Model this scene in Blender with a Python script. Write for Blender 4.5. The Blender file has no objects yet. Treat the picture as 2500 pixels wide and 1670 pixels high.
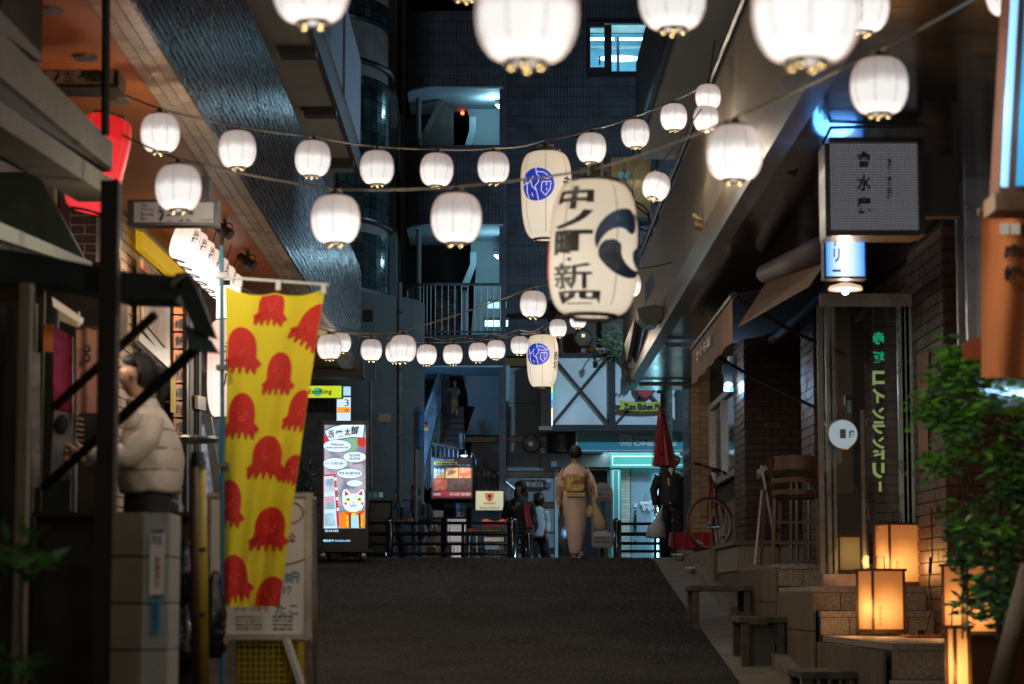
import bpy, bmesh, math, random
from math import sin, cos, pi, radians, atan, sqrt
from mathutils import Vector, Matrix, Euler
random.seed(7)
SC = bpy.context.scene
COL = SC.collection
EYE = 1.6                      # height of the camera, metres
F, CX, CY = 5903.0, 1250.0, 835.0
# ------------------------------------------------------------------ camera
cam_d = bpy.data.cameras.new('camera')
cam = bpy.data.objects.new('camera', cam_d)
COL.objects.link(cam)
SC.camera = cam
cam_d.sensor_width = 36.0
cam_d.lens = 85.0
cam_d.clip_start = 0.2
cam_d.clip_end = 900.0
PITCH, YAW = atan(625 / F), -atan(28 / F)
cam.location = (0, 0, EYE)
cam.rotation_euler = (pi / 2 + PITCH, 0, YAW)
cam_d.dof.use_dof = True
cam_d.dof.focus_distance = 34.0
cam_d.dof.aperture_fstop = 3.2
CAMR = Euler((pi / 2 + PITCH, 0, YAW)).to_matrix()
# ------------------------------------------------------------------ world, moonlight, exposure
W = bpy.data.worlds.new('World')
SC.world = W
W.use_nodes = True
wn = W.node_tree
bg = wn.nodes['Background']
sky = wn.nodes.new('ShaderNodeTexSky')
sky.sky_type = 'NISHITA'
sky.sun_disc = False
sky.sun_elevation = radians(2)
sky.sun_rotation = radians(200)
wn.links.new(sky.outputs[0], bg.inputs[0])
bg.inputs[1].default_value = 0.015
sun_d = bpy.data.lights.new('moon', 'SUN')
sun_d.energy = 0.02
sun_d.angle = radians(8)
sun_d.color = (.75, .85, 1)
sun = bpy.data.objects.new('moon', sun_d)
COL.objects.link(sun)
sun.rotation_euler = (radians(35), 0, radians(20))
SC.view_settings.view_transform = 'Standard'
SC.view_settings.look = 'None'
SC.view_settings.exposure = 0.0
SC.view_settings.gamma = 1.0
SC.view_settings.use_curve_mapping = False
SC.render.engine = 'CYCLES'
SC.cycles.use_denoising = True
SC.cycles.max_bounces = 6
SC.cycles.diffuse_bounces = 3
SC.cycles.glossy_bounces = 3
SC.cycles.transmission_bounces = 4
SC.cycles.transparent_max_bounces = 8
SC.cycles.sample_clamp_indirect = 3.0
SC.cycles.caustics_reflective = False
SC.cycles.caustics_refractive = False
# ------------------------------------------------------------------ placing helpers
def ray(px, py):
 return CAMR @ Vector(((px - CX) / F, (CY - py) / F, -1))
def P(px, py, d):
 r = ray(px, py)
 return Vector((0, 0, EYE)) + r * (d / r.y)
def PX(px, py, X):
 r = ray(px, py)
 return Vector((0, 0, EYE)) + r * (X / r.x)
def PZ(px, py, Z):
 r = ray(px, py)
 return Vector((0, 0, EYE)) + r * ((Z - EYE) / r.z)
def new_obj(name, data, parent=None):
 o = bpy.data.objects.new(name, data)
 COL.objects.link(o)
 if parent is not None:
  o.parent = parent
 return o
def wloc(o):
 v = Vector((0, 0, 0))
 while o is not None:
  v += Vector(o.location)
  o = o.parent
 return v
def tag(o, label=None, cat=None, group=None, kind=None):
 if label: o['label'] = label
 if cat: o['category'] = cat
 if group: o['group'] = group
 if kind: o['kind'] = kind
 return o
def thing(name, label, cat, loc=(0, 0, 0), group=None):
 o = new_obj(name, None)
 o.location = loc
 o.empty_display_size = .1
 return tag(o, label, cat, group)
def dup(root, loc, rotz=None, label=None, group=None, scale=None):
 r = root.copy(); COL.objects.link(r)
 r.location = loc
 if rotz is not None: r.rotation_euler = (0, 0, rotz)
 if scale is not None: r.scale = (scale,) * 3
 if label: r['label'] = label
 if group: r['group'] = group
 for ch in list(root.children):
  c = ch.copy(); COL.objects.link(c); c.parent = r
  for g in list(ch.children):
   e = g.copy(); COL.objects.link(e); e.parent = c
 return r
class MB:
 def __init__(s):
  s.v, s.f = [], []
 def add(s, vs, fs):
  n = len(s.v)
  s.v += [Vector(p) for p in vs]
  s.f += [tuple(i + n for i in f) for f in fs]
  return s
 def box(s, x0, x1, y0, y1, z0, z1):
  if x0 > x1: x0, x1 = x1, x0
  if y0 > y1: y0, y1 = y1, y0
  if z0 > z1: z0, z1 = z1, z0
  return s.add([(x0, y0, z0), (x1, y0, z0), (x1, y1, z0), (x0, y1, z0), (x0, y0, z1), (x1, y0, z1), (x1, y1, z1), (x0, y1, z1)],
      [(0, 3, 2, 1), (4, 5, 6, 7), (0, 1, 5, 4), (1, 2, 6, 5), (2, 3, 7, 6), (3, 0, 4, 7)])
 def pbox(s, px0, py0, px1, py1, d, depth):
  """box whose front face fills that rectangle of the street view at distance d"""
  a, b = P(px0, py1, d), P(px1, py0, d)
  return s.box(a.x, b.x, d, d + depth, a.z, b.z)
 def obox(s, c, sz, R=None):
  R = R or Matrix.Identity(3)
  c = Vector(c)
  vs = [c + R @ Vector((i * sz[0] / 2, j * sz[1] / 2, k * sz[2] / 2)) for k in (-1, 1) for j in (-1, 1) for i in (-1, 1)]
  return s.add(vs, [(0, 2, 3, 1), (4, 5, 7, 6), (0, 1, 5, 4), (1, 3, 7, 5), (3, 2, 6, 7), (2, 0, 4, 6)])
 def bar(s, a, b, w, h, up=(0, 0, 1)):
  a, b = Vector(a), Vector(b)
  t = (b - a).normalized()
  u = Vector(up)
  if abs(t.dot(u)) > .95: u = Vector((0, 1, 0))
  sd = t.cross(u).normalized()
  u = sd.cross(t)
  vs = [p + sd * (i * w / 2) + u * (j * h / 2) for p in (a, b) for i, j in ((-1, -1), (1, -1), (1, 1), (-1, 1))]
  return s.add(vs, [(0, 1, 2, 3), (7, 6, 5, 4), (0, 4, 5, 1), (1, 5, 6, 2), (2, 6, 7, 3), (3, 7, 4, 0)])
 def tube(s, pts, r, n=8, cap=True):
  pts = [Vector(p) for p in pts]
  m = len(pts)
  rs = r if isinstance(r, (list, tuple)) else [r] * m
  t0 = (pts[1] - pts[0]).normalized()
  ref = Vector((0, 0, 1)) if abs(t0.z) < .9 else Vector((0, 1, 0))
  u = t0.cross(ref).normalized()
  base = len(s.v)
  for i, p in enumerate(pts):
   t = (pts[min(i + 1, m - 1)] - pts[max(i - 1, 0)]).normalized()
   u = (u - t * u.dot(t))
   u = u.normalized() if u.length > 1e-6 else t.cross(Vector((1, 0, 0))).normalized()
   w = t.cross(u)
   for k in range(n):
    a = 2 * pi * k / n
    s.v.append(p + (u * cos(a) + w * sin(a)) * rs[i])
  for i in range(m - 1):
   for k in range(n):
    k2 = (k + 1) % n
    s.f.append((base + i * n + k, base + i * n + k2, base + (i + 1) * n + k2, base + (i + 1) * n + k))
  if cap:
   s.f.append(tuple(base + k for k in reversed(range(n))))
   s.f.append(tuple(base + (m - 1) * n + k for k in range(n)))
  return s
 def lathe(s, c, prof, n=16, R=None, cap=True):
  c = Vector(c)
  R = R or Matrix.Identity(3)
  base = len(s.v)
  for r, z in prof:
   for k in range(n):
    a = 2 * pi * k / n
    s.v.append(c + R @ Vector((r * cos(a), r * sin(a), z)))
  for i in range(len(prof) - 1):
   for k in range(n):
    k2 = (k + 1) % n
    s.f.append((base + i * n + k, base + i * n + k2, base + (i + 1) * n + k2, base + (i + 1) * n + k))
  if cap:
   s.f.append(tuple(base + k for k in reversed(range(n))))
   s.f.append(tuple(base + (len(prof) - 1) * n + k for k in range(n)))
  return s
 def ball(s, c, r, n=10, m=7, sc=(1, 1, 1), R=None):
  prof = [(max(1e-4, sin(pi * i / m)), -cos(pi * i / m)) for i in range(m + 1)]
  R = R or Matrix.Identity(3)
  k0 = len(s.v)
  s.lathe((0, 0, 0), [(a * r, b * r) for a, b in prof], n)
  for i in range(k0, len(s.v)):
   p = s.v[i]
   s.v[i] = Vector(c) + R @ Vector((p.x * sc[0], p.y * sc[1], p.z * sc[2]))
  return s
 def slab(s, pts, t):
  """polygon pts pushed by vector t into a plate"""
  pts = [Vector(p) for p in pts]
  t = Vector(t)
  n = len(pts)
  return s.add(pts + [p + t for p in pts],
      [tuple(range(n)), tuple(reversed(range(n, 2 * n)))] + [(i, i + n, (i + 1) % n + n, (i + 1) % n) for i in range(n)])
 def grid(s, fn, nu, nv):
  b = len(s.v)
  for i in range(nu + 1):
   for j in range(nv + 1):
    s.v.append(Vector(fn(i / nu, j / nv)))
  for i in range(nu):
   for j in range(nv):
    a = b + i * (nv + 1) + j
    s.f.append((a, a + nv + 1, a + nv + 2, a + 1))
  return s
 def loft(s, rings, n=16, cap=True):
  """rings: (cx, cy, cz, rx, ry) horizontal ellipses"""
  b = len(s.v)
  for cx, cy, cz, rx, ry in rings:
   for k in range(n):
    a = 2 * pi * k / n
    s.v.append(Vector((cx + rx * cos(a), cy + ry * sin(a), cz)))
  for i in range(len(rings) - 1):
   for k in range(n):
    k2 = (k + 1) % n
    s.f.append((b + i * n + k, b + i * n + k2, b + (i + 1) * n + k2, b + (i + 1) * n + k))
  if cap:
   s.f.append(tuple(b + k for k in reversed(range(n))))
   s.f.append(tuple(b + (len(rings) - 1) * n + k for k in range(n)))
  return s
 def build(s, name, m, parent=None, smooth=False, bevel=0, local=False, fix=True, data=False, **kw):
  off = Vector((0, 0, 0)) if (parent is None or local) else wloc(parent)
  me = bpy.data.meshes.new(name)
  me.from_pydata([tuple(p - off) for p in s.v], [], s.f)
  if m is not None: me.materials.append(m)
  if fix or bevel:
   bm = bmesh.new(); bm.from_mesh(me)
   if bevel:
    bmesh.ops.bevel(bm, geom=bm.edges[:], offset=bevel, segments=1, affect='EDGES')
   bmesh.ops.recalc_face_normals(bm, faces=bm.faces[:])
   bm.to_mesh(me); bm.free()
  if smooth:
   me.polygons.foreach_set('use_smooth', [True] * len(me.polygons))
  if data: return me
  o = new_obj(name, me, parent)
  for k, val in kw.items(): o[k] = val
  return o
# ------------------------------------------------------------------ materials
def mat(name, col, rough=.6, metal=0.0, var=.3, ns=5.0, bump=0.0, bs=60.0, rnd=0.0, spec=.5, coat=0.0, col2=None, det=6, nr=.65, sheen=0):
 m = bpy.data.materials.new(name)
 m.use_nodes = True
 nt = m.node_tree
 b = nt.nodes['Principled BSDF']
 L = nt.links.new
 b.inputs['Roughness'].default_value = rough
 b.inputs['Metallic'].default_value = metal
 b.inputs['Specular IOR Level'].default_value = spec
 b.inputs['Coat Weight'].default_value = coat
 geo = nt.nodes.new('ShaderNodeNewGeometry')
 no = nt.nodes.new('ShaderNodeTexNoise')
 no.inputs['Scale'].default_value = ns
 no.inputs['Detail'].default_value = det
 no.inputs['Roughness'].default_value = nr
 L(geo.outputs['Position'], no.inputs['Vector'])
 mr = nt.nodes.new('ShaderNodeMapRange')
 mr.inputs['From Min'].default_value = .3; mr.inputs['From Max'].default_value = .7
 mr.inputs['To Min'].default_value = 1 - var; mr.inputs['To Max'].default_value = 1 + var
 L(no.outputs['Fac'], mr.inputs['Value'])
 val = mr.outputs[0]
 if rnd:
  oi = nt.nodes.new('ShaderNodeObjectInfo')
  m2 = nt.nodes.new('ShaderNodeMapRange')
  m2.inputs['To Min'].default_value = 1 - rnd; m2.inputs['To Max'].default_value = 1 + rnd
  L(oi.outputs['Random'], m2.inputs['Value'])
  mu = nt.nodes.new('ShaderNodeMath'); mu.operation = 'MULTIPLY'
  L(val, mu.inputs[0]); L(m2.outputs[0], mu.inputs[1])
  val = mu.outputs[0]
 vm = nt.nodes.new('ShaderNodeVectorMath'); vm.operation = 'SCALE'
 if col2:
  mx = nt.nodes.new('ShaderNodeMix'); mx.data_type = 'RGBA'
  n2 = nt.nodes.new('ShaderNodeTexNoise'); n2.inputs['Scale'].default_value = min(ns * .37, 9); n2.inputs['Detail'].default_value = 4
  L(geo.outputs['Position'], n2.inputs['Vector'])
  cr = nt.nodes.new('ShaderNodeMapRange'); cr.inputs['From Min'].default_value = .42; cr.inputs['From Max'].default_value = .58
  L(n2.outputs['Fac'], cr.inputs['Value']); L(cr.outputs[0], mx.inputs[0])
  mx.inputs[6].default_value = (*col, 1); mx.inputs[7].default_value = (*col2, 1)
  L(mx.outputs[2], vm.inputs[0])
 else:
  vm.inputs[0].default_value = col
 L(val, vm.inputs['Scale'])
 L(vm.outputs[0], b.inputs['Base Color'])
 rm = nt.nodes.new('ShaderNodeMapRange')
 rm.inputs['To Min'].default_value = max(.02, rough - .12); rm.inputs['To Max'].default_value = min(1, rough + .12)
 L(no.outputs['Fac'], rm.inputs['Value']); L(rm.outputs[0], b.inputs['Roughness'])
 if bump:
  n3 = nt.nodes.new('ShaderNodeTexNoise'); n3.inputs['Scale'].default_value = bs; n3.inputs['Detail'].default_value = 3
  L(geo.outputs['Position'], n3.inputs['Vector'])
  bp = nt.nodes.new('ShaderNodeBump'); bp.inputs['Strength'].default_value = bump; bp.inputs['Distance'].default_value = .01
  L(n3.outputs['Fac'], bp.inputs['Height']); L(bp.outputs[0], b.inputs['Normal'])
 if sheen:
  b.inputs['Sheen Weight'].default_value = sheen
 return m
def emat(name, col, st=1.0, var=0.0, ns=4.0, base=None, col2=None):
 m = bpy.data.materials.new(name)
 m.use_nodes = True
 nt = m.node_tree
 b = nt.nodes['Principled BSDF']
 b.inputs['Base Color'].default_value = (*(base or [c * .5 for c in col]), 1)
 b.inputs['Roughness'].default_value = .5
 b.inputs['Emission Color'].default_value = (*col, 1)
 b.inputs['Emission Strength'].default_value = st
 if var or col2:
  L = nt.links.new
  geo = nt.nodes.new('ShaderNodeNewGeometry')
  no = nt.nodes.new('ShaderNodeTexNoise'); no.inputs['Scale'].default_value = ns; no.inputs['Detail'].default_value = 5
  L(geo.outputs['Position'], no.inputs['Vector'])
  if var:
   mr = nt.nodes.new('ShaderNodeMapRange')
   mr.inputs['From Min'].default_value = .3; mr.inputs['From Max'].default_value = .7
   mr.inputs['To Min'].default_value = st * (1 - var); mr.inputs['To Max'].default_value = st * (1 + var)
   L(no.outputs['Fac'], mr.inputs['Value']); L(mr.outputs[0], b.inputs['Emission Strength'])
  if col2:
   mx = nt.nodes.new('ShaderNodeMix'); mx.data_type = 'RGBA'
   cr = nt.nodes.new('ShaderNodeMapRange'); cr.inputs['From Min'].default_value = .45; cr.inputs['From Max'].default_value = .55
   L(no.outputs['Fac'], cr.inputs['Value']); L(cr.outputs[0], mx.inputs[0])
   mx.inputs[6].default_value = (*col, 1); mx.inputs[7].default_value = (*col2, 1)
   L(mx.outputs[2], b.inputs['Emission Color'])
 return m
def glass_mat(name, col=(1, 1, 1), refl=.06, alpha=.12):
 """thin window glass: mostly see-through, a clear reflection"""
 m = bpy.data.materials.new(name)
 m.use_nodes = True
 nt = m.node_tree
 nt.nodes.remove(nt.nodes['Principled BSDF'])
 out = nt.nodes['Material Output']
 tr = nt.nodes.new('ShaderNodeBsdfTransparent'); tr.inputs[0].default_value = (*col, 1)
 gl = nt.nodes.new('ShaderNodeBsdfGlossy'); gl.inputs['Roughness'].default_value = .03
 di = nt.nodes.new('ShaderNodeBsdfDiffuse'); di.inputs[0].default_value = (.5, .55, .6, 1)
 fr = nt.nodes.new('ShaderNodeFresnel'); fr.inputs[0].default_value = 1.6
 m1 = nt.nodes.new('ShaderNodeMixShader'); m1.inputs[0].default_value = alpha
 m2 = nt.nodes.new('ShaderNodeMixShader')
 ad = nt.nodes.new('ShaderNodeMath'); ad.operation = 'ADD'; ad.inputs[1].default_value = refl
 L = nt.links.new
 L(tr.outputs[0], m1.inputs[1]); L(di.outputs[0], m1.inputs[2])
 L(fr.outputs[0], ad.inputs[0]); L(ad.outputs[0], m2.inputs[0])
 L(m1.outputs[0], m2.inputs[1]); L(gl.outputs[0], m2.inputs[2]); L(m2.outputs[0], out.inputs[0])
 return m
# ------------------------------------------------------------------ lettering
def text_mesh(s, weight=0.0, extrude=0.0, vertical=False, sp=1.0):
 c = bpy.data.curves.new('lettering', 'FONT')
 c.body = '\n'.join(s) if vertical else s
 c.size = 1
 c.align_x = 'CENTER'
 c.space_line = sp if vertical else .9
 c.offset = weight
 c.resolution_u = 2
 o = bpy.data.objects.new('lettering', c)
 COL.objects.link(o)
 dg = bpy.context.evaluated_depsgraph_get()
 dg.update()
 me = bpy.data.meshes.new_from_object(o.evaluated_get(dg))
 bpy.data.objects.remove(o)
 bpy.data.curves.remove(c)
 return me
def text_on(name, s, O, U, V, m, parent=None, weight=.012, vertical=False, mirror=False, sp=1.0, wrap=None, sub=0, **kw):
 """lettering fitted to the parallelogram O, O+U, O+V (or pushed through wrap(u, v))"""
 me = text_mesh(s, weight, 0, vertical, sp)
 if not len(me.vertices): return None
 if sub:
  bm = bmesh.new(); bm.from_mesh(me)
  bmesh.ops.subdivide_edges(bm, edges=bm.edges[:], cuts=sub)
  bmesh.ops.triangulate(bm, faces=bm.faces[:])
  bm.to_mesh(me); bm.free()
 xs = [v.co.x for v in me.vertices]; ys = [v.co.y for v in me.vertices]
 x0, x1, y0, y1 = min(xs), max(xs), min(ys), max(ys)
 off = wloc(parent) if parent is not None else Vector((0, 0, 0))
 for v in me.vertices:
  u = (v.co.x - x0) / max(x1 - x0, 1e-6)
  w = (v.co.y - y0) / max(y1 - y0, 1e-6)
  if mirror: u = 1 - u
  v.co = wrap(u, w) if wrap else (Vector(O) + Vector(U) * u + Vector(V) * w - off)
 me.materials.clear(); me.materials.append(m)
 me.name = name
 o = new_obj(name, me, parent)
 for k, val in kw.items(): o[k] = val
 return o
def ptext(name, s, px0, py0, px1, py1, d, m, parent=None, **kw):
 a, b, c = P(px0, py1, d), P(px1, py1, d), P(px0, py0, d)
 return text_on(name, s, a, b - a, c - a, m, parent, **kw)
# ------------------------------------------------------------------ many alike pieces
CUBE = {}
def unit(m, bev=True):
 k = m.name
 if k not in CUBE:
  mb = MB().obox((0, 0, 0), (1, 1, 1))
  me = mb.build('piece', m, data=True)
  CUBE[k] = me
 return CUBE[k]
def pieces(name, m, parent, places, limit=300, stuff=None):
 """places: (centre, size, rotation 3x3 or None); the first `limit` are parts of their own, the rest one mesh"""
 off = wloc(parent)
 me = unit(m)
 for c, sz, R in places[:limit]:
  o = new_obj(name, me, parent)
  o.location = Vector(c) - off
  o.scale = sz
  if R is not None: o.rotation_euler = R.to_euler()
 rest = places[limit:]
 if rest:
  mb = MB()
  for c, sz, R in rest: mb.obox(c, sz, R)
  mb.build(stuff or name + 's_beyond', m, parent, fix=False, kind='stuff')
def courses(O, u, W, H, bw, bh, gap, proud, nrm, stagger=.5, jit=.15):
 """running-bond bricks on a vertical face: O lower corner, u along it, nrm outwards"""
 O, u, nrm = Vector(O), Vector(u).normalized(), Vector(nrm).normalized()
 R = Matrix((u, -nrm, Vector((0, 0, 1)))).transposed()
 out = []
 row, z = 0, 0.0
 while z + bh * .6 < H:
  h = min(bh, H - z)
  x = -bw * stagger if row % 2 else 0.0
  while x < W - .01:
   a, b = max(x, 0), min(x + bw - gap, W)
   if b - a > .015:
    pr = proud * (1 + random.uniform(-jit, jit))
    out.append((O + u * (a + b) / 2 + Vector((0, 0, z + (h - gap) / 2)) + nrm * (pr / 2), (b - a, pr, h - gap), R))
   x += bw
  z += bh
  row += 1
 return out
def zprof(d):
 """height of the lane above the camera's eye at distance d"""
 pts = [(-30, -3.2), (0, -2.75), (8, -2.05), (14, -1.45), (21, -.78), (26, -.27), (30.7, .23), (32.4, .44), (33.4, .53), (34.2, .565), (35.2, .565), (37, .5), (39, .42), (42, .36), (200, .36)]
 for (a, za), (b, zb) in zip(pts, pts[1:]):
  if d <= b:
   t = (d - a) / (b - a)
   return za + (zb - za) * t
 return .36
def gz(d):
 return EYE + zprof(d)
# shared materials
M_asphalt = mat('asphalt', (.030, .028, .026), .9, var=.45, ns=2.5, bump=.6, bs=60, spec=.12, col2=(.040, .040, .041))
M_concrete = mat('concrete', (.20, .18, .155), .8, var=.3, ns=3, bump=.4, bs=70)
M_concrete_dark = mat('concrete_dark', (.085, .092, .085), .7, var=.4, ns=1.2, bump=.3, bs=30)
M_granite = mat('granite', (.30, .27, .24), .6, var=.55, ns=60, bump=.3, bs=90, rnd=.12)
M_stone_blue = mat('granite_grey', (.24, .27, .28), .55, var=.5, ns=45, bump=.2, bs=80, rnd=.1)
M_brick = mat('brown_brick', (.085, .040, .029), .45, var=.3, ns=9, bump=.35, bs=120, rnd=.3)
M_mortar = mat('mortar', (.03, .024, .02), .9, var=.2)
M_tantile = mat('tan_tile', (.42, .28, .14), .35, var=.15, ns=8, bump=.1, bs=40, rnd=.12)
M_darktile = mat('dark_tile', (.055, .058, .066), .45, var=.35, ns=3, rnd=.15)
M_darkgrout = mat('dark_grout', (.012, .012, .014), .9)
M_black = mat('black_metal', (.012, .012, .013), .35, var=.2, spec=.5)
M_blackmatte = mat('black_matte', (.012, .011, .011), .8, var=.2)
M_steel = mat('steel', (.45, .46, .47), .3, .9, var=.12, ns=8)
M_grey_metal = mat('grey_metal', (.22, .23, .23), .4, .7, var=.2, ns=6)
M_white = mat('white_paint', (.72, .72, .70), .5, var=.08)
M_darkwood = mat('dark_wood', (.05, .028, .016), .5, var=.35, ns=12)
M_wood = mat('honey_wood', (.085, .034, .012), .38, var=.3, ns=14)
M_rubber = mat('rubber', (.012, .012, .012), .7)
M_glass = glass_mat('clear_glass', (.92, .95, .95), .02, .03)
M_glass_dark = mat('dark_window_glass', (.010, .011, .013), .08, var=.1, spec=.7)
M_ink = mat('black_ink', (.01, .01, .012), .6, var=.05)
M_red = mat('red_paint', (.45, .02, .015), .4, var=.1)
M_gold = mat('brass', (.75, .55, .22), .25, 1.0, var=.1)
M_cord = mat('cable_black', (.05, .045, .04), .5)
M_cordpale = mat('cable_pale', (.17, .15, .11), .5)
# ================================================================== THE GROUND
ys = [-30, -10, 0, 4, 8, 11, 14, 18, 21, 24, 26, 28, 30.7, 31.6, 32.4, 33, 33.4, 33.8, 34.2, 34.7, 35.2, 36, 37, 38, 39, 40.5, 42, 46, 60, 100, 200]
def strip(name, xl, xr, m, dz, nx=1, y0=-30, y1=200, **kw):
 mb = MB()
 yy = [y for y in ys if y0 <= y <= y1]
 for i in range(len(yy) - 1):
  for k in range(nx):
   xa, xb = xl + (xr - xl) * k / nx, xl + (xr - xl) * (k + 1) / nx
   b = len(mb.v)
   mb.v += [Vector((xa, yy[i], gz(yy[i]) + dz)), Vector((xb, yy[i], gz(yy[i]) + dz)),
      Vector((xb, yy[i + 1], gz(yy[i + 1]) + dz)), Vector((xa, yy[i + 1], gz(yy[i + 1]) + dz))]
   mb.f.append((b, b + 1, b + 2, b + 3))
 return mb.build(name, m, None, fix=False, **kw)
strip('ground', -120, 120, M_concrete_dark, -.02, kind='structure')
strip('road', -3.0, 2.1, M_asphalt, 0.0, 1, 0, 38, kind='structure')
chips = ([], [])
rg = random.Random(77)
for k in range(36000):
 y = 17.5 + 16.8 * rg.random() ** .8
 x = rg.uniform(-2.6, 2.09)
 r = rg.uniform(.004, .011)
 z = gz(y)
 q = 0 if rg.random() < .55 else 1
 L_ = chips[q]
 a = rg.uniform(0, 2)
 for j in range(3): L_.append((x + r * cos(a + 2.09 * j), y + r * sin(a + 2.09 * j), z + .0005))
 L_.append((x, y, z + r * .8))
for q, (nm, c3) in enumerate((('pale_gravel', (.12, .11, .10)), ('dark_gravel', (.008, .008, .009)))):
 me = bpy.data.meshes.new(nm)
 fs = []
 for i in range(0, len(chips[q]), 4): fs += [(i, i + 1, i + 3), (i + 1, i + 2, i + 3), (i + 2, i, i + 3)]
 me.from_pydata(chips[q], [], fs); me.materials.append(mat(nm, c3, .6, var=.5, ns=30))
 tag(new_obj(nm, me), ('pale' if q == 0 else 'dark') + ' coarse stone chips showing in the worn asphalt of the lane', 'gravel', kind='stuff')
strip('gutter_strip', 2.1, 2.5, M_concrete, .004, 1, 0, 34.7, kind='structure')
mb = MB(); mb.box(-60, 60, 38, 43.2, gz(40) - .3, gz(42) + .004)
mb.build('cross_street', M_asphalt, None, kind='structure')
mb = MB(); mb.box(-60, 60, 43.2, 60, gz(42) - .3, gz(42) + .10)
mb.build('pavement', M_stone_blue, None, kind='structure')
# kerb stones on the right, each a stone
kerb = thing('kerb', 'row of worn concrete kerb stones along the right edge of the lane', 'kerb', (2.56, 26, gz(26)))
for i in range(22):
 y = 14.5 + i * .92
 za, zb = gz(y), gz(y + .9)
 mb = MB()
 mb.slab([(2.5, y, za - .02), (2.66, y, za - .02), (2.66, y + .9, zb - .02), (2.5, y + .9, zb - .02)], (0, 0, .14))
 mb.build('kerb_stone', M_concrete, kerb)
# two white painted marks / plates on the gutter strip
for (x0, y0, x1, y1), lab in (((1643, 1356, 1667, 1362), 'small white plate on the kerb beside the bench'), ((1678, 1380, 1704, 1386), 'small white plate on the kerb in front of the bicycle')):
 d = 33.0 if y0 < 1370 else 31.2
 a, b = P(x0, y1, d), P(x1, y1, d)
 mb = MB().box(a.x, b.x, d, d + .35, gz(d) + .085, gz(d) + .105)
 tag(mb.build('ground_plate', M_white), lab, 'plate')
# ================================================================== RIGHT: stepped granite platform
XW = 2.66
plat = thing('granite_platform', 'stepped granite and tan tile platform with landings in front of the brick shop', 'steps', (2.6, 18, 1.3))
def granite_row(x0, x1, y, z0, z1, n, parent, depth=.05):
 pl = []
 w = (x1 - x0) / n
 for i in range(n):
  pl.append(((x0 + w * (i + .5), y + depth / 2, (z0 + z1) / 2), (w - .008, depth, z1 - z0 - .01), None))
 pieces('granite_slab', M_granite, parent, pl)
def tread(x0, x1, y0, y1, z1, z0, parent, n=3, nose=.03):
 """body + separate slabs on top + facing slabs"""
 MB().box(x0 + .05, x1, y0 + .06, y1, z0, z1 - .05).build('step_core', M_mortar, parent)
 pl = []
 w = (x1 - x0) / n
 ny = max(1, int((y1 - y0) / .6))
 dy = (y1 - y0) / ny
 for i in range(n):
  for j in range(ny):
   pl.append(((x0 + w * (i + .5), y0 + dy * (j + .5), z1 - .025), (w - .006, dy - .006, .05), None))
 pieces('granite_slab', M_granite, parent, pl)
 granite_row(x0, x1, y0 + .01, z0, z1 - .05, n + 1, parent)
zt = lambda r: EYE + r
st1 = MB().box(XW, 4.2, 23.3, 29.5, zt(-.9), zt(.27)).build('landing_core', M_mortar, plat)
tread(XW, 4.1, 23.26, 25.4, zt(.325), zt(.11), st1, 5)
MB().box(XW, 4.2, 25.4, 29.5, zt(.27), zt(.325)).build('landing_top', M_granite, plat)
st2 = MB().box(XW, 4.2, 20.8, 23.3, zt(-1.5), zt(.04)).build('landing_core', M_mortar, plat)
tread(XW, 3.64, 20.75, 23.26, zt(.10), zt(-.11), st2, 3)
st3 = MB().box(XW + .02, 4.2, 20.4, 20.8, zt(-1.5), zt(-.17)).build('landing_core', M_mortar, plat)
tread(XW + .02, 3.66, 20.36, 20.74, zt(-.11), zt(-.31), st3, 3)
st4 = MB().box(XW + .03, 5.2, 16.8, 20.4, zt(-2.2), zt(-.37)).build('landing_core', M_mortar, plat)
tread(XW + .03, 4.9, 16.7, 20.34, zt(-.31), zt(-.56), st4, 5)
tread(XW - .0, 4.9, 16.3, 16.7, zt(-.56), zt(-.86), st4, 5)
MB().box(XW, 4.6, 15.6, 16.3, zt(-1.6), zt(-.88)).build('landing_core', M_granite, plat)
# tan tiles up the side of the platform (they follow the slope of the lane)
pl = []
for (y0, y1, top) in ((16.8, 20.3, -.36), (20.5, 23.2, .06), (23.3, 29.5, .30)):
 y = y0
 while y < y1 - .02:
  w = min(.30, y1 - y)
  zb, ztp = gz(y) + .02, EYE + top
  z = ztp
  while z > zb:
   h = min(.34, z - zb + .02)
   pl.append(((XW - .012, y + w / 2, z - h / 2), (.02, w - .008, h - .008), None))
   z -= .34
  y += .30
M_sidetile = mat('side_stone_tile', (.15, .115, .08), .6, var=.3, ns=14, bump=.2, bs=80, rnd=.15)
pieces('side_tile', M_sidetile, plat, pl, 290)
MB().box(2.58, 3.02, 29.36, 34.6, zt(0), zt(.60)).build('upper_landing', M_concrete, plat)
# planter step by the first brick column
MB().box(2.62, 3.9, 26.9, 29.3, zt(.3), zt(.585)).build('stone_plinth', M_granite, plat)
MB().box(2.58, 3.9, 26.85, 29.35, zt(.585), zt(.635)).build('plinth_cap', M_concrete, plat)
M_worn = mat('worn_dark_concrete', (.09, .08, .068), .85, var=.5, ns=7, bump=.6, bs=50)
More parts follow.
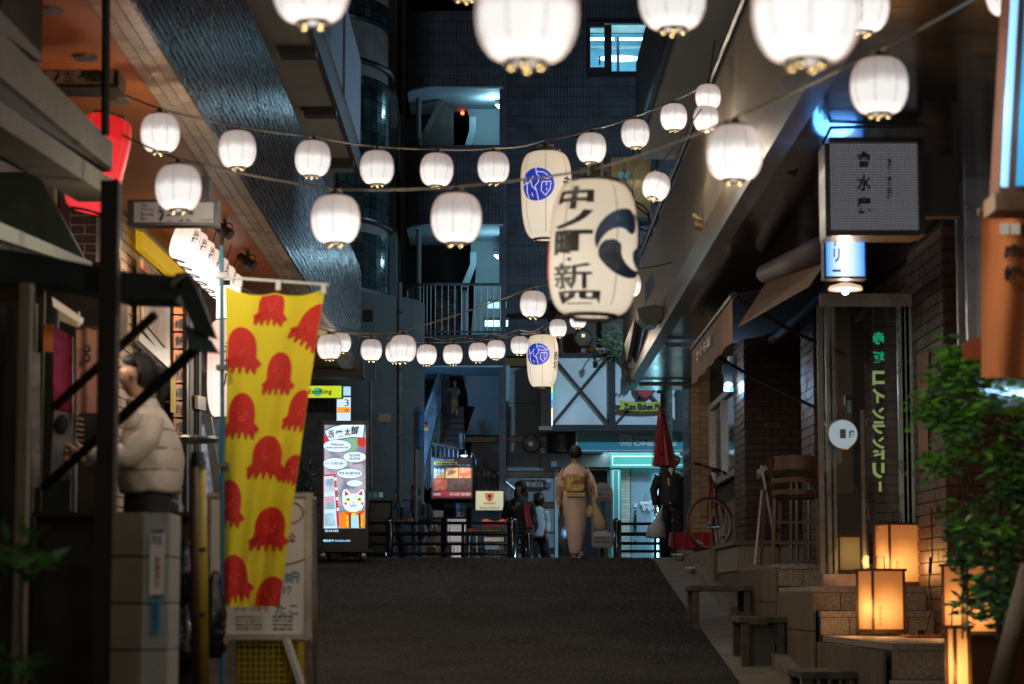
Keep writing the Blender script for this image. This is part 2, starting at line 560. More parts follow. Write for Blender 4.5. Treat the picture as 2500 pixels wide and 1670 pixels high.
# small kerb-side stone steps (hollow underneath)
for i, (x0, x1, y, w, top, bot, lab) in enumerate((
  (1.99, 2.64, 25.4, .8, .13, -.30, 'hollow concrete step standing on legs beside the lane below the chairs'),
  (2.2, 2.64, 22.4, .9, -.17, -.62, 'low concrete step block with a dark opening in the gutter, middle of the three'),
  (2.22, 2.64, 18.0, .9, -.54, -1.1, 'low concrete gutter block with a perforated front at the bottom of the picture'))):
 t = thing('kerb_step', lab, 'step', ((x0 + x1) / 2, y, EYE + bot), 'concrete steps over the gutter')
 MB().box(x0, x1, y, y + w, zt(top - .06), zt(top)).build('step_top', M_worn, t, bevel=.008)
 for x in (x0 + .02, x1 - .09):
  MB().box(x, x + .07, y + .02, y + .09, zt(bot - .3), zt(top - .06)).build('leg', M_worn, t)
  MB().box(x, x + .07, y + w - .1, y + w - .02, zt(bot - .3), zt(top - .06)).build('leg', M_worn, t)
 if i:
  MB().box(x0 + .1, x1 - .1, y + .12, y + w - .12, zt(bot - .3), zt(top - .08)).build('block_core', M_concrete_dark, t)
 if i == 2:
  MB().box(x0 + .001, x1 - .001, y + .02, y + .12, zt(top - .30), zt(top - .17)).build('front_panel', M_concrete, t)
  for k in range(5):
   xx = x0 + .12 + k * .08
   MB().box(xx, xx + .02, y + .012, y + .12, zt(top - .17), zt(top - .06)).build('front_bar', M_concrete, t)
# ================================================================== RIGHT: canopy building
RB = thing('brick_shop_building', 'brown brick shop building with long beige canopy fascia along the right side of the lane', 'building', (3.4, 20, 1.0))
M_fascia = mat('beige_fascia', (.19, .15, .10), .55, var=.18, ns=2.5, bump=.15, bs=50)
M_fascia2 = mat('bronze_fascia', (.20, .145, .09), .38, .4, var=.18, ns=2)
M_soffit = mat('dark_glossy_soffit', (.022, .018, .018), .16, .35, var=.15, ns=2)
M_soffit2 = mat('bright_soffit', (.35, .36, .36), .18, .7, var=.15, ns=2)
ZC = EYE + 3.11
# fascia: upper board, groove, lower board, bottom lip
for (xo, z0, z1, m) in ((1.93, 3.86, 4.60, M_fascia), (1.90, 3.45, 3.84, M_fascia), (1.885, 3.17, 3.43, M_fascia2)):
 y = -2.0
 seg = []
 while y < 36:
  w = 1.9
  seg.append(((xo + .05, y + w / 2, EYE + (z0 + z1) / 2), (.10, w - .006, z1 - z0 - .01), None))
  y += w
 pieces('fascia_panel', m, RB, seg)
MB().box(1.98, 2.2, -2, 36, ZC + .02, EYE + 4.6).build('fascia_core', M_blackmatte, RB)
MB().box(1.86, 2.0, -2, 36.1, EYE + 3.09, EYE + 3.17).build('fascia_lip', M_grey_metal, RB)
MB().tube([(1.90, -2, EYE + 4.66), (1.90, 36, EYE + 4.66)], .035, 8).build('roof_pipe', M_black, RB)
MB().tube([(1.93, -2, EYE + 4.73), (1.93, 36, EYE + 4.73)], .02, 6).build('roof_cable', M_grey_metal, RB)
# soffit boards across the lane
seg1, seg2 = [], []
y = -1.0
while y < 36:
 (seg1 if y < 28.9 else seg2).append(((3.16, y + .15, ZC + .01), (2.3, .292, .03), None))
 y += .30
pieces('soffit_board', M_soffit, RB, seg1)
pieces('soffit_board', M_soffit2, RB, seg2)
MB().box(2.0, 4.3, -1, 36, ZC + .03, ZC + .3).build('soffit_core', M_blackmatte, RB)
MB().box(3.6, 9, -6, 36, ZC + .03, EYE + 13).build('upper_wall', M_concrete_dark, RB)
# two steel pipes across the bright end of the soffit
for y in (29.2, 34.6):
 MB().tube([(1.99, y, ZC - .05), (2.72, y, ZC - .05)], .028, 8).build('steel_pipe', M_steel, RB)
# upper balcony: pale underside, dark parapet
M_pale = mat('pale_soffit', (.32, .33, .34), .7, var=.08, ns=1.5)
M_parapet = mat('dark_parapet', (.06, .062, .078), .6, var=.2)
MB().box(1.97, 3.6, 5, 34, EYE + 6.22, EYE + 6.5).build('balcony_underside', M_pale, RB)
MB().box(1.94, 2.06, 5, 34.06, EYE + 6.30, EYE + 7.62).build('balcony_parapet', M_parapet, RB)
MB().box(1.88, 1.93, 5, 34.1, EYE + 6.25, EYE + 6.37).build('balcony_edge_pipe', M_black, RB)
for y in (29, 24.0, 19.0, 14.0):
 MB().box(2.55, 3.6, y, y + .35, EYE + 4.6, EYE + 6.22).build('wall_pier', mat('pier', (.16, .11, .07), .6), RB)
# end: blank wall behind and to the side of the pier
MB().box(2.74, 3.62, 34.75, 36, gz(35) - .2, ZC).build('end_wall', M_mortar, RB)
pl = courses((2.735, 34.74, gz(34.8)), (1, 0, 0), .29, 2.6, .29 / 2, .085, .006, .012, (0, -1, 0), 0)
pieces('tan_wall_tile', M_tantile, RB, pl)
M_bluebrick = mat('glazed_brick', (.10, .10, .16), .35, var=.3, ns=9, rnd=.2)
pl = courses((2.73, 36.0, gz(34.8)), (0, -1, 0), 1.26, 2.6, .21, .085, .008, .012, (-1, 0, 0))
pieces('side_brick', M_bluebrick, RB, pl)
# shop front between the tan pier and the first brick column
MB().box(3.02, 3.06, 29.9, 34.7, gz(31), ZC).build('shop_wall', M_mortar, RB)
M_frame = mat('pale_alloy', (.5, .46, .4), .35, .6, var=.1)
win = MB().box(2.98, 3.015, 30.2, 34.0, EYE + 1.62, EYE + 2.62).build('window', M_glass_dark, RB)
for y in (30.2, 32.1, 34.0):
 MB().box(2.93, 3.0, y - .04, y + .04, EYE + 1.55, EYE + 2.7).build('frame', M_frame, win)
for z in (1.58, 2.66):
 MB().box(2.935, 3.0, 30.24, 33.96, EYE + z - .04, EYE + z + .04).build('frame', M_frame, win)
MB().box(3.0, 3.02, 34.1, 34.6, gz(34), EYE + 2.7).build('shop_door', M_frame, RB)
M_lowtile = mat('low_stone_tile', (.22, .18, .16), .5, var=.2, rnd=.12)
pl = courses((3.015, 34.0, gz(31)), (0, -1, 0), 4.0, 1.0, .30, .2, .006, .01, (-1, 0, 0), .0)
pieces('wall_tile', M_lowtile, RB, pl)
def brick_column(x0, x1, y0, y1, z0, z1, bh, name='brick_column'):
 c = MB().box(x0 + .012, x1, y0 + .012, y1, z0, z1).build(name, M_mortar, RB)
 pl = courses((x0, y0 + .004, z0), (1, 0, 0), x1 - x0, z1 - z0, .215, bh, .010, .012, (0, -1, 0))
 pl += courses((x0 + .004, y1, z0), (0, -1, 0), y1 - y0 - .014, z1 - z0, .215, bh, .010, .012, (-1, 0, 0))
 return c, pl
cols = []
for a in ((3.64, 4.2, 19.7, 21.4, zt(-.31), ZC, .102), (3.3, 3.48, 25.3, 26.4, zt(.32), ZC, .1), (2.9, 3.62, 28.6, 29.9, zt(.6), ZC, .0875)):
 cols.append(brick_column(*a))
# sort nearest first, cap the individual bricks over the building at 300
lim = 300
for c, pl in cols:
 pl.sort(key=lambda q: q[0].y)
 n = min(lim, len(pl), 120 if lim < 300 else 140)
 pieces('brick', M_brick, c, pl, n)
 lim -= n
# dark wall behind the chairs, with its own bricks
wl = MB().box(3.78, 3.84, 21.4, 28.6, zt(-.2), ZC).build('recessed_wall', M_mortar, RB)
pl = courses((3.775, 28.6, zt(.1)), (0, -1, 0), 7.2, 3.0, .215, .0875, .01, .012, (-1, 0, 0))
pieces('brick', M_brick, wl, pl, 0, 'brick_courses')
MB().box(3.84, 9, 21.4, 29.9, 0, ZC).build('interior_core', M_blackmatte, RB)
MB().box(4.2, 9, -6, 21.4, 0, ZC).build('interior_core', M_blackmatte, RB)
MB().box(3.62, 9, 29.9, 36, 0, ZC).build('interior_core', M_blackmatte, RB)
# near right shop front: steel window frame and dark boards
nf = thing('shop_window', 'tall metal framed shop window beyond the orange cloth banner', 'window', (3.2, 13, 1.2))
MB().pbox(2342, 300, 2356, 900, 17.9, .06).build('frame', M_grey_metal, nf)
MB().pbox(2365, 280, 2384, 900, 17.7, .08).build('frame', M_steel, nf)
MB().bar(P(2316, 300, 17.8), P(2500, 125, 14), .05, .10).build('frame_head', M_grey_metal, nf)
MB().bar(P(2345, 330, 17.8), P(2510, 190, 14), .04, .14).build('frame_head', M_grey_metal, nf)
MB().slab([P(2384, 320, 17.7), P(2384, 1000, 17.7), P(2560, 1000, 14), P(2560, 180, 14)], (.03, 0, 0)).build('pane', M_glass_dark, nf)
# ================================================================== LEFT: tiled facade building
LB = thing('tiled_facade_building', 'dark glazed tile building overhanging the left side of the lane with an orange soffit', 'building', (-3, 20, 1.0))
M_glaze = mat('glazed_dark_tile', (.085, .07, .075), .25, .45, var=.3, ns=7, rnd=.3, spec=.8)
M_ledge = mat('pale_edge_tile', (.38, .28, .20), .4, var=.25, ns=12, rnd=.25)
M_orange = mat('orange_soffit', (.40, .12, .03), .5, var=.15, ns=1.4)
FX, FZ0, FZ1 = -2.05, EYE + 3.285, EYE + 4.77
MB().box(-2.3, FX - .012, 4, 35.1, FZ0 + .02, FZ1).build('facade_core', M_darkgrout, LB)
pl = courses((FX - .004, 4, FZ0 + .01), (0, 1, 0), 31.08, FZ1 - FZ0 - .01, .235, .0672, .013, .016, (1, 0, 0), .5, .2)
vis = [q for q in pl if q[0].y > 9.8]
vis.sort(key=lambda q: q[0].y)
vis = [(a, b, Euler((random.gauss(0, .003), random.gauss(0, .002), random.gauss(0, .005))).to_matrix() @ R) for a, b, R in vis]
pieces('facade_tile', M_glaze, LB, vis + [q for q in pl if q[0].y <= 9.8], 300, 'facade_tiles_beyond')
MB().box(-2.34, FX - .01, 4, 35.1, FZ1, FZ1 + .05).build('coping', M_concrete_dark, LB)
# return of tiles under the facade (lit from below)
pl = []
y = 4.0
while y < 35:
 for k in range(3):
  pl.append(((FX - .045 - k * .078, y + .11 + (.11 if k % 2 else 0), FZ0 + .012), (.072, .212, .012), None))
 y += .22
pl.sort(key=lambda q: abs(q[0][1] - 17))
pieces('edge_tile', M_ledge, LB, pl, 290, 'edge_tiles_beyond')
# orange soffit panels
seg = []
y = 4.0
while y < 35:
 seg.append(((-2.81, y + .9, FZ0 + .04), (1.06, 1.79, .03), None))
 y += 1.8
pieces('soffit_panel', M_orange, LB, seg)
MB().box(-3.4, -2.3, 4, 35.1, FZ0 + .06, FZ1).build('soffit_core', M_blackmatte, LB)
for y in (13.4, 14.6, 15.9, 24.0, 27.0):
 MB().lathe((-2.55, y, FZ0 + .005), [(.075, 0), (.075, .03)], 18).build('downlight', M_grey_metal, LB)
# shop wall under the soffit
WX = -3.25
MB().box(-9, WX - .02, -6, 35.1, 0, FZ1 + 9).build('wall', mat('left_wall', (.07, .06, .055), .8), LB)
pl = courses((WX - .018, 20.2, EYE + .1), (0, 1, 0), 2.5, 3.2, .235, .085, .012, .014, (1, 0, 0))
M_palebrick = mat('pale_brick', (.42, .33, .25), .55, var=.3, ns=9, rnd=.2, bump=.3)
pieces('pale_brick', M_palebrick, LB, pl, 290)
pl = courses((WX - .018, 25.2, EYE + .1), (0, 1, 0), 1.6, 3.2, .235, .085, .012, .014, (1, 0, 0))
pieces('brown_brick', M_brick, LB, pl, 0, 'brown_bricks')
# upper balcony over the facade
M_greysoffit = mat('grey_soffit', (.36, .33, .29), .7, var=.12, ns=1.5)
M_blueparapet = mat('grey_parapet', (.30, .34, .40), .7, var=.15, ns=3, bump=.2)
M_brownedge = mat('brown_edge', (.07, .06, .055), .6)
MB().box(-3.2, -2.12, 6, 35, EYE + 6.2, EYE + 6.45).build('balcony_underside', M_greysoffit, LB)
MB().box(-2.12, -2.06, 6, 35.1, EYE + 6.17, EYE + 6.5).build('balcony_edge', M_brownedge, LB)
for y in (6, 11, 16, 19.5, 23, 27, 31):
 MB().box(-2.13, -2.03, y, y + 3.49 if y > 16 else y + 4.99, EYE + 6.5, EYE + 7.75).build('parapet_panel', M_blueparapet, LB)
for y in (16.5, 18.6, 21, 23.4, 26.8, 30.2, 33.8):
 MB().box(-2.5, -2.09, y, y + .28, EYE + 6.10, EYE + 6.2).build('drain_bracket', M_brownedge, LB)
for y in (20, 23.5, 27.4, 31.5):
 MB().box(-3.2, -2.75, y, y + .5, EYE + 4.9, EYE + 6.2).build('wall_pier', M_greysoffit, LB)
# eave beam at the far lower corner of the facade
MB().box(-3.2, -2.0, 35.1, 35.5, EYE + 3.2, EYE + 3.45).build('corner_beam', M_brownedge, LB)
# ================================================================== curved concrete building left of the crossing
CB = thing('curved_concrete_building', 'dark curved concrete building with a glass block stair tower at the crossing', 'building', (-4, 42, 1.9))
def arc(cx, cy, r, a0, a1, n):
 return [(cx + r * cos(a0 + (a1 - a0) * i / n), cy + r * sin(a0 + (a1 - a0) * i / n)) for i in range(n + 1)]
def curved_wall(path, z0, z1, t=.12):
 mb = MB()
 inn = [(x, y + t) for x, y in path]
 b = 0
 for x, y in path: mb.v += [Vector((x, y, z0)), Vector((x, y, z1))]
 n = len(path)
 for i in range(n - 1): mb.f.append((2 * i, 2 * i + 2, 2 * i + 3, 2 * i + 1))
 return mb
path = arc(-3.35, 41.2, 2.05, -pi * .95, 0.25, 28)
for z0, z1 in ((1.75, 3.2), (3.22, 5.6), (5.62, 6.6)):
 curved_wall(path, z0, z1).build('concrete_panel', M_concrete_dark, CB, smooth=True)
# lower tiled skirt
curved_wall(arc(-3.35, 41.2, 2.09, -pi * .95, .25, 28), 1.8, 3.05).build('tile_skirt', M_darktile, CB, smooth=True)
MB().pbox(885, 757, 910, 785, 38.9, .1).build('louvre', M_black, CB)
gpath = arc(-4.0, 41.8, 2.02, -pi * .9, .1, 26)
curved_wall(gpath, 6.62, 14).build('tower_wall', M_concrete, CB, smooth=True)
M_gb = mat('glass_block', (.03, .055, .06), .10, .3, var=.6, ns=2.2, spec=.9, rnd=.5)
pl = []
# three bands of glass blocks, blocks set round the curve
for (pyt, pyb) in ((-30, 24), (140, 520), (545, 690)):
 z1, z0 = P(900, pyt, 40).z, P(900, pyb, 40).z
 k = 0
 z = z0
 while z + .19 < z1:
  for i in range(9):
   a = -.1 - .094 * 1.0 * i - .02
   cx, cy = -4.0 + 2.05 * cos(a), 41.8 + 2.05 * sin(a)
   R = Matrix.Rotation(a + pi / 2, 3, 'Z')
   pl.append(((cx, cy, z + .095), (.178, .05, .178), R))
  z += .19
pieces('glass_block', M_gb, CB, pl, 300)
for pyy in (524, 26, 132):
 z = P(900, pyy, 40).z
 MB().tube([(x, y, z) for x, y in arc(-4.0, 41.8, 2.08, -pi * .9, .1, 20)], .05, 6).build('ledge', M_black, CB)
for x_, y0_, y1_, d_, r_ in ((905, 930, 1190, 38.95, .03), (975, 690, 1230, 39.1, .045), (915, 800, 930, 38.95, .02)):
 MB().tube([P(x_, y0_, d_), P(x_, y1_, d_)], r_, 8).build('conduit', M_grey_metal, CB)
for y_ in (760, 900, 1060): MB().pbox(970, y_, 981, y_ + 4, 39.0, .1).build('pipe_bracket', M_black, CB)
MB().pbox(925, 1010, 955, 1030, 38.9, .12).build('vent_box', M_grey_metal, CB)
# tall blank wall closing the view behind
MB().box(-60, -1.9, 43.5, 60, 1.5, 30).build('rear_wall', M_concrete_dark, CB)
MB().tube([P(1022, 240, 43), P(1022, 1000, 43)], .045, 8).build('drain_pipe', M_concrete_dark, CB)
# ================================================================== FAR BUILDING across the street
FB = thing('tiled_corner_building', 'dark tiled building across the street with an open stair tower and curved balconies', 'building', (1, 46, 1.9))
D = 45.0
def tiles_flat(px0, py0, px1, py1, d, nx, nz, proud, gap, lst, skip=None):
 a, b = P(px0, py1, d), P(px1, py0, d)
 w, h = (b.x - a.x) / nx, (b.z - a.z) / nz
 for i in range(nx):
  for j in range(nz):
   c = (a.x + w * (i + .5), d - proud / 2, a.z + h * (j + .5))
   if skip and skip(c[0], c[2]): continue
   lst.append((c, (w - gap, proud, h - gap), None))
def win_rect(px0, py0, px1, py1, d=D):
 a, b = P(px0, py1, d), P(px1, py0, d)
 return (a.x, b.x, a.z, b.z)
w1 = win_rect(1433, 52, 1592, 178)
w2 = win_rect(1440, 378, 1600, 540)
def inside(r, x, z, e=.03):
 return r[0] - e < x < r[1] + e and r[2] - e < z < r[3] + e
# wall built round the two windows
xa, xb = P(1218, 500, D).x, P(2300, 500, D).x
zb_, zt_ = P(1300, 870, D).z, 15.0
mb = MB()
mb.box(xa, w1[0], D, D + .3, zb_, zt_)
mb.box(w1[0], w1[1], D, D + .3, w1[3], zt_)
mb.box(w1[0], w1[1], D, D + .3, w2[3], w1[2])
mb.box(w1[0], w1[1], D, D + .3, zb_, w2[2])
mb.box(w1[1], xb, D, D + .3, zb_, zt_)
mb.build('wall', M_darkgrout, FB)
pl = []
tw, th = .0615, .19
nx = int((xb - .6 - xa) / tw)
for i in range(nx):
 x = xa + tw * (i + .5)
 if x > P(1790, 300, D).x: break
 z = zb_
 while z < zt_ - .1:
  zz = z + th / 2
  if not inside(w1, x, zz) and not inside(w2, x, zz):
   pl.append(((x, D - .006, zz), (tw - .009, .012, th - .010), None))
  z += th
pl.sort(key=lambda q: q[0][2])
pieces('wall_tile', M_darktile, FB, pl, 0, 'wall_tiles')
M_band = mat('string_course', (.045, .047, .055), .5)
MB().pbox(1218, 287, 1640, 300, D - .03, .05).build('string_course', M_band, FB)
MB().pbox(1218, 612, 1640, 624, D - .03, .05).build('string_course', M_band, FB)
# lit window 1 with the room behind it
M_room = mat('room_wall', (.30, .48, .55), .7, var=.1)
M_room_w = mat('warm_room_wall', (.5, .42, .25), .7, var=.1)
M_tube = emat('fluorescent_tube', (.70, .93, 1.0), 12)
M_wf = mat('window_frame', (.02, .022, .025), .4)
def room(r, m, d0, depth):
 t = .05
 mb = MB()
 mb.box(r[0] - 1, r[1] + 1, d0 + depth, d0 + depth + t, r[2] - .5, r[3] + .6)
 mb.box(r[0] - 1.05, r[0] - 1, d0, d0 + depth, r[2] - .5, r[3] + .6)
 mb.box(r[1] + 1, r[1] + 1.05, d0, d0 + depth, r[2] - .5, r[3] + .6)
 mb.box(r[0] - 1, r[1] + 1, d0, d0 + depth, r[3] + .55, r[3] + .6)
 mb.box(r[0] - 1, r[1] + 1, d0, d0 + depth, r[2] - .55, r[2] - .5)
 return mb.build('room_shell', m, FB)
room(w1, M_room, D + .32, 2.2)
wn1 = MB()
for a in ((1433, 52, 1441, 178), (1476, 60, 1493, 178), (1584, 52, 1592, 178), (1441, 52, 1584, 57), (1441, 164, 1477, 178), (1493, 174, 1584, 178), (1441, 57, 1476, 65)):
 wn1.pbox(*a, D - .04, .12)
wn1 = wn1.build('window', M_wf, FB)
MB().pbox(1441, 65, 1476, 164, D + .03, .01).build('pane', glass_mat('cyan_glass', (.75, .95, 1), .02, .05), wn1)
MB().pbox(1493, 57, 1584, 174, D + .03, .01).build('pane', bpy.data.materials['cyan_glass'], wn1)
tb = MB()
tb.pbox(1442, 92, 1500, 97, D + 1.2, .06); tb.pbox(1512, 92, 1584, 97, D + 1.2, .06)
tb.build('ceiling_tube', M_tube, wn1)
M_glow = emat('frosted_reflection', (.72, .95, 1), 5)
MB().ball(P(1512, 143, D + 2.0), .42, 20, 10, (1.0, .15, .16)).build('wall_lamp_or_reflection', M_glow, wn1, smooth=True)  # glowing oval stands in for a blurred reflection on frosted glass
ld = bpy.data.lights.new('office_light', 'AREA'); ld.energy = 75; ld.color = (.45, .80, 1); ld.size = 1.6
lo = new_obj('office_light', ld, FB); lo.location = Vector(((w1[0] + w1[1]) / 2, D + 1.2, w1[3] + .5)) - Vector(FB.location)
MB().pbox(1506, 90, 1512, 176, D + 1.0, .05).build('room_post', M_grey_metal, wn1)
MB().pbox(1441, 112, 1584, 118, D + 1.6, .05).build('room_rail', M_grey_metal, wn1)
MB().pbox(1462, 138, 1466, 158, D + .02, .02).build('sash_handle', M_wf, wn1)
MB().pbox(1441, 60, 1584, 80, D + 1.9, .1).build('room_blind', mat('blind', (.25, .2, .16), .8), wn1)
# window 2, warm
room(w2, M_room_w, D + .32, 2.0)
wn2 = MB()
for a in ((1440, 378, 1600, 382), (1473, 382, 1492, 536), (1440, 432, 1473, 540), (1590, 382, 1600, 540), (1492, 532, 1590, 540)):
 wn2.pbox(*a, D - .04, .12)
wn2 = wn2.build('window', M_wf, FB)
MB().pbox(1440, 382, 1590, 532, D + .03, .01).build('pane', M_glass, wn2)
MB().pbox(1500, 370, 1580, 372, D + 1.2, .3).build('ceiling_lamp', emat('warm_room_lamp', (1, .9, .6), 9), wn2)
MB().pbox(1528, 440, 1580, 540, D + 1.7, .1).build('room_door', mat('cream_door', (.62, .5, .3), .6), wn2)
MB().pbox(1510, 420, 1535, 436, D + 1.5, .1).build('room_sign', mat('blue_board', (.1, .35, .5), .6), wn2)
# ---------------------------------------------------------------- open stair tower on the left of it
M_cyanwall = mat('painted_stair_wall', (.30, .42, .46), .75, var=.12, ns=2, bump=.3, bs=60)
ST = thing('stair_tower', 'open stair tower with three curved tiled balconies and pale painted stair walls', 'building', (-1, 44, 1.9))
cx0 = P(1062, 500, 42.6).x
rr = .52
def balcony(pyt, pyb, open_top=False):
 z1, z0 = P(1100, pyt, 42.6).z, P(1100, pyb, 42.6).z
 xr = P(1228, pyt, 42.6).x
 yf = 42.55
 pth = [(xr, yf)] + [(cx0, yf)] + [(cx0 + rr * cos(a), yf + rr + rr * sin(a)) for a in [-pi / 2 - (pi / 2) * i / 8 for i in range(1, 9)]] + [(cx0 - rr, yf + 2.4)]
 mb = MB()
 n = len(pth)
 for i in range(n - 1):
  (ax, ay), (bx, by) = pth[i], pth[i + 1]
  nx_, ny_ = (by - ay), -(bx - ax)
  mb.slab([(ax, ay, z0), (bx, by, z0), (bx, by, z1), (ax, ay, z1)], Vector((cx0 + .8 - (ax + bx) / 2, yf + 1 - (ay + by) / 2, 0)).normalized() * .1)
 bal = mb.build('balcony', M_darkgrout, ST, fix=False)
 # tiles following the path
 acc, pl = 0, []
 L = []
 for i in range(n - 1):
  (ax, ay), (bx, by) = pth[i], pth[i + 1]
  ln = sqrt((bx - ax) ** 2 + (by - ay) ** 2)
  L.append((ax, ay, bx, by, ln))
 for ax, ay, bx, by, ln in L:
  k = max(1, round(ln / .063))
  ux, uy = (bx - ax) / ln, (by - ay) / ln
  nrm = Vector((uy, -ux, 0))
  if nrm.dot(Vector(((ax + bx) / 2 - cx0 - .8, (ay + by) / 2 - yf - 1, 0))) < 0: nrm = -nrm
  R = Matrix.Rotation(math.atan2(uy, ux), 3, 'Z')
  for j in range(k):
   t = (j + .5) / k * ln
   m_ = int((z1 - z0) / .19 + .5)
   for q in range(m_):
    hh = (z1 - z0) / m_
    pl.append((Vector((ax + ux * t, ay + uy * t, z0 + hh * (q + .5))) + nrm * .004, (ln / k - .008, .012, hh - .01), R))
 pieces('tile', M_darktile, bal, pl, 0, 'balcony_tiles')
 MB().slab([(x, y, z0 - .03) for x, y in pth] + [(xr, yf + 2.4, z0 - .03)], (0, 0, .03)).build('underside', M_cyanwall, bal)
 return z0, z1
balcony(28, 213)
balcony(355, 548)
balcony(818, 893)
# back and side walls of the tower
mb = MB()
mb.pbox(985, -60, 1222, 1400, 45.6, .2)
mb.build('rear_wall', M_darkgrout, ST)
MB().box(P(1222, 500, D).x - .02, P(1222, 500, D).x + .1, 42.6, 45.6, EYE + .3, 14).build('side_wall', M_darktile, ST)
# pale walls inside, lit
MB().slab([P(1128, 213, 44.4), P(1222, 213, 44.4), P(1222, 355, 44.4), P(1156, 355, 44.4), P(1149, 300, 44.4)], (0, .12, 0)).build('stair_wall', M_cyanwall, ST)
MB().slab([P(1148, 548, 44.4), P(1222, 548, 44.4), P(1222, 818, 44.4), P(1150, 818, 44.4), P(1162, 660, 44.4), P(1150, 620, 44.4)], (0, .12, 0)).build('stair_wall', M_cyanwall, ST)
MB().slab([P(1122, 893, 44.2), P(1245, 893, 44.2), P(1245, 910, 44.2), P(1238, 1062, 44.2), P(1136, 1062, 44.2), P(1160, 992, 44.2), P(1142, 990, 44.2), P(1142, 965, 44.2)], (0, .12, 0)).build('stair_underside', M_cyanwall, ST)
# inclined parapets of the flights
for q in (((1025, 355), (1078, 248), (1107, 268), (1107, 355)),):
 MB().slab([P(x, y, 43.6) for x, y in q], (0, .12, 0)).build('stair_parapet', mat('dim_parapet', (.12, .13, .12), .8, var=.3), ST)
MB().bar(P(1022, 355, 43.55), P(1078, 246, 43.55), .16, .07).build('handrail', M_grey_metal, ST)
for q in (((1135, 355), (1146, 318), (1162, 318), (1152, 355)), ((1146, 285), (1162, 285), (1162, 318), (1146, 318)),
   ((1125, 700), (1148, 645), (1163, 645), (1143, 700)), ((1148, 615), (1163, 615), (1163, 645), (1148, 645))):
 MB().slab([P(x, y, 43.9) for x, y in q], (0, .1, 0)).build('stair_parapet', M_cyanwall, ST)
MB().pbox(1125, 707, 1142, 818, 43.0, .1).build('newel_wall', M_cyanwall, ST)
# flights of steps (dark) between floors, each step a piece
pl = []
for k in range(12):
 x0, y0 = 1046 + k * 0.0, 815 - k * 9
 a, b = P(1068 - k * .6, y0, 43.1 + k * .16), P(1122 - k * .4, y0 - 8, 43.1 + k * .16)
 pl.append((((a.x + b.x) / 2, a.y, (a.z + b.z) / 2), (b.x - a.x, .2, b.z - a.z), None))
pieces('stair_step', M_darktile, ST, pl)
# railing on the middle landing
rl = thing('balcony_railing', 'grey metal railing with vertical bars on the landing above the lowest curved balcony', 'railing', P(1060, 818, 42.5))
zt0, zb0 = P(1100, 693, 42.5).z, P(1100, 816, 42.5).z
pth = [(P(1228, 800, 42.5).x, 42.58), (cx0, 42.58)] + [(cx0 + rr * cos(a), 42.58 + rr + rr * sin(a)) for a in [-pi / 2 - (pi / 2) * i / 6 for i in range(1, 7)]]
MB().tube([(x, y, zt0) for x, y in pth], .028, 6).build('top_rail', M_grey_metal, rl)
MB().tube([(x, y, zb0 + .05) for x, y in pth], .02, 6).build('bottom_rail', M_grey_metal, rl)
bar = MB().tube([(0, 0, zb0), (0, 0, zt0)], .011, 5).build('bar', M_grey_metal, data=True)
x = pth[0][0] - .05
pos = []
while x > cx0: pos.append((x, 42.58)); x -= .115
for i in range(2, len(pth)):
 pos.append(pth[i]); pos.append(((pth[i][0] + pth[i - 1][0]) / 2, (pth[i][1] + pth[i - 1][1]) / 2))
for x, y in pos:
 o = new_obj('bar', bar, rl); o.location = Vector((x, y, 0)) - Vector(rl.location)
# fluorescent fittings seen through the railing
for i, (a, lab) in enumerate((((1188, 737, 1236, 752), 'pale fluorescent fitting seen behind the railing, upper of two'), ((1184, 782, 1240, 796), 'bright fluorescent fitting seen behind the railing, lower of two'))):
 t = thing('wall_light', lab, 'lamp', P(a[0], a[3], 44))
 MB().pbox(*a, 44.0, .05).build('tube', emat('tube_cyan_%d' % i, (.45, .85, 1), 1.2 if i == 0 else 3.5), t)
 MB().pbox(a[0] - 2, a[1] - 6, a[2] + 2, a[1], 43.98, .12).build('housing', M_grey_metal, t)
# little wall lamps
for i, (x, y, pw) in enumerate(((1217, 256, 20), (1214, 624, 16))):
 t = thing('wall_lamp_or_reflection', ('small cold wall lamp by the top stair opening' if i == 0 else 'small cold wall lamp by the middle stair opening'), 'lamp', P(x, y, 43.6))
 MB().pbox(x - 9, y - 18, x + 2, y - 2, 43.5, .15).build('housing', M_black, t)
 MB().slab([P(x - 8, y - 1, 43.5), P(x + 2, y - 1, 43.5), P(x + 2, y + 8, 43.5)], (0, .08, 0)).build('lens', emat('cold_lens_%d' % i, (.75, .95, 1), 6), t)
 ld = bpy.data.lights.new('wall_lamp_light', 'POINT'); ld.energy = pw; ld.color = (.45, .82, 1); ld.shadow_soft_size = .06
 lo = new_obj('wall_lamp_light', ld, t); lo.location = P(x - 12, y + 4, 43.35) - Vector(t.location)
t = thing('indicator_lamp', 'tiny glowing red lamp in the dark top stair opening', 'lamp', P(1129, 276, 44.6))
MB().ball(P(1129, 276, 44.5), .035, 12, 8).build('bulb', emat('red_bulb', (1, .08, .03), 8), t, smooth=True)
MB().pbox(1126, 270, 1132, 283, 44.56, .05).build('back_plate', M_black, t)
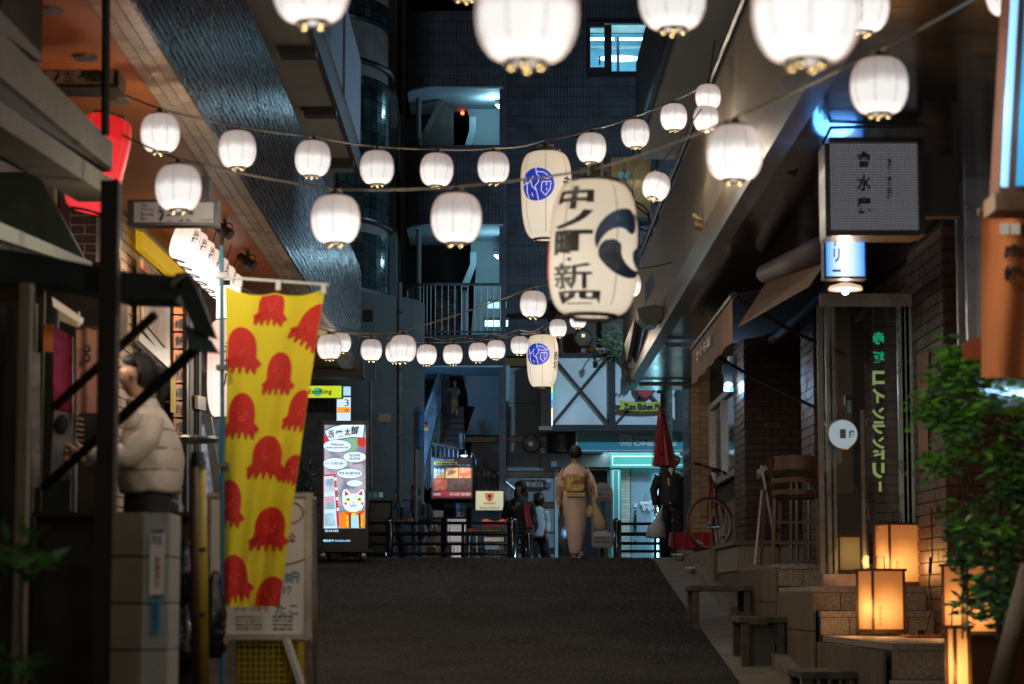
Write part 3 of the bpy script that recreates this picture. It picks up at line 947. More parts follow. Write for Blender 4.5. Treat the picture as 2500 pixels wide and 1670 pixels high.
# ---------------------------------------------------------------- ground floor
GF = thing('stone_clad_frontage', 'grey stone clad ground floor with dark stripes across the street', 'building', (1, 44.5, 1.95))
Dg = 44.6
mb = MB(); mb.pbox(1085, 893, 1500, 1440, Dg + .06, .3); mb.build('wall', M_darkgrout, GF)
rows = [(898, 985), (985, 1065), (1080, 1150), (1166, 1226), (1241, 1300), (1302, 1338), (1352, 1400), (1402, 1440)]
colsx = [1150, 1237, 1320, 1362]
pl = []
for y0, y1 in rows:
 cxs = colsx if y0 > 1105 else colsx[:3] + [1400, 1490]
 if y0 < 1060: cxs = [1237, 1320, 1345]
 for x0, x1 in zip(cxs, cxs[1:]):
  a, b = P(x0, y1, Dg), P(x1, y0, Dg)
  pl.append((((a.x + b.x) / 2, Dg + .03, (a.z + b.z) / 2), (b.x - a.x - .012, .06, b.z - a.z - .012), None))
pieces('stone_panel', M_stone_blue, GF, pl)
M_stripe = mat('dark_stone', (.02, .022, .025), .3)
for y0, y1 in ((1066, 1079), (1151, 1165), (1227, 1240), (1339, 1351)):
 MB().pbox(1085, y0, 1362, y1, Dg + .01, .05).build('dark_stripe', M_stripe, GF)
# lintel above the shop doors
a = (1400, 1107, 1490, 1142)
for x0, x1 in ((1345, 1420), (1421, 1489)):
 MB().pbox(x0, 1108, x1, 1140, Dg - .2, .2).build('lintel_stone', M_stone_blue, GF)
# glazed entrance, cyan lit
M_lobby = mat('lobby_wall', (.38, .55, .60), .6, var=.15, ns=2)
MB().pbox(1362, 1142, 1490, 1440, Dg + 1.8, .1).build('lobby_wall', M_lobby, GF)
MB().pbox(1350, 1128, 1500, 1142, Dg + .1, 1.8).build('lobby_ceiling', M_white, GF)
MB().pbox(1355, 1142, 1362, 1440, Dg - .02, 1.9).build('door_jamb', M_lobby, GF)
MB().pbox(1484, 1142, 1491, 1440, Dg - .02, 1.9).build('door_jamb', M_lobby, GF)
dr = MB().pbox(1412, 1142, 1416, 1440, Dg + .02, .05).pbox(1362, 1142, 1412, 1146, Dg + .02, .05).build('glass_door', M_steel, GF)
MB().pbox(1362, 1146, 1412, 1440, Dg + .04, .01).build('pane', M_glass, dr)
for y0, y1 in ((1160, 1172), (1196, 1210), (1228, 1244), (1300, 1312)):
 MB().pbox(1368, y0, 1490, y1, Dg + 1.74, .05).build('dark_stripe', M_stripe, GF)
MB().pbox(1428, 1140, 1438, 1200, Dg + .5, .08).build('strip_light', emat('cold_strip', (.7, .95, 1), 9), GF)
MB().pbox(1362, 1146, 1378, 1152, Dg + .5, .3).build('ceiling_light', emat('cold_panel', (.6, .92, 1), 12), GF)
ld = bpy.data.lights.new('lobby_light', 'AREA'); ld.energy = 480; ld.color = (.55, .88, 1); ld.size = 1.0
lo = new_obj('lobby_light', ld, GF); lo.location = P(1425, 1146, Dg + .9) - Vector(GF.location)
# pet shop: teal sign, lintel, cream brick, plank door
PS = thing('pet_salon_frontage', 'teal pet salon shopfront with pale plank door under a teal fascia sign', 'shopfront', (2.6, 44.4, 1.95))
M_teal = mat('teal_paint', (.03, .30, .35), .45, var=.08)
M_teal2 = mat('green_teal_paint', (.05, .32, .28), .5, var=.08)
M_pale = mat('pale_lettering', (.65, .75, .75), .5, var=.02)
sg = MB().pbox(1405, 1052, 1690, 1104, 43.9, .3).build('sign_board', M_teal, PS)
fr = MB().pbox(1407, 1055, 1409, 1102, 43.89, .02).pbox(1409, 1055, 1688, 1057, 43.89, .02).pbox(1409, 1099, 1688, 1101, 43.89, .02)
fr.build('sign_border', M_pale, sg)
ptext('lettering', 'ペットホテル&トリミングサロン', 1548, 1064, 1650, 1073, 43.895, M_pale, sg, weight=.01)
ptext('lettering', 'ONE LIKE', 1547, 1076, 1652, 1089, 43.895, M_pale, sg, weight=.045)
lg = MB()
for a in ((1515, 1063, 1517, 1089), (1539, 1063, 1541, 1089), (1517, 1063, 1539, 1065), (1517, 1083, 1539, 1085), (1517, 1088, 1539, 1089), (1521, 1072, 1523, 1083), (1533, 1072, 1535, 1083), (1527, 1077, 1530, 1083)):
 lg.pbox(*a, 43.893, .008)
lg.slab([P(1520, 1073, 43.89), P(1528, 1067, 43.89), P(1536, 1073, 43.89), P(1534, 1073, 43.89), P(1528, 1069, 43.89), P(1522, 1073, 43.89)], (0, .008, 0))
lg.build('logo', M_pale, sg)
fin = MB()
for k in range(54): fin.pbox(1407 + k * 5.2, 1104, 1410 + k * 5.2, 1107, 43.95, .05)
fin.build('sign_fringe', M_pale, sg)
lt = MB().pbox(1489, 1107, 1690, 1142, 44.25, .3).build('lintel', M_teal2, PS)
fr = MB()
for a in ((1494, 1113, 1685, 1116), (1494, 1134, 1685, 1137), (1494, 1116, 1497, 1134)): fr.pbox(*a, 44.24, .02)
fr.build('trim', M_pale, lt)
jb = MB().pbox(1491, 1142, 1516, 1440, 44.3, .3).build('door_jamb', M_teal2, PS)
fr = MB()
for a in ((1496, 1147, 1498, 1440), (1510, 1147, 1512, 1440), (1498, 1147, 1510, 1149)): fr.pbox(*a, 44.29, .02)
fr.build('trim', M_pale, jb)
MB().pbox(1516, 1142, 1540, 1440, 44.62, .1).build('wall', M_mortar, PS)
M_cream = mat('cream_brick', (.55, .52, .42), .6, var=.15, rnd=.12, bump=.3)
a, b = P(1518, 1440, 44.6), P(1538, 1142, 44.6)
pl = courses((a.x, 44.62, a.z), (1, 0, 0), b.x - a.x, b.z - a.z, .17, .055, .006, .012, (0, -1, 0))
a, b = P(1608, 1440, 44.6), P(1690, 1142, 44.6)
pl += courses((a.x, 44.62, a.z), (1, 0, 0), b.x - a.x, b.z - a.z, .17, .055, .006, .012, (0, -1, 0))
MB().pbox(1608, 1142, 1700, 1440, 44.63, .1).build('wall', M_mortar, PS)
pieces('cream_brick', M_cream, PS, pl, 290, 'cream_bricks_beyond')
M_plank = mat('grey_blue_planks', (.26, .36, .42), .5, var=.08, rnd=.06)
dr = MB().pbox(1540, 1142, 1608, 1440, 44.66, .04).build('plank_door', M_darkgrout, PS)
pl = []
for k in range(6):
 a, b = P(1541 + k * 11.1, 1440, 44.64), P(1541 + k * 11.1 + 11.1, 1143, 44.64)
 pl.append((((a.x + b.x) / 2, 44.64, (a.z + b.z) / 2), (b.x - a.x - .008, .03, b.z - a.z), None))
pieces('door_plank', M_plank, dr, pl)
MB().tube([P(1551, 1256, 44.55), P(1551, 1298, 44.55)], .022, 8).build('door_handle', M_black, dr)
for y in (1249, 1322): MB().lathe(P(1551, y, 44.6), [(.02, 0), (.02, .03)], 10, Matrix.Rotation(pi / 2, 3, 'X')).build('lock', M_black, dr)
MB().pbox(1548, 1229, 1555, 1238, 44.59, .03).build('door_bell', M_white, dr)
MB().pbox(1601, 1160, 1606, 1440, 44.58, .04).build('strip_light', emat('cyan_edge_light', (.35, .85, 1), 5), PS)
pg = thing('cow_shaped_sign', 'small white animal shaped plaque hanging from a nail on the grey plank door', 'sign', P(1578, 1233, 44.55))
mb = MB().ball(P(1578, 1233, 44.56), .085, 20, 10, (1.0, .12, .75))
mb.ball(P(1568, 1229, 44.56), .045, 12, 8, (1, .2, .9)).ball(P(1588, 1226, 44.56), .03, 10, 6, (1, .2, 1))
for x in (1571, 1575, 1583, 1587): mb.pbox(x - 1.5, 1238, x + 1.5, 1246, 44.55, .015)
mb.build('plaque', M_white, pg)
MB().tube([P(1571, 1224, 44.57), P(1577, 1204, 44.57), P(1586, 1224, 44.57)], .006, 5).build('string', M_cordpale, pg)
ptext('lettering', 'Open', 1572, 1230, 1585, 1235, 44.54, M_ink, pg)
ld = bpy.data.lights.new('eave_light', 'AREA'); ld.energy = 30; ld.color = (.6, .9, 1); ld.size = 1.4
lo = new_obj('eave_light', ld, PS); lo.location = P(1565, 1107, 44.15) - Vector(PS.location)
# half-timbered beer hall front above
HT = thing('half_timbered_frontage', 'white half-timbered beer restaurant front with black crossed beams above the teal sign', 'shopfront', (2.3, 43.8, 5))
M_panel = mat('white_panel', (.62, .65, .66), .5, var=.1, ns=1.5)
M_beam = mat('black_timber', (.016, .014, .015), .6, var=.3, ns=20)
for x0, x1 in ((1350, 1486), (1503, 1652)):
 MB().pbox(x0, 872, x1, 1037, 43.85, .1).build('white_panel', M_panel, HT)
for a in ((1340, 862, 1660, 871), (1340, 1037, 1670, 1047), (1487, 871, 1502, 1037), (1652, 871, 1675, 1037), (1342, 871, 1349, 1037)):
 MB().pbox(*a, 43.78, .2).build('timber_beam', M_beam, HT)
MB().pbox(1330, 1040, 1680, 1053, 43.6, .4).build('ledge', M_beam, HT)
for x0, x1 in ((1350, 1486), (1503, 1652)):
 for (ax, ay, bx, by) in ((x0, 1036, x1, 872), (x0, 872, x1, 1036)):
  k = .0 if ay > by else .003
  MB().bar(P(ax, ay, 43.83 + k), P(bx, by, 43.83 + k), .05, .085, up=(0, 1, 0)).build('brace', M_beam, HT)
rb = thing('ribbon_sign', 'yellow ribbon shaped restaurant sign in blackletter on the half-timbered wall', 'sign', P(1575, 990, 43.7))
M_yell = mat('yellow_sign', (.50, .50, .03), .5, var=.05)
def ribbon(px0, px1, py, h, d, bow, parent, m, name='ribbon'):
 mb = MB()
 n = 16
 top, bot = [], []
 for i in range(n + 1):
  t = i / n
  x = px0 + (px1 - px0) * t
  y = py + bow * (1 - (2 * t - 1) ** 2)
  top.append(P(x, y - h / 2, d)); bot.append(P(x, y + h / 2, d))
 pts = top + [P(px1 + h * .45, py - h / 2, d), P(px1 + h * .1, py, d), P(px1 + h * .45, py + h / 2, d)] + bot[::-1] + [P(px0 - h * .45, py + h / 2, d), P(px0 - h * .1, py, d), P(px0 - h * .45, py - h / 2, d)]
 mb.slab(pts, (0, .03, 0))
 return mb.build(name, m, parent)
ribbon(1520, 1628, 989, 22, 43.68, 4, rb, M_yell)
ptext('lettering', 'Zum Eichen Platz', 1523, 985, 1628, 1001, 43.67, M_ink, rb, weight=.05)
sh = thing('shield_sign', 'red shield sign with black border above the yellow ribbon, mostly behind the canopy', 'sign', P(1575, 950, 43.7))
out = [(1550, 930), (1600, 930), (1600, 955), (1590, 968), (1575, 976), (1560, 968), (1550, 955)]
MB().slab([P(x, y, 43.72) for x, y in out], (0, .04, 0)).build('shield', M_ink, sh)
MB().slab([P(1575 + (x - 1575) * .85, 952 + (y - 952) * .85, 43.71) for x, y in out], (0, .02, 0)).build('shield_face', M_red, sh)
for s_, a in (('ドイツ', (1501, 958, 1528, 970)), ('ビール', (1624, 958, 1655, 970))):
 t = ptext('wall_lettering', s_, *a, 43.82, M_ink, None, weight=.04)
 tag(t, 'small black painted lettering reading %s, %s the red shield' % ((s_, 'left of') if s_ == 'ドイツ' else (s_, 'right of')), 'lettering')
# shelf above the timbering: recess, pots, round clock
MB().pbox(1345, 735, 1560, 862, 44.9, .08).build('recess_wall', M_darkwood, HT)
MB().pbox(1345, 733, 1700, 742, 43.8, 1.1).build('recess_head', M_beam, HT)
for x in (1368, 1470): MB().pbox(x, 742, x + 6, 862, 44.7, .1).build('recess_post', M_darkwood, HT)
cl = thing('round_plaque', 'round dark plaque with a small lit figure above the timbered wall', 'plaque', P(1423, 827, 44.6))
MB().lathe(P(1423, 827, 44.6), [(.185, 0), (.185, .05), (.15, .07)], 28, Matrix.Rotation(pi / 2, 3, 'X')).build('rim', M_darkwood, cl)
MB().lathe(P(1423, 827, 44.54), [(.14, 0), (.14, .02)], 28, Matrix.Rotation(pi / 2, 3, 'X')).build('face', mat('olive_face', (.09, .08, .03), .5), cl)
MB().pbox(1420, 815, 1428, 823, 44.49, .02).build('lamp_figure', emat('dim_warm', (1, .85, .6), .8), cl)
pk = thing('orange_pot', 'small orange pumpkin-like pot on the ledge', 'pot', P(1444, 862, 44.3))
MB().ball(P(1444, 854, 44.3), .09, 14, 8, (1.1, 1, .75)).build('pot', mat('orange_glaze', (.45, .16, .03), .4), pk, smooth=True)
t = MB().pbox(1420, 850, 1432, 862, 44.3, .1).build('white_box', M_white); tag(t, 'small white box beside the orange pot on the ledge', 'box')
t = MB().pbox(1455, 849, 1477, 862, 44.3, .1).build('planter_box', M_white); tag(t, 'long white planter box right of the orange pot on the ledge', 'planter')
cm = thing('bracket_spotlight', 'small dark spotlight on a bracket over the white timbered panel', 'spotlight', P(1450, 880, 43.6))
MB().tube([P(1452, 866, 43.7), P(1452, 884, 43.5)], .012, 6).build('bracket', M_black, cm)
MB().lathe(P(1453, 890, 43.5), [(.03, -.06), (.05, .05)], 12).build('head', M_black, cm)
# half-round tiled drum + black sign box
dm = thing('tiled_drum', 'curved dark tiled bay corner beside the teal sign', 'bay', P(1372, 1080, 43.9))
mb = MB()
c = P(1372, 1105, 44.4); r_ = .27; h_ = P(1372, 1050, 44.4).z - c.z
mb.lathe(c, [(r_, 0), (r_, h_)], 26); mb.build('drum', M_darkgrout, dm)
pl = []
for k in range(22):
 a = -pi + pi * (k + .5) / 22
 for q in range(2):
  pl.append(((c.x + (r_ + .004) * cos(a), c.y + (r_ + .004) * sin(a), c.z + h_ * (q + .5) / 2), (.034, .012, h_ / 2 - .01), Matrix.Rotation(a + pi / 2, 3, 'Z')))
pieces('drum_tile', M_darktile, dm, pl)
bx = thing('projecting_sign_box', 'black projecting sign box with a narrow colourful lit side under the small oval lantern', 'sign', P(1335, 1045, 43.2))
MB().pbox(1320, 925, 1346, 1040, 43.0, .7).build('box', M_black, bx)
for k, cc in enumerate(((.5, .9, .1), (.1, .6, 1), (.1, .25, 1), (1, .85, .4), (.6, .9, 1))):
 a, b = P(1347, 935 + k * 20 + 20, 43.0), P(1347, 935 + k * 20, 43.0)
 MB().box(a.x, a.x + .02, 43.02, 43.65, a.z + .005, b.z - .005).build('lit_panel', emat('lit_%d' % k, cc, 1.6), bx)
MB().pbox(1315, 1040, 1348, 1050, 43.0, .6).build('bracket', M_grey_metal, bx)
mr_ = thing('round_traffic_mirror', 'round grey convex mirror on the stone wall near the black sign box', 'mirror', P(1297, 1083, 44.4))
MB().lathe(P(1297, 1083, 44.45), [(.165, 0), (.17, .05), (.15, .07)], 28, Matrix.Rotation(pi / 2, 3, 'X')).build('rim', M_black, mr_)
MB().ball(P(1297, 1083, 44.40), .145, 24, 12, (1, .3, 1)).build('glass', mat('mirror_grey', (.30, .34, .36), .25, .3, var=.1), mr_, smooth=True)
wc = thing('wall_camera', 'small white security camera on the wall right of the round mirror', 'camera', P(1325, 1098, 44.4))
MB().pbox(1319, 1094, 1330, 1107, 44.3, .12).build('body', M_white, wc, bevel=.01)
MB().tube([P(1325, 1100, 44.3), P(1325, 1108, 44.5)], .015, 6).build('bracket', M_grey_metal, wc)
pt = thing('building_name_plate', 'dark horizontal name plate with the building name on the grey stone wall', 'sign', P(1298, 1192, 44.5))
MB().pbox(1266, 1172, 1330, 1193, 44.52, .06).build('plate', mat('plate_bronze', (.05, .045, .04), .4, .5), pt)
ptext('lettering', '赤坂通り50番ビル', 1270, 1176, 1326, 1189, 44.515, M_pale, pt, weight=.01)
ap = thing('address_plate', 'small blue address plate right of the building name plate', 'sign', P(1339, 1192, 44.5))
MB().pbox(1333, 1180, 1346, 1191, 44.53, .03).build('plate', mat('blue_plate', (.02, .10, .35), .4), ap)
ptext('lettering', '5-11', 1335, 1183, 1344, 1188, 44.525, M_white, ap)
MB().pbox(1334, 1170, 1344, 1178, 44.54, .02).build('upper_plate', mat('blue_white', (.4, .5, .6), .5), ap)
# ---------------------------------------------------------------- lower outside stair with railings and statue
LS = thing('outside_stair', 'dark outside stair rising to the first floor behind the blue-lit railings', 'stairs', P(1080, 1180, 43.6))
pl = []
for k in range(14):
 yb = 1190 - k * 14
 a, b = P(1050 + k * 2.6, yb, 43.2 + k * .1), P(1140 - k * .6, yb - 13, 43.2 + k * .1)
 pl.append((((a.x + b.x) / 2, a.y, (a.z + b.z) / 2), (b.x - a.x, .28, b.z - a.z), None))
pieces('stair_step', M_darktile, LS, pl)
MB().bar(P(1036, 1190, 43.0), P(1080, 1015, 43.6), .06, .22).build('stringer', M_concrete_dark, LS)
MB().pbox(1121, 1058, 1135, 1096, 43.4, .1).build('newel_post', M_cyanwall, LS)
def slope_rail(name, lab, x0, yt0, yb0, x1, yt1, yb1, d0, d1, n, m, grp=None):
 t = thing(name, lab, 'railing', P(x0, yb0, d0), grp)
 MB().tube([P(x0, yt0, d0), P(x1, yt1, d1)], .028, 6).build('handrail', m, t)
 for k in range(n + 1):
  u = k / n
  x, d_ = x0 + (x1 - x0) * u, d0 + (d1 - d0) * u
  MB().tube([P(x, yt0 + (yt1 - yt0) * u, d_), P(x, yb0 + (yb1 - yb0) * u, d_)], .011, 5).build('bar', m, t)
 return t
M_bluerail = mat('blue_lit_rail', (.35, .48, .62), .4, .3)  # blue light on these rails is put into their colour
slope_rail('stair_railing', 'steep blue-lit stair railing rising from the street to the statue', 1030, 1030, 1180, 1075, 903, 1020, 43.0, 43.7, 12, M_bluerail, 'outside stair railings')
slope_rail('stair_railing', 'short upright railing lit bright blue beside the grey sign pole', 993, 1055, 1190, 1030, 1062, 1190, 42.9, 43.0, 9, M_bluerail, 'outside stair railings')
slope_rail('stair_railing', 'stair railing sloping down behind the dark menu board towards the black-coated woman', 1150, 1108, 1200, 1262, 1200, 1285, 43.0, 43.0, 9, M_steel, 'outside stair railings')
slope_rail('stair_railing', 'low railing of pale bars just above the dark menu board', 1053, 1083, 1120, 1118, 1096, 1120, 43.1, 43.1, 6, M_steel, 'outside stair railings')
slope_rail('stair_railing', 'dark vertical bars at the stair head left of the statue', 1078, 905, 1020, 1097, 905, 1020, 43.8, 43.9, 5, M_grey_metal, 'outside stair railings')
# blue light put before the railings, apart from the unlit pole sign
ld = bpy.data.lights.new('railing_blue_light', 'AREA'); ld.energy = 16; ld.color = (.25, .55, 1); ld.size = .4
tl = thing('blue_edge_sign', 'narrow blue sign seen edge-on on the grey pole', 'sign', P(1020, 1000, 38.2))
MB().lathe(P(1024, 1046, 38.2), [(.005, -.34), (.055, -.3), (.06, 0), (.055, .3), (.02, .36)], 12).build('sign_blade', mat('blue_sign_blade', (.05, .16, .42), .35), tl)
for y in (1008, 1053): MB().tube([P(1008, y, 38.15), P(1032, y, 38.15)], .012, 6).build('clamp', M_steel, tl)
lo = new_obj('railing_blue_light', ld, LS); lo.location = P(1020, 1130, 41.9) - Vector(LS.location); lo.rotation_euler = (pi / 2, 0, 0)
for i, (x, y) in enumerate(((1037, 1030), (998, 1118))):
 t = thing('german_flag', ('small black red gold flag on the stair railing above' if i == 0 else 'small black red gold flag on the blue-lit railing below'), 'flag', P(x, y + 22, 42.8))
 for k, c3 in enumerate(((.01, .01, .01), (.5, .02, .02), (.7, .45, .03))):
  MB().pbox(x, y + k * 7, x + 8, y + k * 7 + 7, 42.8, .015).build('flag_stripe', mat('flag_%d%d' % (i, k), c3, .7), t)
# ================================================================== PAPER LANTERNS
def paper_mat(name, top, mid, bot, s_top, s_bot, zc=.08, zw=.10, rim=(.75, .30, .22), base=(.15, .13, .11)):
 m = bpy.data.materials.new(name)
 m.use_nodes = True
 nt = m.node_tree; L = nt.links.new
 b = nt.nodes['Principled BSDF']
 b.inputs['Base Color'].default_value = (*base, 1)
 b.inputs['Roughness'].default_value = .8
 tc = nt.nodes.new('ShaderNodeTexCoord')
 sp = nt.nodes.new('ShaderNodeSeparateXYZ'); L(tc.outputs['Object'], sp.inputs[0])
 # glow of the bulb inside: bright lower half, soft step, duller towards the top
 mr = nt.nodes.new('ShaderNodeMapRange'); mr.inputs['From Min'].default_value = -1; mr.inputs['From Max'].default_value = 1
 no = nt.nodes.new('ShaderNodeTexNoise'); no.inputs['Scale'].default_value = 3.0
 L(tc.outputs['Object'], no.inputs['Vector'])
 ad = nt.nodes.new('ShaderNodeMath'); ad.operation = 'MULTIPLY_ADD'; ad.inputs[1].default_value = .3; ad.inputs[2].default_value = -.15
 L(no.outputs['Fac'], ad.inputs[0])
 a2 = nt.nodes.new('ShaderNodeMath'); a2.operation = 'ADD'
 L(sp.outputs['Z'], a2.inputs[0]); L(ad.outputs[0], a2.inputs[1])
 L(a2.outputs[0], mr.inputs['Value'])
 cr = nt.nodes.new('ShaderNodeValToRGB')
 e = cr.color_ramp.elements
 zz = (zc + 1) / 2
 e[0].position = 0; e[0].color = (*bot, 1)
 e[1].position = 1; e[1].color = (*top, 1)
 for p, c in ((zz - zw, bot), (zz, mid), (zz + zw, mid)):
  x = e.new(p); x.color = (*c, 1)
 L(mr.outputs[0], cr.inputs[0])
 st = nt.nodes.new('ShaderNodeMapRange'); st.interpolation_type = 'SMOOTHSTEP'
 st.inputs['From Min'].default_value = zz - zw; st.inputs['From Max'].default_value = zz + zw * 1.3
 st.inputs['To Min'].default_value = s_bot; st.inputs['To Max'].default_value = s_top
 L(mr.outputs[0], st.inputs['Value'])
 lw = nt.nodes.new('ShaderNodeLayerWeight'); lw.inputs[0].default_value = .35
 pw = nt.nodes.new('ShaderNodeMath'); pw.operation = 'POWER'; pw.inputs[1].default_value = 3.5
 L(lw.outputs['Facing'], pw.inputs[0])
 mx = nt.nodes.new('ShaderNodeMix'); mx.data_type = 'RGBA'
 L(pw.outputs[0], mx.inputs[0]); L(cr.outputs[0], mx.inputs[6]); mx.inputs[7].default_value = (*rim, 1)
 L(mx.outputs[2], b.inputs['Emission Color'])
 # paper gets thicker seen edge-on, so the strength drops at the limb
 m3 = nt.nodes.new('ShaderNodeMapRange'); m3.inputs['To Min'].default_value = 1; m3.inputs['To Max'].default_value = .35
 L(pw.outputs[0], m3.inputs['Value'])
 mu = nt.nodes.new('ShaderNodeMath'); mu.operation = 'MULTIPLY'
 L(st.outputs[0], mu.inputs[0]); L(m3.outputs[0], mu.inputs[1])
 oi = nt.nodes.new('ShaderNodeObjectInfo'); mo = nt.nodes.new('ShaderNodeMapRange'); m4 = nt.nodes.new('ShaderNodeMath'); m4.operation = 'MULTIPLY'
 mo.inputs['To Min'].default_value = .85; mo.inputs['To Max'].default_value = 1.12
 L(oi.outputs['Random'], mo.inputs['Value']); L(mo.outputs[0], m4.inputs[0]); L(mu.outputs[0], m4.inputs[1])
 L(m4.outputs[0], b.inputs['Emission Strength'])
 return m
M_paper = paper_mat('lit_white_paper', (.80, .62, .54), (.88, .80, .76), (1, .97, .94), .50, 1.0, zc=.12, zw=.10)
M_paper_soft = paper_mat('lit_cream_paper', (.74, .62, .44), (.76, .66, .50), (.80, .70, .54), .85, 1.0, .1, .3)
M_wire = mat('lantern_wire', (.16, .11, .07), .6)
M_ring = mat('lantern_ring', (.02, .014, .012), .45, spec=.4)
M_stud = mat('brass_stud', (.30, .23, .11), .35, .8)
M_seam = emat('paper_seam', (.45, .30, .22), .5, base=(.05, .04, .03))
def shell(R, H, e=2.25, q=.5, rt=.42, rows=30, n=36, pleat=.010, taper=0.0):
 """pleated paper shell: profile of (r, z)"""
 prof = []
 for i in range(rows * 2 + 1):
  t = -1 + i / rows
  r = (1 - abs(t) ** e) ** q
  r = rt + (1 - rt) * r
  r *= 1 + taper * t
  r *= 1 - (pleat if i % 2 else 0)
  prof.append((R * r, H * t))
 return prof
def lantern_parts(t, R, H, mpaper, e=2.25, q=.5, rt=.42, rows=15, n=32, pleat=.022, taper=0., nw=8, unit_=1.0):
 prof = shell(1, H / R, e, q, rt, rows, n, pleat, taper)
 mb = MB().lathe((0, 0, 0), prof, n, cap=False)
 me = mb.build('paper_shade', mpaper, data=True, smooth=True)
 o = new_obj('paper_shade', me, t); o.scale = (R, R, R)
 w = MB()
 for k in range(nw):
  a = 2 * pi * k / nw + .2
  w.tube([(p[0] * R * 1.006 * cos(a), p[0] * R * 1.006 * sin(a), p[1] * R) for p in prof[::3] + [prof[-1]]], R * .013, 4, cap=False)
 w.build('wire', M_seam, t, local=True)
 rr_ = prof[-1][0] * R
 MB().lathe((0, 0, H), [(rr_ * 1.04, -.012 * R), (rr_ * 1.06, .07 * R), (rr_ * .8, .09 * R), (rr_ * .8, 0)], 20, cap=False).build('top_ring', M_ring, t, local=True)
 rb_ = prof[0][0] * R
 MB().lathe((0, 0, -H), [(rb_ * .85, -.07 * R), (rb_ * 1.02, -.07 * R), (rb_ * 1.05, .012 * R)], 20, cap=False).build('bottom_ring', M_ring, t, local=True)
 return prof
def small_lantern(R, label, group):
 t = thing('paper_lantern', label, 'paper lantern', (0, 0, 0), group)
 H = R * .96
 lantern_parts(t, R, H, M_paper)
 sm = MB().ball((0, 0, 0), R * .095, 8, 6).build('stud', M_stud, smooth=True, data=True)
 for k in range(4):
  a = k * pi / 2 + .5
  new_obj('stud', sm, t).location = (.30 * R * cos(a), .30 * R * sin(a), -H - .085 * R)
 MB().tube([(0, 0, H + .26 * R), (0, 0, H + .05 * R)], R * .14, 8).build('bulb_socket', M_blackmatte, t, local=True)
 h = MB().tube([(-.36 * R, 0, H), (-.3 * R, 0, H + .2 * R), (0, 0, H + .28 * R), (.3 * R, 0, H + .2 * R), (.36 * R, 0, H)], R * .028, 5)
 h.build('hanging_wire', M_cordpale, t, local=True)
 ld = bpy.data.lights.new('bulb_light', 'POINT'); ld.energy = LANT; ld.color = (1, .84, .66); ld.shadow_soft_size = .04
 lo = new_obj('bulb_light', ld, t); lo.location = (0, 0, -H - .2)
 return t
LANT = 12.0
proto = [None]
STR = {}
GRP = 'round white paper lanterns strung over the lane'
def lantern(ovx, ovy, ovw, label, Dm=.25, tilt=0, string=None):
 """from centre and width in the 2347-wide view"""
 px, py, w = ovx * 1.0652, ovy * 1.0652, ovw * 1.0652
 d = F * Dm / w
 c = P(px, py, d)
 if proto[0] is None:
  proto[0] = small_lantern(Dm / 2, label, GRP)
  t = proto[0]
  t.location = c
 else:
  t = dup(proto[0], c, 0, label, scale=Dm / .25)
 t.rotation_euler = (random.uniform(-.03, .03), tilt or random.uniform(-.04, .04), random.uniform(0, 6.28))
 if string: STR.setdefault(string, []).append(c + Vector((0, 0, Dm / 2 * 1.24)))
 return t
def LL(s, rows):
 for r in rows: lantern(*r[:4], string=s, **(r[4] if len(r) > 4 else {}))
LL('row1', [
 (367, 305, 92, 'white paper lantern under the orange soffit nearest the red lantern'),
 (544, 342, 88, 'white paper lantern in front of the blue glints of the dark tile facade'),
 (717, 363, 84, 'white paper lantern below the slanted grey balcony underside'),
 (864, 384, 80, 'white paper lantern in front of the glass block tower, with two brass studs showing'),
 (1001, 389, 78, 'white paper lantern hanging right below the top stair opening, low point of its row'),
 (1131, 384, 74, 'white paper lantern of the long row, last one before the blue-crested oval lantern'),
 (1355, 339, 70, 'white paper lantern just right of and above the blue-crested oval lantern'),
 (1456, 306, 66, 'white paper lantern in front of the dark tiled wall below the lit office window'),
 (1544, 268, 63, 'white paper lantern against the pale blue balcony underside'),
 (1623, 222, 60, 'white paper lantern where the long row cable meets the canopy pipe', dict(Dm=.215))])
LL('back', [
 (782, 785, 46, 'small white lantern half hidden behind the one beside the octopus banner'),
 (851, 802, 50, 'small white lantern hanging alone before the curved concrete wall'),
 (908, 806, 50, 'small white lantern mostly hidden behind a bigger one in the low back row'),
 (978, 813, 47, 'small white lantern just right of the overlapping pair in the low back row'),
 (1038, 812, 46, 'small white lantern under the middle of the lowest curved balcony'),
 (1096, 807, 44.5, 'small white lantern touching its right neighbour under the lowest balcony'),
 (1137, 801, 43.5, 'small white lantern whose left edge is overlapped, under the landing railing'),
 (1191, 791, 42, 'small white lantern directly left of the small blue-crested oval lantern'),
 (1279, 752, 41, 'small white lantern up and right of the small blue-crested oval lantern'),
 (1325, 732, 40, 'small white lantern peeping out below the big oval lantern')])
LL('low', [
 (755, 795, 58, 'white lantern next to the top right edge of the octopus banner'),
 (923, 799, 63, 'larger white lantern overlapping another in the middle of the low row'),
 (1222, 697, 62, 'white lantern hanging left of the lower end of the big oval lantern'),
 (1440, 652, 60, 'white lantern showing only as a sliver behind the right edge of the big oval lantern')])
LL('mid', [
 (409, 430, 108, 'white lantern in front of the hanging whisky bar sign'),
 (769, 503, 114, 'large white lantern before the tiled facade and the glass block tower'),
 (1046, 500, 118, 'large white lantern hanging in front of the middle curved balcony'),
 (1684, 350, 132, 'large white lantern beside the black spotlight on the beige canopy'),
 (2015, 197, 136, 'large white lantern above the grey lattice sign box')])
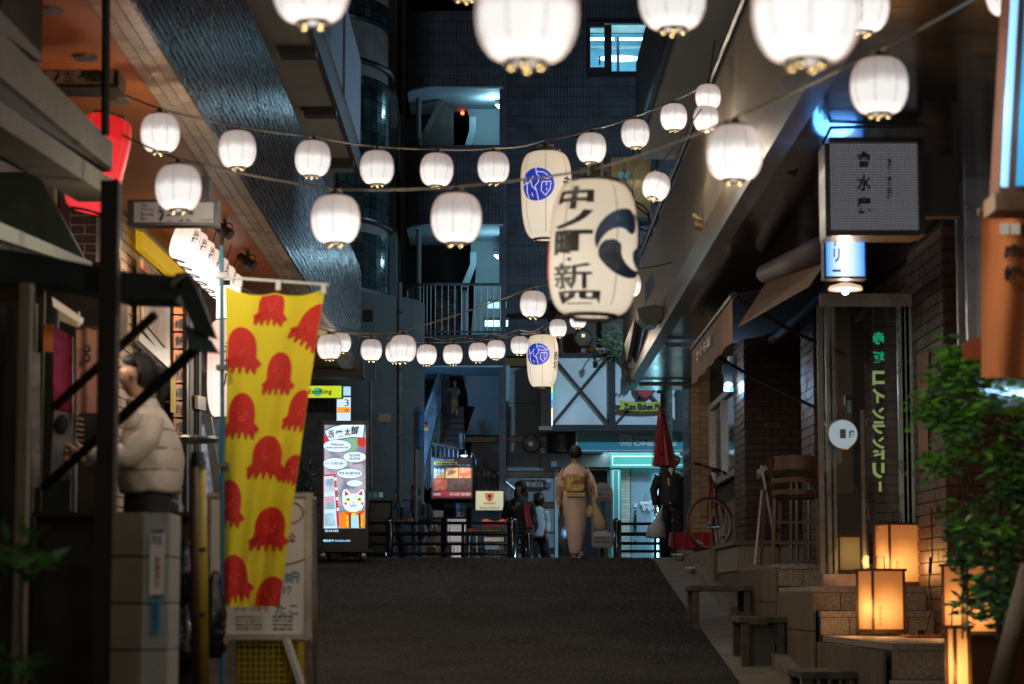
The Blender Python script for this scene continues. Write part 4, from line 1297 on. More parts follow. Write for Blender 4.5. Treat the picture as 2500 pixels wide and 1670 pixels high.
LL('front', [
 (713, -35, 184, 'big blurred white lantern cut by the top of the picture above the slanted balcony'),
 (1208, 28, 242, 'very big blurred white lantern at the top, left of the lit office window'),
 (1541, -8, 160, 'blurred white lantern at the top edge partly covering the lit office window'),
 (1848, 22, 252, 'biggest blurred white lantern at the top over the beige canopy')])
LL('upper', [
 (1068, -58, 118, 'lantern almost outside the picture, only its brass studs showing at the top'),
 (1975, 12, 130, 'white lantern peeking out behind the biggest blurred one'),
 (2318, -22, 124, 'white lantern cut by the top edge above the tall neon lamp')])
LL('deep', [
 (1618, 271, 60, 'white lantern seen directly below another against the canopy fascia', dict(Dm=.215)),
 (1504, 427, 64, 'tilted white lantern in front of the bare branches at the warm window', dict(tilt=-.35, Dm=.22))])
# oval lanterns -----------------------------------------------------
M_blueink = emat('blue_ink_on_lit_paper', (.010, .035, .42), .75, base=(.01, .03, .3))
M_inkglow = emat('black_ink_on_lit_paper', (.016, .012, .010), .6, base=(.01, .01, .01))
M_navy = emat('navy_ink_on_lit_paper', (.008, .030, .060), .6, base=(.005, .012, .03), col2=(.008, .010, .014), ns=4)
M_whiteline = emat('unpainted_paper_line', (.72, .68, .66), .95)
M_redink = emat('red_edge_ink', (.55, .04, .02), .8)
def on_shell(prof, R, a_deg, z, off):
 """point of the lantern surface at bearing a (0 faces the camera, + to the right) and height z"""
 H = prof[-1][1] * R
 t = max(-1, min(1, z / H))
 i = (t + 1) / 2 * (len(prof) - 1)
 k = min(int(i), len(prof) - 2)
 r = (prof[k][0] + (prof[k + 1][0] - prof[k][0]) * (i - k)) * R
 a = radians(a_deg) - pi / 2
 return Vector(((r + off) * cos(a), (r + off) * sin(a), z))
def shell_text(t, prof, R, s, a0, a1, z0, z1, m, weight=.03, name='lettering', off=None):
 off = off or R * .025
 return text_on(name, s, None, None, None, m, t, weight=weight, sub=2, wrap=lambda u, w: on_shell(prof, R, a0 + (a1 - a0) * u, z0 + (z1 - z0) * w, off))
def shell_shape(t, prof, R, pts, m, name, off, sc=1):
 """flat star-shaped outline (bearing, z) about its centre laid on the shell"""
 n = len(pts)
 ca, cz = sum(p[0] for p in pts) / n, sum(p[1] for p in pts) / n
 mb = MB()
 rings = 8
 mb.v.append(on_shell(prof, R, ca, cz, off))
 for r_ in range(1, rings + 1):
  for a, z in pts:
   mb.v.append(on_shell(prof, R, ca + (a - ca) * r_ / rings, cz + (z - cz) * r_ / rings, off))
 for i in range(n): mb.f.append((0, 1 + i, 1 + (i + 1) % n))
 for r_ in range(rings - 1):
  for i in range(n):
   a, b = 1 + r_ * n + i, 1 + r_ * n + (i + 1) % n
   mb.f.append((a, a + n, b + n, b))
 return mb.build(name, m, t, local=True)
def shell_line(t, prof, R, pts, w, m, name, off):
 mb = MB()
 fine = []
 for (a0, z0), (a1, z1) in zip(pts, pts[1:]):
  for k in range(4): fine.append((a0 + (a1 - a0) * k / 4, z0 + (z1 - z0) * k / 4))
 fine.append(pts[-1])
 mb.tube([on_shell(prof, R, a, z, off) for a, z in fine], w, 5)
 return mb.build(name, m, t, local=True)
def crest(t, prof, R, ca, cz, ra, rz, q=1.0):
 shell_shape(t, prof, R, [(ca + ra * cos(2 * pi * k / 30), cz + rz * sin(2 * pi * k / 30)) for k in range(30)], M_blueink, 'blue_crest', R * .02)
 L_ = [[(-.05, 1), (0, .6), (.15, .45), (.1, .1), (-.1, -.1), (0, -.45), (.1, -1)], [(0, .75), (.4, .7), (.75, .4)], [(.15, .4), (.6, .3), (.95, .5)],
   [(-.95, .05), (-.5, .1), (-.2, .5)], [(-.75, .5), (-.7, .15), (-.6, .1), (-.65, -.4), (-.5, -.8)], [(-.35, .3), (-.3, -.1), (-.05, -.35)],
   [(.3, .1), (.25, -.4), (.5, -.7), (.75, -.3), (.8, .1)], [(.55, .1), (.55, -.1)], [(.55, -.25), (.57, -.4)], [(-.3, -.5), (-.25, -.75)], [(.3, .12), (.8, .15)]]
 for l in L_:
  shell_line(t, prof, R, [(ca + ra * x, cz + rz * y) for x, y in l], R * .014, M_whiteline, 'crest_line', R * .03)
def oval(px, py, w, h, Wm, label, nw=7, taper=.08):
 d = F * Wm / w
 c = P(px, py, d)
 t = thing('oval_lantern', label, 'paper lantern', c, 'oval paper lanterns')
 R, H = Wm / 2, Wm / 2 * h / w
 prof = lantern_parts(t, R, H, M_paper_soft, e=3.4, q=.55, rt=.55, rows=26, n=48, pleat=.012, taper=taper, nw=nw)
 MB().tube([(-.3 * R, 0, H), (-.3 * R, 0, H + .3 * R), (.3 * R, 0, H + .3 * R), (.3 * R, 0, H)], R * .03, 5).build('hanging_wire', M_cordpale, t, local=True)
 MB().tube([(0, 0, H + .1 * R), (0, 0, H + .42 * R)], R * .13, 8).build('bulb_socket', M_blackmatte, t, local=True)
 MB().tube([(-.4 * R, 0, -H), (-.4 * R, 0, -H - .14 * R), (.4 * R, 0, -H - .14 * R), (.4 * R, 0, -H)], R * .03, 4).build('bottom_fitting', M_ring, t, local=True)
 return t, prof, R, H, c
t, prof, R, H, c = oval(1333, 478, 124, 216, .45, 'tall oval cream lantern with a blue round crest, half behind the big lettered one')
crest(t, prof, R, -22, H * .18, 40, H * .38)
text_on('lettering', '赤坂', None, None, None, M_inkglow, t, weight=.03, vertical=True, sub=2, wrap=lambda u, w: on_shell(prof, R, 38 + 32 * u, -H * .35 + H * .75 * w, R * .025))
STR['row1'].append(c + Vector((0, 0, H * 1.3)))
t, prof, R, H, c = oval(1324, 882, 77, 128, .45, 'small oval cream lantern with a blue round crest above the black sign box')
crest(t, prof, R, -20, H * .22, 46, H * .42)
text_on('lettering', '赤坂', None, None, None, M_inkglow, t, weight=.03, vertical=True, sub=2, wrap=lambda u, w: on_shell(prof, R, 44 + 28 * u, -H * .38 + H * .75 * w, R * .025))
STR['back'].append(c + Vector((0, 0, H * 1.15)))
t, prof, R, H, c = oval(1449, 607, 219, 330, .45, 'biggest oval cream lantern with brushed black characters and a navy swirl crest', 5, -.03)
t.rotation_euler = (0, .03, 0)
for s_, za, zb, sh in (('中', .50, .86, 0), ('ノ', .21, .49, 0), ('町', -.20, .19, 0), ('・', -.28, -.22, 0), ('新', -.69, -.30, 0), ('四', -.90, -.71, 6)):
 a0, a1 = (-60 + sh, -3 + sh * 2) if s_ != '・' else (-37, -30)
 text_on('lettering', s_, None, None, None, M_inkglow, t, weight=.015 if s_ == '新' else .04 if s_ != '・' else 0, sub=2, wrap=lambda u, w: on_shell(prof, R, a0 + (a1 - a0) * u, H * (za + (zb - za) * w), R * .03))
def shell_poly(t, prof, R, segs, m, name, off):
 """ribbon between two curves (bearing, z)"""
 mb = MB()
 A, B = segs
 n = len(A)
 for i in range(n):
  for k in range(7):
   u = k / 6
   mb.v.append(on_shell(prof, R, A[i][0] + (B[i][0] - A[i][0]) * u, A[i][1] + (B[i][1] - A[i][1]) * u, off))
 for i in range(n - 1):
  for k in range(6):
   a = i * 7 + k
   mb.f.append((a, a + 1, a + 8, a + 7))
 return mb.build(name, m, t, local=True)
cA, cZ, rA, rZ = 49, .03 * H, 50, .52 * H
for ph in (52, 172, 292):
 A_, B_ = [], []
 for i in range(25):
  u = i / 24
  ang = radians(ph + 142 * u)
  # fat head at the start, thin tail at the end
  head = .36 * sqrt(max(0, 1 - (u / .3 - 1) ** 2)) if u < .3 else .36 * (1 - (u - .3) / .7) ** .8
  mid = .50 + .46 * u ** .8
  A_.append((cA + rA * cos(ang) * min(1, mid + head), cZ + rZ * sin(ang) * min(1, mid + head)))
  B_.append((cA + rA * cos(ang) * (mid - head), cZ + rZ * sin(ang) * (mid - head)))
 shell_poly(t, prof, R, (A_, B_), M_navy, 'swirl_comma', R * .02)
shell_line(t, prof, R, [(-84, z * H) for z in (.05, -.1, -.3, -.5)], R * .03, M_redink, 'red_edge', R * .0)
STR['mid'].append(c + Vector((0, 0, H * 1.2)))
# cables carrying the strings
AN = {'row1': (P(285, 222, 15.6), P(1738, 215, 26.2)), 'back': (P(560, 700, 23.5), P(1600, 730, 35.4)), 'low': (P(700, 770, 22.0), P(1640, 640, 25)),
  'mid': (P(300, 330, 13.4), P(2420, -30, 9.7)), 'front': (P(300, -260, 9), P(2300, -260, 5.5)), 'upper': (P(700, -160, 12), P(2750, -160, 12)),
  'deep': (P(1745, 100, 22), P(1340, 730, 30))}
CL = {'row1': 'long sagging cable carrying the row of lanterns across the lane', 'back': 'thin cable carrying the small low row of lanterns', 'low': 'second cable running along the small low row of lanterns',
  'mid': 'cable carrying the five larger lanterns across the picture', 'front': 'cable out of the picture carrying the biggest blurred lanterns', 'upper': 'cable above the picture carrying the lanterns cut by its top edge',
  'deep': 'thin dark cable running back to the tilted lantern'}
for k, pts in STR.items():
 a, b = AN[k]
 q = sorted([a] + pts + [b], key=lambda v: v.x)
 fine = []
 for i in range(len(q) - 1):
  for j in range(5):
   u = j / 5
   p = q[i].lerp(q[i + 1], u)
   p.z -= .03 * 4 * u * (1 - u) * (q[i + 1] - q[i]).length * .3
   fine.append(p)
 fine.append(q[-1])
 tag(MB().tube(fine, .0065, 6).build('lantern_cable', M_cordpale), CL[k], 'cable', 'lantern cables')
 if k in ('back',):
  tag(MB().tube([p + Vector((0, .05, .05 + .02 * sin(i))) for i, p in enumerate(fine)], .006, 6).build('lantern_cable', M_cordpale), 'upper of the two thin cables over the small low row', 'cable', 'lantern cables')
# stack of lettered lanterns under the left soffit
M_paper_l = paper_mat('lit_shop_paper', (1, .74, .58), (1, .86, .74), (1, .93, .85), .95, 1.5)
first = None
rowL = ['nearest of its stack, touching the whisky sign', 'second in the stack', 'third in the stack', 'fourth in the stack', 'fifth in the stack', 'sixth in the stack', 'last in the stack, by the banner rod']
for k in range(7):
 px, py = 452 + k * 18.0, 590 + k * 19.5
 X = -2.62
 c = PX(px, py, X)
 lab = 'glowing lettered lantern under the orange soffit, ' + rowL[k]
 if first is None:
  t = thing('shop_lantern', lab, 'paper lantern', c, 'stacked shop lanterns under the soffit')
  R = .115
  prof = lantern_parts(t, R, .165, M_paper_l, e=3.0, q=.5, rt=.45, rows=14, n=28, nw=6)
  text_on('lettering', '浜焼', None, None, None, M_inkglow, t, weight=.02, vertical=True, sub=1, wrap=lambda u, w: on_shell(prof, R, 30 + 34 * u, .0 + .11 * w, R * .03))
  MB().pbox(0, 0, 1, 1, 1, 1) if False else None
  MB().tube([(-.02, 0, .19), (-.02, 0, .4)], .006, 5).build('hanging_wire', M_cord, t, local=True)
  first = t
 else:
  t = dup(first, c, 0, lab)
 t.rotation_euler = (0, .30, .1 * k)
# tall pink lantern reading 赤坂店
t = thing('long_lantern', 'tall pink-white paper lantern lettered with three characters behind the banner pole', 'paper lantern', P(548, 900, 20))
R = .145
prof = lantern_parts(t, R, .405, paper_mat('lit_pink_paper', (.85, .50, .38), (.95, .62, .50), (1, .75, .65), 1.1, 1.3, .2, .4), e=3.6, q=.55, rt=.5, rows=30, n=30, nw=5)
text_on('lettering', '赤坂店', None, None, None, M_inkglow, t, weight=.02, vertical=True, sub=1, wrap=lambda u, w: on_shell(prof, R, 5 + 34 * u, -.16 + .38 * w, R * .03))
t2 = thing('white_lamp', 'white glowing cylinder lamp above the tall pink lantern', 'lamp', P(553, 745, 20.3))
MB().lathe((0, 0, 0), [(.06, -.16), (.085, -.15), (.085, .15), (.06, .16)], 18).build('shade', emat('white_lamp_glow', (1, .88, .75), 3), t2, local=True)
MB().lathe((0, 0, .16), [(.03, 0), (.03, .05)], 10).build('cap', M_black, t2, local=True)
# big red lantern behind the beam
t = thing('red_lantern', 'large glowing red paper lantern behind the weathered beam', 'paper lantern', P(240, 400, 14.6))
t.rotation_euler = (0, .22, 0)
prof = lantern_parts(t, .165, .30, paper_mat('lit_red_paper', (.8, .015, .018), (1, .03, .04), (1, .05, .06), .8, 1.0, .1, .4, rim=(.5, .01, .01), base=(.4, .02, .02)), e=4, q=.5, rt=.6, rows=22, n=36, nw=8)
text_on('lettering', '酒', None, None, None, M_inkglow, t, weight=.04, sub=2, wrap=lambda u, w: on_shell(prof, .155, -30 + 60 * u, -.2 + .16 * w, .008))
# ================================================================== PEOPLE
M_skin = mat('skin', (.42, .24, .16), .5, var=.06, ns=20)
M_hair = mat('black_hair', (.008, .006, .006), .55, var=.3, ns=60, bump=.5, bs=200)
M_eye = mat('eye_dark', (.01, .008, .006), .2)
M_lip = mat('lip', (.28, .08, .07), .5)
def skin_mesh(name, V, E_, m, parent, root=0, sub=2):
 """V: [(x, y, z, r)] joints, E_: bones"""
 me = bpy.data.meshes.new(name)
 me.from_pydata([v[:3] for v in V], E_, [])
 o = bpy.data.objects.new(name, me)
 COL.objects.link(o)
 sk = o.modifiers.new('skin', 'SKIN')
 sk.use_smooth_shade = True
 sk.branch_smoothing = .3
 ly = me.skin_vertices[0].data if me.skin_vertices else None
 for i, v in enumerate(V):
  r = v[3]
  ly[i].radius = (r, r * (v[4] if len(v) > 4 else 1))
  ly[i].use_root = (i == root)
 ss = o.modifiers.new('sub', 'SUBSURF'); ss.levels = sub; ss.render_levels = sub
 dg = bpy.context.evaluated_depsgraph_get()
 res = bpy.data.meshes.new_from_object(o.evaluated_get(dg))
 bpy.data.objects.remove(o); bpy.data.meshes.remove(me)
 res.name = name
 res.materials.clear(); res.materials.append(m)
 res.polygons.foreach_set('use_smooth', [True] * len(res.polygons))
 return new_obj(name, res, parent)
def figure(t, h, arms, legs, head=(0, 0), lean=(0, 0), facing=0, shz=1.30, shw=.17):
 """one continuous body, local frame: faces -Y, feet at z=0.
 arms: {'L': (elbow, wrist), 'R': ...}; legs: {'L': (knee, ankle, toe), ...}; lean shifts the shoulders"""
 k = h / 1.65
 lx, ly = lean
 hip = (0, 0, .86 * k); chest = (lx * .7, ly * .7, 1.18 * k); nk = (lx, ly, 1.37 * k)
 hx, hy = lx + head[0], ly + head[1]
 V = [(*hip, .125 * k, .8), (lx * .35, ly * .35, 1.02 * k, .105 * k, .8), (*chest, .13 * k, .72), (*nk, .05 * k), (hx * .6 + lx * .4, hy * .6 + ly * .4, 1.43 * k, .052 * k),
   (hx, hy, 1.50 * k, .078 * k, 1.1), (hx, hy + .01, 1.58 * k, .076 * k, 1.15)]
 Ed = [(0, 1), (1, 2), (2, 3), (3, 4), (4, 5), (5, 6)]
 for s_, (el, wr) in arms.items():
  sg = -1 if s_ == 'L' else 1
  a = len(V)
  sh = (lx + sg * shw * k, ly, shz * k)
  V += [(*sh, .055 * k), (*el, .040 * k), (*wr, .026 * k)]
  Ed += [(2, a), (a, a + 1), (a + 1, a + 2)]
  d = (Vector(wr) - Vector(el)).normalized()
  side = d.cross(Vector((0, 1, 0)))
  side = side.normalized() if side.length > .1 else Vector((1, 0, 0))
  pm = Vector(wr) + d * .055 * k
  b = len(V)
  V.append((*pm, .028 * k, .7)); Ed.append((a + 2, b))
  crl = side.cross(d).normalized()
  for f_, off, ln in ((0, -.030, .062), (1, -.010, .072), (2, .010, .066), (3, .028, .052)):
   p1 = pm + side * off * k + d * (.03 * k)
   p2 = p1 + (d * .8 + crl * .5).normalized() * ln * .6 * k
   p3 = p2 + (d * .4 + crl * .9).normalized() * ln * .5 * k
   c = len(V)
   V += [(*p1, .0095 * k), (*p2, .0085 * k), (*p3, .0075 * k)]
   Ed += [(b, c), (c, c + 1), (c + 1, c + 2)]
  th1 = Vector(wr) + d * .025 * k - side * .035 * k
  th2 = th1 + (d - side * .5 + crl * .4).normalized() * .045 * k
  c = len(V)
  V += [(*th1, .011 * k), (*th2, .009 * k)]
  Ed += [(b, c), (c, c + 1)]
 for s_, (kn, an, toe) in legs.items():
  sg = -1 if s_ == 'L' else 1
  a = len(V)
  V += [(sg * .09 * k, 0, .80 * k, .085 * k), (*kn, .058 * k), (*an, .040 * k), (*toe, .035 * k)]
  Ed += [(0, a), (a, a + 1), (a + 1, a + 2), (a + 2, a + 3)]
 skin_mesh('body', V, Ed, M_skin, t)
 # face
 f = Matrix.Rotation(facing, 3, 'Z')
 hc = Vector((hx, hy, 1.52 * k))
 def fp(x, y, z): return hc + f @ Vector((x * k, y * k, z * k))
 MB().ball(fp(0, -.082, -.012), .016 * k, 8, 6, (.8, 1.2, 1.5)).build('nose', M_skin, t, smooth=True, local=True)
 for s_ in (-1, 1):
  MB().ball(fp(s_ * .03, -.074, .018), .010 * k, 8, 5, (1.3, .5, .6)).build('eye', M_eye, t, local=True)
  MB().bar(fp(s_ * .016, -.078, .036), fp(s_ * .046, -.068, .037), .006 * k, .006 * k).build('eyebrow', M_hair, t, local=True)
  MB().ball(fp(s_ * .082, .004, 0), .026 * k, 8, 6, (.35, .7, 1.1)).build('ear', M_skin, t, smooth=True, local=True)
 MB().ball(fp(0, -.076, -.046), .018 * k, 8, 5, (1.3, .4, .4)).build('mouth', M_lip, t, local=True)
 return k, hc, fp
def clothes(name, rings, m, t, n=20, folds=.0, nf=7, seed=0):
 """garment as a closed loft of (cx, cy, z, rx, ry) with soft folds"""
 rnd = random.Random(seed)
 ph = rnd.uniform(0, 6)
 fine = []
 for i in range(len(rings) - 1):
  for j in range(3):
   u = j / 3
   u_ = u * u * (3 - 2 * u)
   fine.append(tuple(a + (b - a) * (u_ if q != 2 else u) for q, (a, b) in enumerate(zip(rings[i], rings[i + 1]))))
 fine.append(rings[-1])
 mb = MB().loft(fine, n)
 c = 0
 for i, r in enumerate(fine):
  for k_ in range(n):
   a = 2 * pi * k_ / n
   v = mb.v[c]
   w = folds * (sin(nf * a + ph + r[2] * 3) * .6 + sin((nf + 4) * a + r[2] * 9 + ph) * .4 + .5 * sin(r[2] * 34 + a * 2 + ph))
   v.x += (v.x - r[0]) * w; v.y += (v.y - r[1]) * w
   c += 1
 return mb.build(name, m, t, smooth=True, local=True)
def limb_cloth(name, pts, rs, m, t, n=12, fold=.06):
 """sleeve or trouser leg with creases"""
 P_, R_ = [], []
 for i in range(len(pts) - 1):
  for j in range(5):
   u = j / 5
   P_.append(Vector(pts[i]).lerp(Vector(pts[i + 1]), u)); R_.append((rs[i] + (rs[i + 1] - rs[i]) * u) * (1 + fold * sin(len(P_) * 2.3)))
 P_.append(Vector(pts[-1])); R_.append(rs[-1])
 return MB().tube(P_, R_, n).build(name, m, t, smooth=True, local=True)
def hair_cap(t, c, r, m=None, sc=(1, 1.1, 1.05), facing=0, back=.02, n=18):
 f = Matrix.Rotation(facing, 3, 'Z')
 mb = MB().ball((0, 0, 0), r, n, 12)
 for i, v in enumerate(mb.v):
  v = Vector((v.x * sc[0], v.y * sc[1], v.z * sc[2]))
  if v.y < -.25 * r and v.z < .35 * r:      # open at the face
   v.y = -.25 * r * .9; v.z = v.z
  v *= 1 + .03 * sin(i * 2.7)
  mb.v[i] = Vector(c) + f @ (v + Vector((0, back, 0)))
 return mb
# ---- woman in a peach kimono walking away up the crest
d = 33.9
t = thing('person', 'woman in a peach kimono and gold sash walking away over the crest', 'person', (P(1405, 1360, d).x, d, gz(d) + .01))
M_kimono = mat('peach_silk', (.82, .60, .48), .42, var=.10, ns=7, bump=.2, bs=10, sheen=.3)
M_obi = mat('gold_brocade', (.62, .42, .14), .4, .15, var=.45, ns=24, col2=(.24, .09, .02))
M_obi2 = mat('pale_gold_cord', (.55, .42, .18), .4, var=.2)
h = 1.60
figure(t, h, {'L': ((-.235, .0, 1.05), (-.22, -.02, .84)), 'R': ((.23, .02, 1.06), (.255, -.02, .86))},
  {'L': ((-.06, 0, .45), (-.03, .06, .09), (-.03, -.08, .04)), 'R': ((.07, 0, .46), (.07, .10, .08), (.08, -.06, .03))}, facing=pi, head=(.0, -.02), shz=1.20, shw=.14)
clothes('kimono', [(.0, 0, .05, .075, .08), (.005, 0, .18, .105, .10), (.0, 0, .45, .145, .13), (-.01, 0, .70, .170, .145), (-.01, 0, .86, .175, .15), (0, 0, .98, .165, .135),
     (0, 0, 1.10, .165, .13), (0, 0, 1.19, .175, .115), (0, .0, 1.255, .14, .10), (0, -.01, 1.29, .085, .08)], M_kimono, t, 28, .035, 3, 2)
MB().loft([(0, 0, 1.27, .085, .08), (0, .015, 1.31, .072, .07), (0, .02, 1.318, .064, .062)], 20).build('collar', mat('cream_collar', (.6, .45, .33), .6), t, smooth=True, local=True)
def sleeve(sg, elbow, wrist, drop):
 mb = MB()
 sh = Vector((sg * .13, 0, 1.235))
 el, wr = Vector(elbow), Vector(wrist)
 pts = [sh, sh.lerp(el, .5), el, wr]
 # hanging sleeve: flat bag under the arm
 N = 10
 def fn(u, v, f=1):
  p = sh.lerp(el, min(1, u * 1.7)) if u < .59 else el.lerp(wr, (u - .59) / .41)
  dr = (.13 + drop * (max(0, u - .25) / .75) ** .6)
  q = p + Vector((sg * (.035 * (1 - v) + .015 * sin(v * 5)), 0, .05 * (1 - v) - dr * v))
  q.y += f * (.055 * (1 - .75 * v) + .012 * sin(u * 14 + v * 6))
  return q
 mb.grid(lambda u, v: fn(u, v, 1), N, 8)
 b = len(mb.v)
 mb.grid(lambda u, v: fn(u, v, -1), N, 8)
 for j in range(8):
  for i in (0, N):
   a = i * 9 + j
   mb.f.append((a, a + 1, b + a + 1, b + a))
 for i in range(N):
  for j in (0, 8):
   a = i * 9 + j
   mb.f.append((a, a + 9, b + a + 9, b + a))
 mb.build('sleeve', M_kimono, t, smooth=True, local=True)
sleeve(-1, (-.235, .0, 1.05), (-.235, -.01, .88), .22)
sleeve(1, (.23, .02, 1.06), (.27, 0, .92), .20)
# sash and its flat box knot on the back
clothes('sash', [(0, 0, .86, .180, .153), (0, 0, .95, .176, .148), (0, 0, 1.07, .174, .140), (0, 0, 1.10, .170, .136)], M_obi, t, 24, .0)
MB().obox((0, -.165, 1.03), (.285, .07, .25)).build('sash_knot', M_obi, t, local=True, bevel=.02)
MB().obox((.005, -.16, .87), (.27, .05, .075)).build('sash_tail', M_obi2, t, local=True, bevel=.015)
MB().tube([(-.17, -.16, .995), (0, -.208, .99), (.17, -.16, .995)], .008, 6).build('sash_cord', M_obi2, t, local=True)
hb = hair_cap(t, (0, -.012, 1.470), .093, sc=(.98, 1.08, 1.12), facing=pi, back=0)
hb.build('hair', M_hair, t, smooth=True, local=True)
MB().ball((0, -.075, 1.465), .060, 14, 9, (1.15, .8, .9)).build('hair_bun', M_hair, t, smooth=True, local=True)
# turn the figure: it is modelled facing -Y with its back details on -Y, so it already shows its back
for sx, sz, sy in ((-.025, .012, .02), (.075, .035, .05)):
 s_ = MB().obox((sx, sy, sz), (.075, .22, .022)).build('sandal', mat('straw_sandal', (.5, .42, .3), .6), t, local=True, bevel=.006)
 MB().ball((sx, sy - .02, sz + .035), .036, 10, 7, (.95, 2.2, .8)).build('white_sock', M_white, t, smooth=True, local=True)
kim = t
hp = Vector(t.location)
bg_ = thing('handbag', 'cream handbag hanging from the right hand of the woman in the kimono', 'bag', hp + Vector((.235, -.03, .56)))
M_bag = mat('cream_leather', (.50, .38, .24), .4, var=.12)
MB().loft([(0, 0, 0, .085, .05), (0, 0, .06, .095, .055), (0, 0, .14, .07, .04), (0, 0, .17, .04, .03)], 14).build('body', M_bag, bg_, smooth=True, local=True)
MB().tube([(-.045, 0, .15), (-.03, 0, .25), (.0, 0, .30), (.03, 0, .25), (.045, 0, .15)], .007, 6).build('handle', M_bag, bg_, local=True)
fb = thing('cloth_bag', 'long pale cloth bag beside the handbag, carried by the woman in the kimono', 'bag', hp + Vector((.32, -.05, .37)))
MB().loft([(.03, 0, 0, .03, .03), (.03, 0, .04, .085, .06), (.02, 0, .14, .09, .065), (-.02, 0, .28, .055, .05), (-.06, 0, .42, .025, .025), (-.07, .02, .49, .02, .02)], 14).build('body', mat('cream_cloth', (.55, .42, .25), .8, var=.15, bump=.4, bs=30), fb, smooth=True, local=True)
# ---- man in black under the red umbrella
d = 36.2
t = thing('person', 'man in a dark jacket holding a plastic bag behind the closed red umbrella', 'person', (P(1639, 1355, d).x, d, gz(d) + .01))
t.scale = (1.07,) * 3
figure(t, 1.52, {'L': ((-.24, .0, 1.0), (-.22, -.06, .75)), 'R': ((.23, .03, 1.0), (.23, .0, .76))},
  {'L': ((-.09, -.03, .44), (-.09, .02, .07), (-.10, -.12, .03)), 'R': ((.10, 0, .44), (.10, .06, .07), (.12, -.06, .03))}, facing=-.6, head=(.045, -.02))
M_dark = mat('dark_jacket', (.018, .020, .024), .7, var=.3, ns=12, bump=.3, bs=30)
M_dark2 = mat('dark_trousers', (.012, .012, .015), .75, var=.3, ns=12)
clothes('jacket', [(0, 0, .76, .19, .135), (0, 0, .86, .185, .135), (0, 0, 1.02, .17, .12), (0, 0, 1.16, .19, .115), (0, 0, 1.23, .17, .09), (0, 0, 1.27, .07, .06), (0, 0, 1.285, .055, .055)], M_dark, t, 24, .03, 4, 1)
limb_cloth('sleeve', [(-.16, 0, 1.19), (-.24, 0, 1.0), (-.22, -.05, .79)], [.07, .055, .045], M_dark, t)
limb_cloth('sleeve', [(.16, 0, 1.19), (.23, .03, 1.0), (.23, 0, .80)], [.07, .055, .045], M_dark, t)
limb_cloth('trouser_leg', [(-.08, 0, .80), (-.09, -.03, .44), (-.09, .02, .08)], [.10, .08, .07], M_dark2, t)
limb_cloth('trouser_leg', [(.09, 0, .80), (.10, 0, .44), (.10, .06, .08)], [.10, .08, .07], M_dark2, t)
clothes('shirt', [(0, -.045, 1.2, .02, .06), (0, -.03, 1.28, .045, .045), (0, -.02, 1.30, .04, .04)], M_white, t, 12)
for sx, sy in ((-.1, -.05), (.11, 0)): MB().ball((sx, sy, .04), .05, 10, 7, (.9, 2.2, .9)).build('shoe', M_rubber, t, smooth=True, local=True)
hair_cap(t, (.045, .005, 1.42), .085, facing=-.6, sc=(.98, 1.08, .95)).build('hair', M_hair, t, smooth=True, local=True)
mp = Vector(t.location)
pb = thing('plastic_bag', 'white plastic bag hanging from the hand of the man in black', 'bag', P(1600, 1315, 34.7))
M_plastic = mat('thin_plastic', (.40, .43, .46), .3, var=.25, ns=12, bump=.6, bs=25)
clothes('bag_body', [(.0, 0, 0, .05, .04), (.0, 0, .02, .14, .07), (.01, 0, .14, .13, .07), (.05, 0, .28, .06, .04), (.09, 0, .42, .02, .02), (.10, 0, .47, .012, .012)], M_plastic, pb, 18, .09, 5, 3)
# ---- long-haired woman in a black coat with red panel
d = 39.5
t = thing('person', 'long-haired woman in a black and red coat standing behind the bollards', 'person', (P(1268, 1360, d).x, d, gz(d) + .02))
hh = (P(1268, 1178, d).z - gz(d))
s = hh / 1.65
figure(t, hh, {'L': ((-.26 * s, -.02, 1.02 * s), (-.10 * s, -.20, 1.16 * s)), 'R': ((.24 * s, .02, 1.02 * s), (.24 * s, -.08, .82 * s))},
  {'L': ((-.09, 0, .46 * s), (-.09, .02, .07), (-.09, -.1, .03)), 'R': ((.1, 0, .46 * s), (.1, .03, .07), (.12, -.08, .03))}, facing=-1.1)
clothes('coat', [(0, 0, .60 * s, .24 * s, .17 * s), (0, 0, .85 * s, .22 * s, .16 * s), (0, 0, 1.1 * s, .19 * s, .14 * s), (0, 0, 1.28 * s, .20 * s, .13 * s), (0, 0, 1.36 * s, .09 * s, .08 * s), (0, 0, 1.39 * s, .07, .07)], M_dark, t, 24, .04, 4, 5)
limb_cloth('sleeve', [(-.17 * s, 0, 1.27 * s), (-.26 * s, -.02, 1.02 * s), (-.12 * s, -.18, 1.14 * s)], [.085, .07, .055], M_dark, t)
limb_cloth('sleeve', [(.17 * s, 0, 1.27 * s), (.25 * s, .02, 1.02 * s), (.24 * s, -.06, .84 * s)], [.085, .07, .055], M_dark, t)
M_redcoat = mat('red_lining', (.42, .03, .025), .6, var=.2)
MB().grid(lambda u, v: (.09 + .10 * u + .02 * sin(v * 6), -.165 - .01 * sin(u * 9) + .05 * u, (.62 + .62 * v) * s), 6, 10).build('red_panel', M_redcoat, t, smooth=True, local=True)
limb_cloth('leg', [(-.09, 0, .8 * s), (-.09, 0, .45 * s), (-.09, .02, .08)], [.1, .08, .06], M_dark2, t)
limb_cloth('leg', [(.1, 0, .8 * s), (.1, 0, .45 * s), (.1, .03, .08)], [.1, .08, .06], M_dark2, t)
hair_cap(t, (0, .01, 1.53 * s), .105, facing=-1.1, sc=(1, 1.1, 1.05)).build('hair', M_hair, t, smooth=True, local=True)
